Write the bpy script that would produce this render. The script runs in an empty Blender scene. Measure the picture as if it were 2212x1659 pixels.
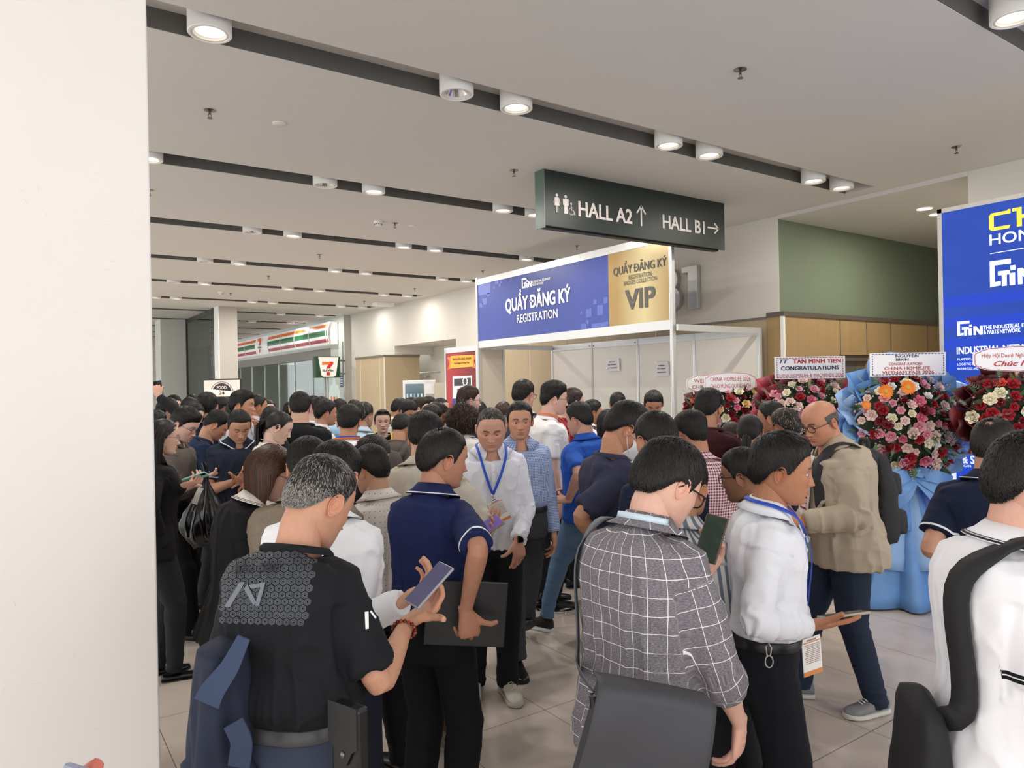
import bpy, bmesh, math, random, zlib
import numpy as np
from mathutils import Vector, Matrix
random.seed(7)
SC = bpy.context.scene
COL = SC.collection
PI = math.pi
D2R = PI / 180.0
# ---------------------------------------------------------------- camera model
FPX, CX, CY, CAMZ = 1561.0, 1106.0, 829.5, 1.8
def nrm(v):
 v = np.asarray(v, float)
 return v / (np.linalg.norm(v) + 1e-12)
_a = nrm([2264.0, -41.5, FPX])
_b = np.array([-1076.0, 20.5, FPX])
_b = nrm(_b - _a * _a.dot(_b))
_z = np.cross(_a, _b)
CAMR = np.array([_a, _b, _z])
CAMP = np.array([0.0, 0.0, CAMZ])
def ray(u, v):
 return CAMR @ np.array([(u - CX) / FPX, (v - CY) / FPX, 1.0])
def at(u, v, depth):
 return CAMP + ray(u, v) * depth
def at_z(u, v, z):
 r = ray(u, v)
 return CAMP + r * ((z - CAMZ) / r[2])
def at_x(u, v, x):
 r = ray(u, v)
 return CAMP + r * (x / r[0])
def at_y(u, v, y):
 r = ray(u, v)
 return CAMP + r * (y / r[1])
_fw = CAMR @ np.array([0, 0, 1.0])
CAM_YAW = math.atan2(_fw[1], _fw[0])
# ---------------------------------------------------------------- materials
def lin(c):
 if isinstance(c, str):
  c = c.lstrip('#')
  c = [int(c[i:i + 2], 16) / 255.0 for i in (0, 2, 4)]
 return [(x / 12.92 if x <= 0.04045 else ((x + 0.055) / 1.055) ** 2.4) for x in c]
class NT:
 """small node-tree writer"""
 def __init__(self, name, rough=0.6, metal=0.0, spec=0.5):
  self.mat = bpy.data.materials.new(name)
  self.mat.use_nodes = True
  self.t = self.mat.node_tree
  self.t.nodes.clear()
  self.out = self.t.nodes.new('ShaderNodeOutputMaterial')
  self.bs = self.t.nodes.new('ShaderNodeBsdfPrincipled')
  self.bs.inputs['Roughness'].default_value = rough
  self.bs.inputs['Metallic'].default_value = metal
  self.bs.inputs['Specular IOR Level'].default_value = spec
  self.t.links.new(self.bs.outputs[0], self.out.inputs[0])
 def n(self, typ, **kw):
  nd = self.t.nodes.new(typ)
  for k, v in kw.items():
   setattr(nd, k, v)
  return nd
 def link(self, a, b):
  self.t.links.new(a, b)
 def _in(self, sock, v):
  if hasattr(v, 'is_output') or isinstance(v, bpy.types.NodeSocket):
   self.t.links.new(v, sock)
  else:
   sock.default_value = v
 def m(self, op, a, b=0.0, c=0.0):
  nd = self.n('ShaderNodeMath', operation=op)
  self._in(nd.inputs[0], a)
  self._in(nd.inputs[1], b)
  self._in(nd.inputs[2], c)
  return nd.outputs[0]
 def mix(self, f, a, b):
  nd = self.n('ShaderNodeMix', data_type='RGBA')
  self._in(nd.inputs[0], f)
  for i, x in ((6, a), (7, b)):
   if isinstance(x, (list, tuple)):
    nd.inputs[i].default_value = (*x[:3], 1.0)
   else:
    self.t.links.new(x, nd.inputs[i])
  return nd.outputs[2]
 def attr(self, name):
  return self.n('ShaderNodeAttribute', attribute_name=name)
 def obj(self):
  return self.n('ShaderNodeTexCoord').outputs['Object']
 def xyz(self, vec):
  nd = self.n('ShaderNodeSeparateXYZ')
  self.t.links.new(vec, nd.inputs[0])
  return nd.outputs[0], nd.outputs[1], nd.outputs[2]
 def noise(self, vec, scale, detail=3.0, rough=0.6):
  nd = self.n('ShaderNodeTexNoise')
  if vec is not None:
   self.t.links.new(vec, nd.inputs['Vector'])
  nd.inputs['Scale'].default_value = scale
  nd.inputs['Detail'].default_value = detail
  nd.inputs['Roughness'].default_value = rough
  return nd.outputs[0]
 def mapping(self, vec, scale=(1, 1, 1), rot=(0, 0, 0)):
  nd = self.n('ShaderNodeMapping')
  self.t.links.new(vec, nd.inputs[0])
  nd.inputs['Scale'].default_value = scale
  nd.inputs['Rotation'].default_value = rot
  return nd.outputs[0]
 def bump(self, h, strength=0.3, dist=0.01):
  nd = self.n('ShaderNodeBump')
  nd.inputs['Strength'].default_value = strength
  nd.inputs['Distance'].default_value = dist
  self.t.links.new(h, nd.inputs['Height'])
  self.t.links.new(nd.outputs[0], self.bs.inputs['Normal'])
 def color(self, c):
  if isinstance(c, (list, tuple)):
   self.bs.inputs['Base Color'].default_value = (*c[:3], 1.0)
  else:
   self.t.links.new(c, self.bs.inputs['Base Color'])
  return self
_MC = {}
def M(color, rough=0.6, metal=0.0, spec=0.5, noise=0.05, nscale=14.0, bump=0.0, emit=0.0, name=None):
 """plain procedural material: colour with a faint noise variation"""
 key = (str(color), rough, metal, spec, noise, nscale, bump, emit)
 if key in _MC:
  return _MC[key]
 t = NT(name or 'surface_%s' % str(color).strip('#'), rough, metal, spec)
 c = lin(color)
 if noise > 0:
  f = t.noise(t.obj(), nscale)
  lo = [x * (1 - noise * 1.6) for x in c]
  hi = [min(1, x * (1 + noise * 1.6)) for x in c]
  t.color(t.mix(f, lo, hi))
  if bump:
   t.bump(f, bump, 0.004)
 else:
  t.color(c)
 if emit:
  t.bs.inputs['Emission Color'].default_value = (*c, 1)
  t.bs.inputs['Emission Strength'].default_value = emit
 _MC[key] = t.mat
 return t.mat
# ---------------------------------------------------------------- mesh helpers
PENDING = []
def new_mesh(name, V, Fs, mats=(), mi=None, smooth=False, sharp=None, attrs=None):
 me = bpy.data.meshes.new(name)
 V = np.asarray(V, float)
 if isinstance(Fs, np.ndarray) and Fs.ndim == 2:
  k = Fs.shape[1]
  nf = len(Fs)
  me.vertices.add(len(V))
  me.vertices.foreach_set('co', V.astype(np.float32).ravel())
  me.loops.add(nf * k)
  me.loops.foreach_set('vertex_index', Fs.astype(np.int32).ravel())
  me.polygons.add(nf)
  me.polygons.foreach_set('loop_start', (np.arange(nf) * k).astype(np.int32))
  me.update(calc_edges=True)
 else:
  me.from_pydata(V.tolist(), [], [tuple(int(i) for i in f) for f in Fs])
  me.update()
 for m in mats:
  me.materials.append(m)
 if mi is not None and len(mi) == len(me.polygons):
  me.polygons.foreach_set('material_index', np.asarray(mi, np.int32))
 if smooth:
  me.polygons.foreach_set('use_smooth', np.ones(len(me.polygons), bool))
  if sharp:
   me.set_sharp_from_angle(angle=sharp * D2R)
 for nm, arr in (attrs or {}).items():
  arr = np.asarray(arr, np.float32)
  if nm == 'Col':
   a = me.attributes.new('Col', 'FLOAT_COLOR', 'POINT')
   if arr.shape[1] == 3:
    arr = np.concatenate([arr, np.ones((len(arr), 1), np.float32)], 1)
   a.data.foreach_set('color', arr.ravel())
  elif arr.ndim == 2:
   a = me.attributes.new(nm, 'FLOAT_VECTOR', 'POINT')
   a.data.foreach_set('vector', arr.ravel())
  else:
   a = me.attributes.new(nm, 'FLOAT', 'POINT')
   a.data.foreach_set('value', arr.ravel())
 return me
def mkobj(name, data, parent=None, loc=None, rotz=None):
 o = bpy.data.objects.new(name, data)
 if parent is not None:
  o.parent = parent
 if loc is not None:
  o.location = tuple(float(x) for x in loc)
 if rotz is not None:
  o.rotation_euler = (0, 0, rotz)
 PENDING.append(o)
 return o
def thing(name, label, cat, loc=(0, 0, 0), rotz=0.0, group=None):
 o = mkobj(name, None, None, loc, rotz)
 return tag(o, label, cat, group)
def tag(o, label=None, cat=None, group=None, kind=None):
 if label:
  o['label'] = label
 if cat:
  o['category'] = cat
 if group:
  o['group'] = group
 if kind:
  o['kind'] = kind
 return o
def copy_tree(o, parent=None):
 c = o.copy()
 PENDING.append(c)
 if parent is not None:
  c.parent = parent
 for ch in [x for x in PENDING if x.parent is o]:
  copy_tree(ch, c)
 return c
class MB:
 def __init__(self):
  self.v, self.f, self.mi = [], [], []
 def add(self, V, Fs, m=0):
  b = len(self.v)
  self.v.extend([tuple(map(float, p)) for p in V])
  for f in Fs:
   self.f.append(tuple(b + int(i) for i in f))
   self.mi.append(m)
  return self
 def box(self, x0, x1, y0, y1, z0, z1, m=0):
  V = [(x, y, z) for z in (z0, z1) for y in (y0, y1) for x in (x0, x1)]
  return self.add(V, [(0, 2, 3, 1), (4, 5, 7, 6), (0, 1, 5, 4), (2, 6, 7, 3), (0, 4, 6, 2), (1, 3, 7, 5)], m)
 def obox(self, c, X, Y, Z, hx, hy, hz, m=0):
  c, X, Y, Z = np.asarray(c, float), nrm(X), nrm(Y), nrm(Z)
  V = [c + X * a * hx + Y * b * hy + Z * d * hz for d in (-1, 1) for b in (-1, 1) for a in (-1, 1)]
  return self.add(V, [(0, 2, 3, 1), (4, 5, 7, 6), (0, 1, 5, 4), (2, 6, 7, 3), (0, 4, 6, 2), (1, 3, 7, 5)], m)
 def tube(self, pts, rad, n=10, m=0, up=None, cap=True):
  V, Fs = tube_arrays(pts, rad, n, up, cap)
  return self.add(V, Fs, m)
 def cyl(self, p0, p1, r, n=20, m=0):
  return self.tube([p0, p1], [r, r] if not isinstance(r, (list, tuple)) else list(r), n, m)
 def lathe(self, prof, n=32, o=(0, 0, 0), m=0, caps=True):
  V, Fs = [], []
  o = np.asarray(o, float)
  for r, z in prof:
   for k in range(n):
    a = 2 * PI * k / n
    V.append(o + np.array([r * math.cos(a), r * math.sin(a), z]))
  for i in range(len(prof) - 1):
   for k in range(n):
    k2 = (k + 1) % n
    Fs.append((i * n + k, i * n + k2, (i + 1) * n + k2, (i + 1) * n + k))
  if caps:
   Fs.append(tuple(range(n))[::-1])
   Fs.append(tuple((len(prof) - 1) * n + k for k in range(n)))
  return self.add(V, Fs, m)
 def prism(self, poly, o, X, Y, th, m=0):
  """extrude polygon (2d, in plane o+X,Y) by th along X x Y"""
  o, X, Y = np.asarray(o, float), np.asarray(X, float), np.asarray(Y, float)
  N = nrm(np.cross(X, Y))
  n = len(poly)
  V = [o + X * p[0] + Y * p[1] + N * th for p in poly] + [o + X * p[0] + Y * p[1] for p in poly]
  Fs = [tuple(range(n)), tuple(range(2 * n - 1, n - 1, -1))]
  Fs += [(i, n + i, n + (i + 1) % n, (i + 1) % n) for i in range(n)]
  return self.add(V, Fs, m)
 def obj(self, name, mats, parent=None, smooth=False, sharp=40, bevel=0.0):
  if not isinstance(mats, (list, tuple)):
   mats = [mats]
  me = new_mesh(name, self.v, self.f, mats, self.mi, smooth, sharp if smooth else None)
  o = mkobj(name, me, parent)
  if bevel:
   b = o.modifiers.new('bevel', 'BEVEL')
   b.width = bevel
   b.segments = 2
   b.limit_method = 'ANGLE'
  return o
def frames(pts, up=None):
 P = np.asarray(pts, float)
 n = len(P)
 T = np.zeros_like(P)
 T[1:-1] = P[2:] - P[:-2]
 T[0] = P[1] - P[0]
 T[-1] = P[-1] - P[-2]
 T /= np.linalg.norm(T, axis=1)[:, None] + 1e-12
 if up is None:
  up = np.array([0, 0, 1.0]) if abs(T[0][2]) < 0.9 else np.array([0, 1.0, 0])
 X = nrm(np.cross(up, T[0]))
 Xs, Ys = [], []
 for i in range(n):
  X = nrm(X - T[i] * X.dot(T[i]))
  Xs.append(X)
  Ys.append(np.cross(T[i], X))
 return P, T, np.array(Xs), np.array(Ys)
def tube_arrays(pts, rad, n=10, up=None, cap=True):
 """rad: list of r or (rx,ry). Ends get a small dome."""
 P, T, X, Y = frames(pts, up)
 R = np.array([(r, r) if not isinstance(r, (list, tuple, np.ndarray)) else tuple(r) for r in rad], float)
 a = np.arange(n) * 2 * PI / n
 ca, sa = np.cos(a), np.sin(a)
 V = (P[:, None, :] + X[:, None, :] * (R[:, 0][:, None] * ca)[:, :, None] + Y[:, None, :] * (R[:, 1][:, None] * sa)[:, :, None]).reshape(-1, 3)
 k = len(P)
 Fs = []
 for i in range(k - 1):
  for j in range(n):
   j2 = (j + 1) % n
   Fs.append((i * n + j, i * n + j2, (i + 1) * n + j2, (i + 1) * n + j))
 if cap:
  c0, c1 = len(V), len(V) + 1
  V = np.vstack([V, P[0], P[-1]])
  for j in range(n):
   j2 = (j + 1) % n
   Fs.append((c0, j2, j))
   Fs.append((c1, (k - 1) * n + j, (k - 1) * n + j2))
 return V, Fs
def ring_arrays(rings):
 """rings: (k,n,3) array -> closed loft"""
 R = np.asarray(rings, float)
 k, n, _ = R.shape
 V = R.reshape(-1, 3)
 Fs = []
 for i in range(k - 1):
  for j in range(n):
   j2 = (j + 1) % n
   Fs.append((i * n + j, i * n + j2, (i + 1) * n + j2, (i + 1) * n + j))
 c0, c1 = len(V), len(V) + 1
 V = np.vstack([V, R[0].mean(0), R[-1].mean(0)])
 for j in range(n):
  j2 = (j + 1) % n
  Fs.append((c0, j2, j))
  Fs.append((c1, (k - 1) * n + j, (k - 1) * n + j2))
 return V, Fs
def voxel(parts, size, smooth=4, fac=0.5):
 """fuse closed shells [(V,F)...] into one surface; returns V, quads, normals"""
 mb = MB()
 for V, Fs in parts:
  mb.add(V, Fs)
 me = bpy.data.meshes.new('tmp')
 me.from_pydata(mb.v, [], mb.f)
 me.update()
 ob = bpy.data.objects.new('tmp', me)
 COL.objects.link(ob)
 r = ob.modifiers.new('r', 'REMESH')
 r.mode = 'VOXEL'
 r.voxel_size = size
 if smooth:
  s = ob.modifiers.new('s', 'SMOOTH')
  s.iterations = smooth
  s.factor = fac
 dg = bpy.context.evaluated_depsgraph_get()
 m2 = bpy.data.meshes.new_from_object(ob.evaluated_get(dg))
 V = np.zeros(len(m2.vertices) * 3, np.float32)
 m2.vertices.foreach_get('co', V)
 N = np.zeros(len(m2.vertices) * 3, np.float32)
 m2.vertex_normals.foreach_get('vector', N)
 li = np.zeros(len(m2.loops), np.int32)
 m2.loops.foreach_get('vertex_index', li)
 bpy.data.objects.remove(ob)
 bpy.data.meshes.remove(me)
 nq = len(m2.polygons)
 ok = len(li) == nq * 4
 Fq = li.reshape(-1, 4) if ok else [tuple(p.vertices) for p in m2.polygons]
 bpy.data.meshes.remove(m2)
 return V.reshape(-1, 3).astype(float), Fq, N.reshape(-1, 3).astype(float)
def vnoise(P, seed=0):
 """value noise in [-1,1] at points P (n,3)"""
 P = np.asarray(P, float) + seed * 17.31
 i = np.floor(P).astype(np.int64)
 f = P - i
 f = f * f * (3 - 2 * f)
 out = np.zeros(len(P))
 for dx in (0, 1):
  for dy in (0, 1):
   for dz in (0, 1):
    h = (i[:, 0] + dx) * 374761393 + (i[:, 1] + dy) * 668265263 + (i[:, 2] + dz) * 2147483647 + seed * 1013
    h = (h ^ (h >> 13)) * 1274126177
    h = (h ^ (h >> 16)) & 0xFFFF
    w = (f[:, 0] if dx else 1 - f[:, 0]) * (f[:, 1] if dy else 1 - f[:, 1]) * (f[:, 2] if dz else 1 - f[:, 2])
    out += w * (h / 32767.5 - 1)
 return out
def interp(x, xs, ys):
 return np.interp(x, xs, ys)
def sstep(x, a, b):
 t = np.clip((np.asarray(x, float) - a) / (b - a), 0, 1)
 return t * t * (3 - 2 * t)
_TXT = {}
def text_mesh(body, bold=0.0, shear=0.0, spacing=1.0):
 """flat outline of a text: V(2d), faces, bbox"""
 key = (body, bold, shear, spacing)
 if key not in _TXT:
  c = bpy.data.curves.new('t', 'FONT')
  c.body = body
  c.offset = bold
  c.shear = shear
  c.space_character = spacing
  c.resolution_u = 3
  o = bpy.data.objects.new('t', c)
  COL.objects.link(o)
  dg = bpy.context.evaluated_depsgraph_get()
  m = bpy.data.meshes.new_from_object(o.evaluated_get(dg))
  V = np.array([v.co[:2] for v in m.vertices])
  Fs = [tuple(p.vertices) for p in m.polygons]
  bpy.data.objects.remove(o)
  bpy.data.curves.remove(c)
  bpy.data.meshes.remove(m)
  _TXT[key] = (V, Fs)
 return _TXT[key]
def text_cap(body):
 """bounding box with plain capital height for vertical metrics"""
 V, _ = text_mesh(body)
 return V[:, 0].min(), V[:, 0].max()
def lettering(body, o, X, Y, width, cap, mat, parent=None, bold=0.0, depth=0.0, center=False, shear=0.0, spacing=1.0, name='lettering', mb=None, mi=0):
 """text whose baseline starts at o, runs along X for `width` and has capital height `cap` along Y"""
 V, Fs = text_mesh(body.replace('Đ', 'D'), 0.0, shear, spacing)
 if 'Đ' in body:
  V, Fs = V.copy(), list(Fs)
  for i, ch in enumerate(body):
   if ch == 'Đ':
    w1 = text_mesh(body[:i].replace('Đ', 'D') + 'D', 0.0, shear, spacing)[0]
    w0 = text_mesh('D', 0.0, shear, spacing)[0]
    xl = w1[:, 0].max() - (w0[:, 0].max() - w0[:, 0].min())
    n0 = len(V)
    V = np.vstack([V, [[xl - .09, .30], [xl + .30, .30], [xl + .30, .39], [xl - .09, .39]]])
    Fs.append((n0, n0 + 1, n0 + 2, n0 + 3))
 koff = [0.0] * len(V)
 if bold > .008:
  V0, F0 = V, list(Fs)
  V, Fs, koff = [], [], []
  for dx, dy in ((-1, -.6), (1, -.6), (-1, .6), (1, .6), (0, 0)):
   Fs += [tuple(i + len(V0) * (len(V)) for i in f) for f in F0]
   koff += [len(V) * 2e-4] * len(V0)
   V.append(V0 + np.array([dx, dy]) * bold)
  V = np.vstack(V)
 o, X, Y = np.asarray(o, float), nrm(X), nrm(Y)
 N = np.cross(X, Y)
 x0, x1 = V[:, 0].min(), V[:, 0].max()
 sx = width / (x1 - x0)
 sy = cap / (0.69 + 1.2 * (bold if bold > .008 else 0))
 P = o + np.outer((V[:, 0] - x0) * sx - (width / 2 if center else 0), X) + np.outer(V[:, 1] * sy, Y) + N * depth + np.outer(koff, N)
 F2 = list(Fs)
 if depth > 0.004:
  n = len(V)
  P0 = P - N * depth
  cnt = {}
  for f in Fs:
   for i in range(len(f)):
    e = (f[i], f[(i + 1) % len(f)])
    cnt[e] = 1
  for (a, b) in list(cnt):
   if (b, a) not in cnt:
    F2.append((b, a, n + a, n + b))
  P = np.vstack([P, P0])
 if mb is not None:
  mb.add(P, F2, mi)
  return None
 me = new_mesh(name, P, F2, [mat])
 return mkobj(name, me, parent)
# =====================================================================  PEOPLE
QV = {0: dict(shirt=0.0075, arm=0.0036, head=(128, 104), strands=5200, leg=0.010),
      1: dict(shirt=0.011, arm=0.0055, head=(80, 72), strands=1300, leg=0.014),
      2: dict(shirt=0.017, arm=0.0085, head=(48, 44), strands=420, leg=0.022)}
ZT = np.array([.80, .86, .92, 1.00, 1.08, 1.16, 1.24, 1.31, 1.37, 1.405, 1.435, 1.455, 1.48, 1.56])
HW_M = np.array([.164, .168, .166, .158, .156, .162, .173, .179, .174, .146, .097, .071, .058, .054])
YF_M = np.array([.098, .103, .106, .113, .114, .114, .116, .113, .094, .076, .060, .052, .050, .050])
YB_M = np.array([.128, .132, .126, .106, .098, .104, .118, .127, .122, .106, .086, .072, .062, .060])
HW_F = np.array([.172, .172, .162, .142, .136, .142, .154, .164, .163, .140, .098, .064, .047, .044])
YF_F = np.array([.095, .100, .100, .100, .100, .112, .128, .122, .090, .070, .054, .045, .042, .042])
YB_F = np.array([.132, .136, .125, .096, .086, .092, .104, .112, .108, .094, .076, .062, .052, .050])
def rot(axis, deg):
 return np.array(Matrix.Rotation(deg * D2R, 3, axis))
class Body:
 def __init__(s, sp):
  s.sp = sp
  s.q = sp.get('q', 1)
  s.Q = QV[s.q]
  s.fem = sp.get('fem', False)
  s.g = sp.get('g', 1.0)
  s.belly = sp.get('belly', 0.0)
  lean, hunch, twist = sp.get('lean', 2), sp.get('hunch', 6), sp.get('twist', 0)
  s.zt = np.linspace(.78, 1.56, 79)
  s.ang = (lean * sstep(s.zt, .86, 1.14) + hunch * sstep(s.zt, 1.16, 1.46)) * D2R
  s.tw = twist * sstep(s.zt, .90, 1.30) * D2R
  dz = s.zt[1] - s.zt[0]
  am = (s.ang[1:] + s.ang[:-1]) / 2
  s.Cy = np.concatenate([[0], np.cumsum(np.sin(am) * dz)])
  s.Cz = .78 + np.concatenate([[0], np.cumsum(np.cos(am) * dz)])
  # ---- joints
  side = sp.get('side', 0)
  sw = .150 * (0.90 if s.fem else 1.0) * (0.65 + 0.35 * s.g)
  drop = sp.get('drop', 0.0)
  s.S = {1: s.tp([[sw, -.012, 1.356 - drop]])[0], -1: s.tp([[-sw, -.012, 1.356 - drop]])[0]}
  # ---- head
  s.hs = sp.get('hs', 0.97 if s.fem else 1.0)
  tw = s.tw[-1] / D2R
  s.Rh = rot('Z', tw + sp.get('turn', 0)) @ rot('X', -(lean + hunch) * 0.35 - sp.get('nod', 0)) @ rot('Y', sp.get('tilt', 0))
  s.piv = s.tp([[0, -.012, 1.515]])[0]
  s.hc = s.piv + s.Rh @ (np.array([0, .030, .068]) * s.hs)
 def set_arms(s):
  s.arm = {}
  for sd, key in ((1, 'ra'), (-1, 'la')):
   s.arm[sd] = s._arm(sd, s.sp.get(key, 'down'))
 def w2l(s, p):
  return s.Rw.T @ (np.asarray(p, float) - s.loc) / s.s
 def dirl(s, d):
  r = CAMR @ np.array([1.0, 0, 0])
  f = CAMR @ np.array([0, 0, 1.0])
  r[2] = f[2] = 0
  return s.Rw.T @ (nrm(r) * d[0] + nrm(f) * d[1] + np.array([0, 0, d[2]]))
 def tp(s, P):
  P = np.asarray(P, float)
  z = np.clip(P[:, 2], .78, 1.56)
  rem = P[:, 2] - z
  a, tw = np.interp(z, s.zt, s.ang), np.interp(z, s.zt, s.tw)
  Cy, Cz = np.interp(z, s.zt, s.Cy), np.interp(z, s.zt, s.Cz)
  x = P[:, 0] * np.cos(tw) - P[:, 1] * np.sin(tw)
  y = P[:, 0] * np.sin(tw) + P[:, 1] * np.cos(tw)
  low = P[:, 2] < .78
  rs = np.where(low, 0, np.sin(a)) * rem
  rc = np.where(low, 1, np.cos(a)) * rem
  return np.stack([x, Cy + y * np.cos(a) + rs, Cz - y * np.sin(a) + rc], 1)
 def prof(s, z, ease=0.0):
  """half width, front depth, back depth of the trunk at rest height z"""
  z = np.asarray(z, float)
  T = (HW_F, YF_F, YB_F) if s.fem else (HW_M, YF_M, YB_M)
  hw, yf, yb = (np.interp(z, ZT, t) for t in T)
  gg = 1 + (s.g - 1) * .75 * (1 - sstep(z, 1.40, 1.47))
  b = s.belly * np.exp(-((z - 1.06) / .13) ** 2)
  return hw * gg + ease + b * .35, yf * gg + ease + b, yb * gg + ease
 def surf(s, x, z, front=True, off=0.014):
  """posed point on the front/back of the trunk"""
  hw, yf, yb = s.prof(z, off)
  k = max(0.0, 1 - abs(x / hw) ** 2.5) ** (1 / 2.5)
  y = yf * k if front else -yb * k
  return s.tp([[x, y - .006, z]])[0]
 def ring(s, z, ease, n=40, drop=0.0):
  hw, yf, yb = s.prof(z, ease)
  a = np.arange(n) * 2 * PI / n
  e = 2 / 2.5
  x = hw * np.sign(np.cos(a)) * np.abs(np.cos(a)) ** e
  sy = np.sign(np.sin(a)) * np.abs(np.sin(a)) ** e
  y = np.where(sy > 0, yf, yb) * sy
  zz = z - .030 * sstep(z, 1.38, 1.44) * (np.abs(x) / max(hw, .01)) ** 2
  zz = zz - drop * sstep(z, 1.395, 1.45) * np.maximum(0, sy) ** 1.5
  return s.tp(np.stack([x, y - .006, zz + 0 * x], 1))
 def _arm(s, sd, a):
  S = s.S[sd]
  L = .285 * (0.95 if s.fem else 1.0), .252 * (0.95 if s.fem else 1.0)
  pole = np.array([sd * .45, -.55, -.5])
  if isinstance(a, str):
   if a == 'down':
    W, f, b, pz, pole = S + [sd * (.06 + .14 * max(0, s.g - 1)), .035, -.525], (0, .12, -1), (sd, .15, 0), 'relax', np.array([sd * .3, -1, 0])
   elif a == 'back':
    W, f, b, pz, pole = S + [sd * .05, -.06, -.52], (0, .0, -1), (sd, 0, 0), 'relax', np.array([sd * .4, -1, 0])
   elif a == 'phone':
    W, f, b, pz = S + [-sd * .075, .265, -.20], (-sd * .45, .75, .30), (sd * .35, .45, -.85), 'hold'
   elif a == 'phone_low':
    W, f, b, pz = S + [-sd * .06, .25, -.30], (-sd * .4, .85, .1), (sd * .3, .25, -.9), 'hold'
   elif a == 'tap':
    W, f, b, pz = S + [-sd * .11, .26, -.22], (-sd * .75, .6, .0), (sd * .25, .15, .95), 'point'
   elif a == 'belly':
    W, f, b, pz = S + [-sd * .10, .21, -.33], (-sd * .9, .4, .05), (sd * .2, .6, .6), 'relax'
   elif a == 'hip':
    W, f, b, pz, pole = S + [sd * .035, -.0, -.37], (-sd * .55, .5, -.55), (sd * .6, .6, .3), 'relax', np.array([sd * 1, -.35, 0])
   elif a == 'chin':
    W, f, b, pz, pole = S + [-sd * .10, .17, -.02], (-sd * .5, .1, .85), (sd * .6, .7, 0), 'relax', np.array([sd * .5, .1, -1])
   else:
    raise ValueError(a)
  elif a[0] == 'px':
   W, pz, f, b = s.w2l(at(*a[1])), a[2], s.dirl(a[3]), s.dirl(a[4])
   if len(a) > 5:
    pole = s.dirl(a[5])
   a = a[:4]
  else:
   W, pz, f, b = np.array(a[0], float), a[1], a[2], a[3]
   if len(a) > 4:
    pole = np.array(a[4], float)
  d = W - S
  dist = min(np.linalg.norm(d), L[0] + L[1] - .003)
  dist = max(dist, .12)
  u = nrm(d)
  W = S + u * dist
  aa = (L[0] ** 2 - L[1] ** 2 + dist ** 2) / (2 * dist)
  h = math.sqrt(max(0, L[0] ** 2 - aa ** 2))
  po = nrm(pole - u * np.dot(pole, u))
  E = S + u * aa + po * h
  Y = nrm(f)
  Z = nrm(np.array(b, float) - Y * np.dot(b, Y))
  X = np.cross(Y, Z)
  return dict(S=S, E=E, W=W, R=np.stack([X, Y, Z], 1), pose=pz)
 def arm_path(s, sd, extra=0.0):
  a = s.arm[sd]
  S, E, W = a['S'], a['E'], a['W']
  t1 = [0, .2, .4, .6, .78, .91]
  t2 = [.09, .22, .4, .6, .8, 1.0]
  P = [S + (E - S) * t for t in t1]
  mid = (S + (E - S) * .91 + E * 2 + E + (W - E) * .09) / 4
  P.append(mid)
  P += [E + (W - E) * t for t in t2]
  return np.array(P)
def finger(P, base, d, lens, rads, curls, axis=(1, 0, 0)):
 """chain of joints curling toward -z around x"""
 pts, r = [np.array(base, float)], [rads[0]]
 d = nrm(d)
 ang = 0
 ax = nrm(axis)
 for L, rr, c in zip(lens, rads[1:], curls):
  ang += c
  R = np.array(Matrix.Rotation(-ang * D2R, 3, Vector(ax)))
  nx = pts[-1] + (R @ d) * L
  pts += [(pts[-1] + nx) / 2, nx]
  r += [(r[-1] + rr) / 2 * .98, rr]
 tip = pts[-1] + (pts[-1] - pts[-2]) * .12
 pts.append(tip)
 r.append(r[-1] * .6)
 P.append(tube_arrays(pts, r, 9))
HP = {'relax': ((18, 26, 16), (22, 28, 18), (27, 30, 18), (32, 32, 20), 10),
      'flat': ((4, 8, 6), (4, 8, 6), (5, 9, 6), (8, 10, 8), -8),
      'hold': ((34, 40, 22), (38, 42, 24), (40, 42, 24), (42, 42, 26), 22),
      'fist': ((62, 82, 50), (66, 85, 52), (70, 85, 52), (74, 85, 52), 35),
      'point': ((10, 12, 8), (48, 66, 38), (58, 72, 42), (62, 74, 42), 20),
      'grip': ((48, 58, 34), (52, 60, 34), (55, 60, 34), (58, 60, 34), 25)}
def hand_parts(pose, sd, sc=1.0):
 c = HP[pose]
 P = []
 V, Fs = tube_arrays([(0, -.02, 0), (0, .008, 0), (-.001, .03, .001), (.0, .055, .002), (.001, .082, .002), (.002, .098, .001)],
      [(.026, .019), (.027, .019), (.034, .0185), (.0405, .0165), (.042, .0145), (.038, .010)], 16, up=(0, 0, 1))
 P.append((V, Fs))
 P.append(tube_arrays([(-.012, .012, -.006), (-.026, .036, -.008), (-.036, .058, -.008)], [.015, .0165, .0125], 9))
 fl = [(-.030, .090, .002, .041, .025, .021, .0092), (-.010, .096, .003, .045, .029, .022, .0094),
          (.011, .093, .002, .041, .027, .021, .009), (.031, .083, 0, .032, .020, .018, .0078)]
 spread = (-.10, -.02, .05, .14)
 for k, (x, y, z, l1, l2, l3, r) in enumerate(fl):
  finger(P, (x, y - .012, z), (spread[k] * (1.3 if pose == 'flat' else .8), 1, 0), (l1 + .010, l2, l3), (r * 1.08, r * 1.02, r * .93, r * .82), c[k])
 tc = c[4]
 R = np.array(Matrix.Rotation(tc * D2R, 3, Vector((0, 1, 0))))
 finger(P, (-.026, .030, -.006), R @ np.array([-.66, .74, -.12]), (.042, .033, .026), (.0135, .0118, .0108, .0088), (0, 14 + tc * .4, 16 + tc * .5), axis=(.35, .25, -.9))
 out = []
 for V, Fs in P:
  V = V * sc
  if sd < 0:
   V = V * np.array([-1, 1, 1])
   Fs = [tuple(f)[::-1] for f in Fs]
  out.append((V, Fs))
 return out
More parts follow.
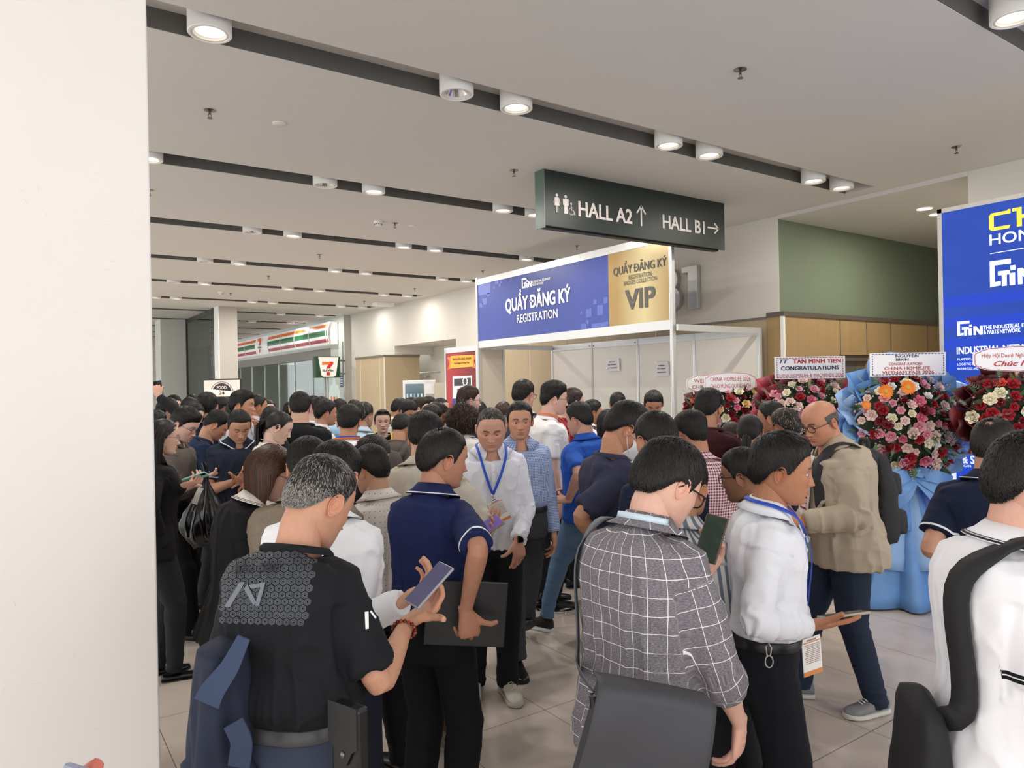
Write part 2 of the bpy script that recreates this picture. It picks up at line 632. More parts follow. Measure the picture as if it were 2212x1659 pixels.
# ---------------------------------------------------------------- head
HZ = np.array([-.119, -.114, -.106, -.094, -.080, -.062, -.042, -.020, 0, .015, .035, .062, .085, .100, .110, .1155])
HWD = np.array([.010, .026, .042, .053, .0600, .0660, .0705, .0735, .0752, .0765, .0772, .0750, .0640, .0480, .0290, .006])
HYF = np.array([.056, .072, .082, .0845, .0850, .0870, .0885, .0895, .0895, .0930, .0930, .0880, .0720, .0500, .0250, -.004])
HYB = np.array([.030, .010, -.012, -.030, -.050, -.068, -.082, -.094, -.101, -.1035, -.1050, -.1020, -.0880, -.0700, -.0450, -.016])
HCEN = np.array([0, -.008, .010])
HRAD = np.array([.0795, .1005, .1060])
def skin_tone(sp):
 c = np.array(lin(sp.get('skin', 'c99a80')))
 return c * np.array([1.12, 1.27, 1.40]) + .006
def face_delta(x, z, sp):
 ax = np.abs(x)
 G = lambda v, s: np.exp(-(v / s) ** 2)
 d = np.zeros_like(x)
 zz = np.clip((0.012 - z) / .050, 0, 1)
 nose = (.004 + .0185 * zz ** 1.25) * sstep(z, -.0505, -.0365) * (1 - sstep(z, .010, .024))
 d += nose * G(x, .0085 + .0055 * zz)
 d += .0105 * G(ax - .0125, .0068) * G(z + .0385, .0075)
 d -= .0035 * G(ax - .007, .004) * G(z + .0475, .004)
 d -= .0125 * G(ax - .031, .0150) * G(z - .001, .0105)
 d -= .0055 * G(ax - .014, .008) * G(z - .004, .010)
 d += .0040 * G(ax - .028, .022) * G(z - .0205, .008)
 d += .0045 * G(ax - .046, .016) * G(z + .022, .014)
 d -= .0025 * G(ax - .030, .012) * G(z + .050, .014)
 d += .0070 * G(x, .019) * G(z + .0615, .0052)
 d += .0078 * G(x, .017) * G(z + .0730, .0055)
 d -= .0040 * G(x, .023) * G(z + .0668, .0021)
 d -= .0048 * G(x, .020) * G(z + .0845, .0055)
 d += .0062 * G(x, .019) * G(z + .100, .0095)
 d -= .0020 * G(x, .004) * G(z + .0535, .005)
 d += .0020 * G(x, .030) * G(z + .067, .018)
 return d
def hair_edge(phi, st):
 """polar angle (deg from the top of the head) where the hair ends, by azimuth from the front"""
 p = np.abs(np.degrees(phi))
 xs = [0, 22, 42, 56, 66, 76, 84, 92, 104, 116, 132, 152, 180]
 ys = [54, 55, 57, 64, 78, 100, 105, 92, 89, 96, 115, 126, 127]
 e = np.interp(p, xs, ys)
 f = st.get('front', 0)
 e = e - f * np.exp(-(p / 55.0) ** 2)
 e = e + st.get('nape', 0) * sstep(p, 120, 165)
 if st.get('sideburn') is not None:
  e = np.minimum(e, np.where((p > 66) & (p < 100), st['sideburn'], 999))
 return e
def head_arrays(b, lips=(.62, .32, .30)):
 nu, nv = b.Q['head']
 t = np.linspace(-1, 1, nu, endpoint=False)
 phi = PI * np.sign(t) * np.abs(t) ** 1.3
 zlow = np.linspace(-.119, .03, int(nv * .68))
 zhi = .03 + .0855 * np.sin(np.linspace(0, 1, nv - len(zlow) + 1)[1:] * PI / 2)
 z = np.concatenate([zlow, zhi])
 w, yf, yb = np.interp(z, HZ, HWD), np.interp(z, HZ, HYF), np.interp(z, HZ, HYB)
 k = np.array([1, 2, 3, 2, 1]) / 9.0
 for arr in (w, yf, yb):
  pad = np.concatenate([[arr[0]] * 2, arr, [arr[-1]] * 2])
  arr[1:-1] = np.convolve(pad, k, 'valid')[1:-1]
 fat = b.sp.get('fat', 0.0)
 w = w * (1 + fat * (1 - sstep(z, -.03, .05)))
 if b.fem:
  w = w * (1 - .06 * (1 - sstep(z, -.06, .02)))
 ym = np.interp(z, [-.119, -.10, -.06, 0], [.045, .02, -.004, -.006])
 ex = np.interp(z, [-.119, -.09, -.05, .0, .05, .115], [1.0, .96, .90, .87, .88, 1.0])
 PH, Z = np.meshgrid(phi, z)
 ex = ex[:, None]
 X = w[:, None] * np.sign(np.sin(PH)) * np.abs(np.sin(PH)) ** ex
 c = np.cos(PH)
 cy = np.sign(c) * np.abs(c) ** ex
 Y = ym[:, None] + np.where(c > 0, (yf - ym)[:, None], (ym - yb)[:, None]) * cy
 fd = face_delta(X, Z, b.sp) * sstep(c, .05, .45)
 Y = Y + fd
 V = np.stack([X, Y, Z], 2).reshape(-1, 3)
 n = nu
 Fs = []
 idx = np.arange(nu)
 for i in range(len(z) - 1):
  j2 = (idx + 1) % nu
  Fs.append(np.stack([i * n + idx, (i + 1) * n + idx, (i + 1) * n + j2, i * n + j2], 1))
 Fs = [tuple(f) for f in np.concatenate(Fs)]
 Fs.append(tuple(range(n)))
 Fs.append(tuple((len(z) - 1) * n + k for k in range(n))[::-1])
 skin = skin_tone(b.sp)
 C = np.tile(skin, (len(V), 1))
 x, y, zz = V[:, 0], V[:, 1], V[:, 2]
 ax = np.abs(x)
 fr = (y > .03)
 G = lambda v, s: np.exp(-(v / s) ** 2)
 lipm = fr * np.clip(1.3 * G(x, .0195) ** 1 * G(zz + .0672, .0088) ** 2, 0, 1) * (np.abs(zz + .0672) < .0125)
 lc = skin * np.array([.80, .52, .50])
 if b.fem:
  lc = np.array([.36, .075, .07])
 C = C + (lc - C) * np.clip(lipm, 0, .85)[:, None]
 arch = .0215 + .003 * np.sin(np.clip((ax - .014) / .034, 0, 1) * PI) - .0
 bm = fr * sstep(ax, .012, .017) * (1 - sstep(ax, .045, .053)) * G(zz - arch, .0042 if not b.fem else .003)
 C = C + (np.array([.02, .015, .012]) - C) * np.clip(bm * 1.15, 0, .9)[:, None]
 ck = fr * G(ax - .042, .022) * G(zz + .025, .022)
 C = C * (1 + ck[:, None] * np.array([.06, -.06, -.07]))
 bs = b.sp.get('stubble', 0.12 if not b.fem else 0)
 if bs:
  m = (1 - sstep(zz, -.066, -.030)) * sstep(y, -.02, .03) * (1 - np.clip(lipm * 2, 0, 1))
  C = C * (1 - bs * m[:, None] * np.array([.9, .8, .7]))
 st = b.sp.get('hair', {})
 U = V - HCEN
 U = U / np.linalg.norm(U, axis=1)[:, None]
 th = np.degrees(np.arccos(np.clip(U[:, 2], -1, 1)))
 ph = np.arctan2(U[:, 0], U[:, 1])
 inh = sstep(hair_edge(ph, st) - th, -1.0, 4.0)
 if st.get('bald'):
  inh = inh * sstep(th, st['bald'], st['bald'] + 14)
 if st.get('thin'):
  Wp = whorl(st)
  dd = np.degrees(np.arccos(np.clip(U @ Wp, -1, 1)))
  inh = inh * (0.25 + 0.75 * sstep(dd, st['thin'] * .5, st['thin'] * 1.3))
 if st.get('kind') != 'none':
  hc = np.array(lin(st.get('c1', '0e0b0a')))
  C = C + (hc * 1.3 + skin * .05 - C) * (inh * st.get('scalp', .85))[:, None]
 return V * b.hs, Fs, C
def ear_arrays(b, sd):
 prof = [(0, -.001), (.26, -.0015), (.42, .000), (.52, .0035), (.62, .0045), (.72, .0015), (.80, .0025), (.88, .0085), (.95, .0095), (1.0, .006), (.95, -.002), (.7, -.010)]
 n = 26
 V, Fs = [], []
 R = rot('Z', -sd * 26) @ rot('X', -10)
 for r, h in prof:
  for k in range(n):
   a = 2 * PI * k / n
   cu, su = math.cos(a), math.sin(a)
   up = cu * r * .0335
   bk = su * r * .0200 * (1.0 if cu > -.1 else 1.0 + .35 * (cu + .1))
   if cu < 0 and h > 0:
    hh = h * (1 + .3 * cu)
   else:
    hh = h
   if su < -.5 and r > .5:
    hh = min(hh, .004)
   p = R @ np.array([sd * (hh + .003), -bk, up])
   V.append(p + np.array([sd * .0785, -.014, -.010]))
 m = len(prof)
 for i in range(m - 1):
  for k in range(n):
   k2 = (k + 1) % n
   f = (i * n + k, i * n + k2, (i + 1) * n + k2, (i + 1) * n + k)
   Fs.append(f if sd > 0 else f[::-1])
 return np.array(V) * b.hs, Fs
def whorl(st):
 ph, th = st.get('whorl', (172, 24))
 ph, th = ph * D2R, th * D2R
 return np.array([math.sin(th) * math.sin(ph), math.sin(th) * math.cos(ph), math.cos(th)])
def shell_thick(U, st):
 up = U[:, 2]
 top, side, back = st.get('top', .022) * .85, st.get('side', .008) * .72, st.get('back', .010) * .72
 bk = sstep(-U[:, 1], .1, .8)
 low = side * (1 - bk) + back * bk
 w = sstep(up, .25, .80)
 t = low * (1 - w) + top * w
 return t + st.get('fringe', 0) * sstep(U[:, 1], .3, .8) * w
def hair_object(b, rng):
 st = b.sp.get('hair', {})
 kind = st.get('kind', 'short')
 if kind == 'none':
  return None
 c1, c2 = np.array(lin(st.get('c1', '0e0b0a'))), np.array(lin(st.get('c2', '1c1815')))
 gray = st.get('gray', 0.0)
 cg = np.array(lin(st.get('cg', '8d8884')))
 Vs, Fs, Cs, nb = [], [], [], 0
 nph, nth = (96, 40) if b.q == 0 else ((64, 28) if b.q == 1 else (40, 18))
 bald = st.get('bald', 0)
 ph = np.linspace(-PI, PI, nph, endpoint=False)
 edge = hair_edge(ph, st)
 def shell(U):
  e = 1 / np.sqrt(((U / HRAD) ** 2).sum(1))
  return e, shell_thick(U, st)
 # ---- base cap
 tt = np.linspace(0, 1, nth)
 t0 = bald / 100.0 if bald else 0.0
 PH, T = np.meshgrid(ph, tt)
 TH = (bald + (edge[None, :] - bald) * T) * D2R if bald else edge[None, :] * T * D2R
 U = np.stack([np.sin(TH) * np.sin(PH), np.sin(TH) * np.cos(PH), np.cos(TH)], 2).reshape(-1, 3)
 e, th = shell(U)
 tap = 1 - sstep(T.ravel(), .80 if kind in ('bob', 'long', 'curly') else .52, 1.0) ** (1 if kind in ('bob', 'long', 'curly') else .8)
 if bald:
  tap = tap * sstep(T.ravel(), 0, .3)
 if st.get('thin'):
  dd = np.degrees(np.arccos(np.clip(U @ whorl(st), -1, 1)))
  tap = tap * sstep(dd, st['thin'] * .55, st['thin'] * 1.4)
  th = th + 0
 lump = vnoise(U * 9, 3) * .12 + vnoise(U * 22, 5) * .06
 rad = e + (.0012 - .0035 * (1 - np.clip(tap * 3, 0, 1))) + th * .80 * tap * (1 + lump)
 if st.get('shell', 1):
  V = HCEN + U * rad[:, None]
  F0 = []
  for i in range(nth - 1):
   for j in range(nph):
    j2 = (j + 1) % nph
    F0.append((i * nph + j, (i + 1) * nph + j, (i + 1) * nph + j2, i * nph + j2))
  Vs.append(V)
  Fs += F0
  cc = c1 + (cg - c1) * gray * .5
  sg = st.get('sidegray', 0)
  colr = np.tile(cc, (len(V), 1))
  if sg:
   w = sstep(-U[:, 2], -.35, .35)
   colr = colr + (cg - colr) * (w * sg)[:, None]
  Cs.append(colr * .8)
  nb += len(V)
 # ---- strands
 N = int(b.Q['strands'] * st.get('density', 1.0))
 K = 7 if kind in ('bob', 'long', 'curly') else 5
 W = whorl(st)
 p = rng.uniform(-PI, PI, N * 3)
 ct = rng.uniform(-.62, 1, N * 3)
 thr = np.degrees(np.arccos(ct))
 ok = thr < hair_edge(p, st) - rng.uniform(0, 3, N * 3)
 if bald:
  ok &= thr > bald + rng.uniform(0, 16, N * 3)
 Ur = np.stack([np.sin(thr * D2R) * np.sin(p), np.sin(thr * D2R) * np.cos(p), ct], 1)
 if st.get('thin'):
  dd = np.degrees(np.arccos(np.clip(Ur @ W, -1, 1)))
  ok &= rng.uniform(0, 1, N * 3) < sstep(dd, st['thin'] * .25, st['thin'] * 1.3) + .10
 Ur = Ur[ok][:N]
 n = len(Ur)
 e, th = shell(Ur)
 edger = hair_edge(np.arctan2(Ur[:, 0], Ur[:, 1]), st)
 thd = np.degrees(np.arccos(np.clip(Ur[:, 2], -1, 1)))
 nearedge = sstep(edger - thd, 0, 22 if kind in ('bob', 'long', 'curly') else 46)
 if bald:
  nearedge = nearedge * 0 + .4
 topw = sstep(Ur[:, 2], .25, .8)
 ln = st.get('len_side', .022) * (1 - topw) + st.get('len_top', .055) * topw
 ln = ln * rng.uniform(.7, 1.25, n)
 if kind == 'short':
  ln = ln * np.where(topw > .5, 1, .30 + .70 * nearedge)
 mess = st.get('mess', .25)
 off = rng.normal(0, 1, (n, 3)) * mess
 grav = b.Rh.T @ np.array([0, 0, -1.0])
 g = st.get('grav', .25)
 pts = HCEN + Ur * (e + th * .72 * nearedge + .0005)[:, None]
 P = [pts]
 Up = [Ur]
 cur = pts
 fl = st.get('flow')
 for k in range(1, K):
  U = nrm_rows(cur - HCEN)
  if kind == 'pony':
   tie = np.array([0, -.112, st.get('tiez', .015)])
   T = nrm_rows(tie - cur)
  else:
   T = U - W
   if fl is not None:
    T = T * .5 + np.array(fl)
  T = T + off * (.5 + .5 * k / K)
  T = T - U * (T * U).sum(1)[:, None]
  T = nrm_rows(T)
  if kind in ('bob', 'long'):
   low = sstep(-U[:, 2], -.45, .15)
   fr = sstep(U[:, 1], -.15, .50)
   sx = np.where(Ur[:, 0] + .12 > 0, 1.0, -1.0)
   T = T + np.stack([sx * 1.0 * fr, -1.5 * fr, 0 * fr], 1)
   T = T - U * (T * U).sum(1)[:, None]
   low = low * (1 - fr * .9)
   T = nrm_rows(T * (1 - low * .93)[:, None] + grav * (low * 1.1 + .15)[:, None] + off * .06)
  elif kind == 'curly':
   T = nrm_rows(T * .5 + grav * .5 + rng.normal(0, .9, (n, 3)))
  else:
   T = nrm_rows(T + grav * g)
  stp = ln / (K - 1)
  if kind in ('short', 'pony'):
   ovr = sstep(np.degrees(np.arccos(np.clip(U[:, 2], -1, 1))) - hair_edge(np.arctan2(U[:, 0], U[:, 1]), st), -4, 5)
   stp = stp * (1 - .92 * ovr)
  nx = cur + T * stp[:, None]
  U2 = nrm_rows(nx - HCEN)
  e2, th2 = shell(U2)
  if kind in ('bob', 'long', 'curly'):
   low = sstep(-U2[:, 2], .1, .5)
   lim = (e2 + th2 * rng.uniform(.8, 1.12, n)) * (1 - low * .35)
  else:
   ph2 = np.arctan2(U2[:, 0], U2[:, 1])
   over = sstep(np.degrees(np.arccos(np.clip(U2[:, 2], -1, 1))) - hair_edge(ph2, st), -14, 6)
   lim = e2 + .0015 + th2 * (.80 + .30 * k / K * rng.uniform(0, 1, n)) * (1 - over * st.get('tuckin', .65))
  rr = np.linalg.norm(nx - HCEN, axis=1)
  lift = st.get('lift', .0) * (k / (K - 1)) * rng.uniform(.2, 1.4, n) * topw
  f = np.where((rr < lim) | ((kind in ('bob', 'long')) & (U2[:, 2] > -.22)), lim / rr, np.where((rr > lim) & (kind not in ('bob', 'long', 'curly')), (lim * .7 + rr * .3) / rr, 1.0))
  nx = HCEN + (nx - HCEN) * f[:, None] + U2 * (lift * .3)[:, None]
  if kind in ('bob', 'long'):
   nx[:, 1] = np.where(nx[:, 2] < .055, np.minimum(nx[:, 1], .006 + .9 * np.clip(nx[:, 2], 0, .055)), nx[:, 1])
  P.append(nx)
  Up.append(U2)
  cur = nx
 P = np.stack(P, 1)
 Up = np.stack(Up, 1)
 wd = st.get('width', {0: .0015, 1: .0030, 2: .0058}[b.q]) * rng.uniform(.7, 1.3, n)
 Vt, Ft, ns = strand_mesh(P, Up, wd)
 rc = rng.uniform(0, 1, n)
 C = c1 + (c2 - c1) * rc[:, None]
 isg = rng.uniform(0, 1, n) < gray + st.get('sidegray', 0) * sstep(-Ur[:, 2], -.35, .35)
 C[isg] = cg * rng.uniform(.6, 1.25, isg.sum())[:, None]
 Vs.append(Vt)
 Fs += [tuple(i + nb for i in f) for f in Ft]
 Cs.append(np.repeat(C, ns, axis=0))
 nb += len(Vt)
 # ---- tail
 if kind == 'pony' and st.get('tail', .28):
  m = max(60, n // 5)
  tz = st.get('tiez', .015)
  r0 = np.array([0, -.112, tz]) + rng.normal(0, .009, (m, 3))
  pts = [r0]
  cur = r0
  L = st.get('tail', .28)
  for k in range(1, 9):
   dirn = nrm_rows(np.array([0, -1.0, .1]) * max(0, 1.1 - k * .5) + grav * (.25 + k * .4) + rng.normal(0, .05, (m, 3)))
   cur = cur + dirn * L / 8
   pts.append(cur)
  P = np.stack(pts, 1)
  Vt, Ft, ns = strand_mesh(P, nrm_rows3(P - HCEN), np.full(m, {0: .004, 1: .0055, 2: .008}[b.q]))
  Vs.append(Vt)
  Fs += [tuple(i + nb for i in f) for f in Ft]
  Cs.append(np.repeat(c1 + (c2 - c1) * rng.uniform(0, 1, m)[:, None], ns, axis=0))
  nb += len(Vt)
 V = np.vstack(Vs) * b.hs
 V = b.hc + V @ b.Rh.T
 return V, Fs, np.vstack(Cs)
def nrm_rows(A):
 return A / (np.linalg.norm(A, axis=1)[:, None] + 1e-9)
def nrm_rows3(A):
 return A / (np.linalg.norm(A, axis=2)[:, :, None] + 1e-9)
def strand_mesh(P, U, wd):
 """P (n,K,3) strand points, U outward directions, wd widths -> tapered triangular prisms"""
 n, K, _ = P.shape
 T = np.gradient(P, axis=1)
 S = nrm_rows3(np.cross(T, U))
 t = np.linspace(0, 1, K)
 w = wd[:, None] * (1 - .85 * t ** 2)[None, :]
 V = np.stack([P + S * w[:, :, None], P - S * w[:, :, None], P + U * (w * .8)[:, :, None]], 2)
 V = V.reshape(-1, 3)
 base = np.arange(n)[:, None] * (K * 3)
 Fs = []
 for k in range(K - 1):
  for a, bb in ((0, 2), (2, 1)):
   q = np.stack([base[:, 0] + k * 3 + a, base[:, 0] + k * 3 + bb, base[:, 0] + (k + 1) * 3 + bb, base[:, 0] + (k + 1) * 3 + a], 1)
   Fs.append(q)
 Fs = [tuple(f) for f in np.concatenate(Fs)]
 return V, Fs, K * 3
# ---------------------------------------------------------------- materials of people
def _skin_mat():
 t = NT('skin', 0.5, 0, 0.4)
 a = t.attr('Col').outputs['Color']
 f = t.noise(t.obj(), 55, 4)
 hsv = t.n('ShaderNodeHueSaturation')
 t.link(a, hsv.inputs['Color'])
 t.link(t.m('MULTIPLY_ADD', f, .22, .89), hsv.inputs['Value'])
 blo = t.m('MULTIPLY', t.m('GREATER_THAN', t.noise(t.obj(), 11, 3), .0), t.noise(t.obj(), 11, 3))
 hs2 = t.n('ShaderNodeMix', data_type='RGBA', blend_type='MULTIPLY')
 t.link(t.m('MULTIPLY', blo, .55), hs2.inputs[0])
 t.link(hsv.outputs[0], hs2.inputs[6])
 hs2.inputs[7].default_value = (1.0, .78, .74, 1)
 t.color(hs2.outputs[2])
 t.bs.inputs['Subsurface Weight'].default_value = 0.0
 t.bump(t.noise(t.obj(), 420, 2), .12, .001)
 return t.mat
def _hair_mat():
 t = NT('hair_strands', 0.46, 0, 0.38)
 t.color(t.attr('Col').outputs['Color'])
 return t.mat
SKIN, HAIRM = _skin_mat(), _hair_mat()
_FAB = {}
def fabric(color, pat='plain', c2='ffffff', rough=.85, scale=1.0, bands=(), weave=.4):
 key = (color, pat, c2, rough, scale, weave, bands)
 if key in _FAB:
  return _FAB[key]
 t = NT('fabric_%s_%s' % (pat, color), rough, 0, .25)
 a, b = lin(color), lin(c2)
 P = t.attr('pat').outputs['Vector']
 x, y, z = t.xyz(P)
 ob = t.obj()
 fine = t.noise(t.mapping(P, (260, 260, 260)), 1.0, 1.0)
 base = t.mix(t.m('MULTIPLY', fine, weave), a, [min(1, k * 1.5 + .01) for k in a])
 if pat == 'plain':
  col = base
 elif pat == 'grid':
  wob = t.m('MULTIPLY', t.m('SUBTRACT', t.noise(ob, 7, 2), .5), .012)
  fx = t.m('ABSOLUTE', t.m('SUBTRACT', t.m('FRACT', t.m('DIVIDE', t.m('ADD', x, wob), .046 * scale)), .5))
  fz = t.m('ABSOLUTE', t.m('SUBTRACT', t.m('FRACT', t.m('DIVIDE', t.m('ADD', t.m('ADD', y, .012), wob), .050 * scale)), .5))
  ln = t.m('MAXIMUM', t.m('GREATER_THAN', fx, .481), t.m('GREATER_THAN', fz, .483))
  hea = t.noise(t.mapping(P, (150, 420, 300)), 1.0, 2)
  base = t.mix(t.m('MULTIPLY', t.m('SUBTRACT', hea, .35), 1.6), [k * .45 for k in a], [min(1, k * 1.7) for k in a])
  col = t.mix(ln, base, b)
 elif pat == 'gingham':
  fx = t.m('GREATER_THAN', t.m('FRACT', t.m('DIVIDE', x, .0105 * scale)), .5)
  fz = t.m('GREATER_THAN', t.m('FRACT', t.m('DIVIDE', y, .0105 * scale)), .5)
  s = t.m('MULTIPLY', t.m('ADD', fx, fz), .5)
  col = t.mix(s, a, b)
 elif pat == 'stripes':
  fx = t.m('FRACT', t.m('DIVIDE', x, .036 * scale))
  col = t.mix(t.m('GREATER_THAN', fx, .55), a, b)
 elif pat == 'dots':
  fx = t.m('SUBTRACT', t.m('FRACT', t.m('DIVIDE', x, .026)), .5)
  fz = t.m('SUBTRACT', t.m('FRACT', t.m('DIVIDE', y, .026)), .5)
  r = t.m('ADD', t.m('MULTIPLY', fx, fx), t.m('MULTIPLY', fz, fz))
  col = t.mix(t.m('LESS_THAN', r, .008), base, b)
 elif pat == 'linen':
  st = t.noise(t.mapping(P, (150, 12, 1)), 1.0, 2)
  col = t.mix(t.m('MULTIPLY', st, .8), [k * .80 for k in a], [min(1, k * 1.12) for k in a])
 elif pat == 'suede':
  col = t.mix(t.noise(ob, 38, 4), [k * .68 for k in a], [min(1, k * 1.3) for k in a])
 elif pat == 'denim':
  st = t.noise(t.mapping(P, (330, 60, 330)), 1.0, 2)
  wash = t.noise(ob, 6, 3)
  col = t.mix(t.m('MULTIPLY', st, .9), [k * .55 for k in a], [min(1, k * 1.5 + .01) for k in a])
  col = t.mix(t.m('MULTIPLY', wash, .5), col, b)
 for y0, y1, bc in bands:
  k = t.m('MULTIPLY', t.m('MULTIPLY', t.m('GREATER_THAN', y, y0), t.m('LESS_THAN', y, y1)), t.m('GREATER_THAN', t.m('ABSOLUTE', x), 1.6))
  col = t.mix(k, col, lin(bc))
 t.color(col)
 t.bump(t.noise(t.mapping(P, (900, 900, 900)), 1.0, 1), .10, .0008)
 _FAB[key] = t.mat
 return t.mat
# ---------------------------------------------------------------- garments
def seg_param(P, A, Bq):
 d = Bq - A
 L = np.linalg.norm(d)
 t = np.clip(((P - A) @ d) / (L * L), 0, 1)
 q = A + np.outer(t, d)
 return np.linalg.norm(P - q, axis=1), t * L, P - q
def shirt(b, spec):
 """spec: sleeve, fit, hem, tuck"""
 q = b.Q['shirt']
 fit = spec.get('fit', .016)
 tuck = spec.get('tuck', False)
 hem = spec.get('hem', .93 if tuck else .84)
 zs = [hem, hem + .03] + list(np.arange(hem + .07, 1.37, .05)) + ([1.385, 1.405, 1.422, 1.434, 1.440] if spec.get('collar') == 'crew' else [1.385, 1.41, 1.43, 1.448, 1.46])
 rings = []
 for z in zs:
  e = fit * (1 - .55 * sstep(z, 1.36, 1.45))
  if tuck:
   e = e + spec.get('blouse', .014) * math.exp(-((z - 1.07) / .05) ** 2)
   e = e + (.001 - e) * (1 - float(sstep(z, .985, 1.035)))
  else:
   e = e + spec.get('flare', .012) * (1 - float(sstep(z, .84, 1.15)))
  if spec.get('box') and z < 1.2:
   e = e + spec['box'] * float(1 - sstep(z, 1.0, 1.22)) * 1.0
  rings.append(b.ring(z, e, 48, spec.get('drop', {'crew': .026, 'polo': .045, 'shirt': .040, None: .03}[spec.get('collar')] + (.02 if spec.get('open') else 0))))
 parts = [ring_arrays(rings)]
 sl = spec.get('sleeve', 'short')
 wide = spec.get('wide', 1.0)
 ga = (0.80 if b.fem else 1.0) * (0.55 + .45 * b.g)
 for sd in (1, -1):
  a = b.arm[sd]
  S, E, W = a['S'], a['E'], a['W']
  cen = b.tp([[sd * .080, -.012, 1.380]])[0]
  if sl == 'none':
   pts = [cen, S]
   rad = [.060 * ga, .058 * ga]
  elif sl == 'short':
   L = spec.get('slen', .70)
   pts = [cen, S] + [S + (E - S) * t for t in (.18, .38, L * .8, L, L + .02)]
   rad = [.056, .062 * ga, .061 * ga, .060 * ga * wide, .060 * ga * wide, .061 * ga * wide, .055 * ga * wide]
  else:
   P = b.arm_path(sd)
   frac = {'long': 1.0, 'rolled': .30}[sl]
   up = P[:7]
   fo = [E + (W - E) * t * frac for t in (.15, .35, .55, .75, .92, 1.0)]
   pts = [cen] + list(up) + fo
   rr = [.056, .062, .060, .057, .055, .054, .054, .053]
   end = [.052, .050, .048, .046, .043, .039] if sl == 'long' else [.054, .055, .056, .056, .057, .054]
   rad = [r * ga * (wide if i > 2 else 1) for i, r in enumerate(rr + end)]
  parts.append(tube_arrays(pts, rad, 20))
 V, Fs, N = voxel(parts, q, 5 if b.q == 0 else 4)
 # ---- folds
 amp = spec.get('fold', .0062) * 1.35
 onarm = np.zeros(len(V))
 pat = np.zeros((len(V), 3))
 ang = np.arctan2(V[:, 0], -V[:, 1])
 pat[:, 0], pat[:, 1], pat[:, 2] = ang * .165, V[:, 2], 0
 d = np.zeros(len(V))
 vert = vnoise(np.stack([ang * 4.2, V[:, 2] * 2.2 + 0 * ang, V[:, 1] * 3], 1), 11)
 diag = vnoise(np.stack([V[:, 0] * 15 + V[:, 2] * 7, V[:, 1] * 12, V[:, 2] * 11 - V[:, 0] * 6], 1), 12)
 lowz = 1 - sstep(V[:, 2], 1.0, 1.35)
 rid = lambda k: (1 - np.abs(k)) ** 2 - .45
 d += amp * (rid(vert) * (.5 + .9 * lowz) + rid(diag) * .75)
 if tuck:
  puck = vnoise(np.stack([ang * 7, V[:, 2] * 6, 0 * ang], 1), 15)
  d += amp * 1.1 * rid(puck) * np.exp(-((V[:, 2] - 1.04) / .07) ** 2)
 if sl != 'none':
  for sd in (1, -1):
   a = b.arm[sd]
   d1, l1, v1 = seg_param(V, a['S'], a['E'])
   d2, l2, v2 = seg_param(V, a['E'], a['W'])
   L1 = np.linalg.norm(a['E'] - a['S'])
   lower = d2 < d1
   dist = np.where(lower, d2, d1)
   ll = np.where(lower, L1 + l2, l1)
   vv = np.where(lower[:, None], v2, v1)
   near = (dist < .088 * max(1, wide)) & (ll > .045) & (np.sign(V[:, 0] - b.tp(np.stack([0 * V[:, 0], 0 * V[:, 0], np.clip(V[:, 2], .8, 1.4)], 1))[:, 0]) == sd)
   ax = nrm(a['E'] - a['S'])
   bx = nrm(np.cross(ax, [0, 1, .01]))
   by = np.cross(ax, bx)
   aa = np.arctan2(vv @ bx, vv @ by)
   pat[near, 0] = aa[near] * .062 + sd * 3
   pat[near, 1] = 1.39 - ll[near]
   bend = 1 - np.clip(np.dot(ax, nrm(a['W'] - a['E'])), 0, 1)
   wr = rid(vnoise(np.stack([aa * 1.1, ll * 26, 0 * aa + sd * 5], 1), 21)) * (.55 + 1.5 * bend * np.exp(-((ll - L1) / .08) ** 2) + .5 * np.exp(-((ll - L1 - .2) / .06) ** 2))
   d = np.where(near, amp * wr * .9, d)
   onarm[near] = 1
   crease = (ll > .035) & (ll < .25) & ~lower
   d = d - np.where(crease, .0075 * np.exp(-((dist - .078 * max(1, wide)) / .010) ** 2), 0)
 d = d * (1 - sstep(V[:, 2], 1.42, 1.50) * .8)
 if tuck:
  d = d * np.where(onarm > 0, 1, sstep(V[:, 2], 1.0, 1.05))
 V = V + N * d[:, None]
 return V, Fs, pat
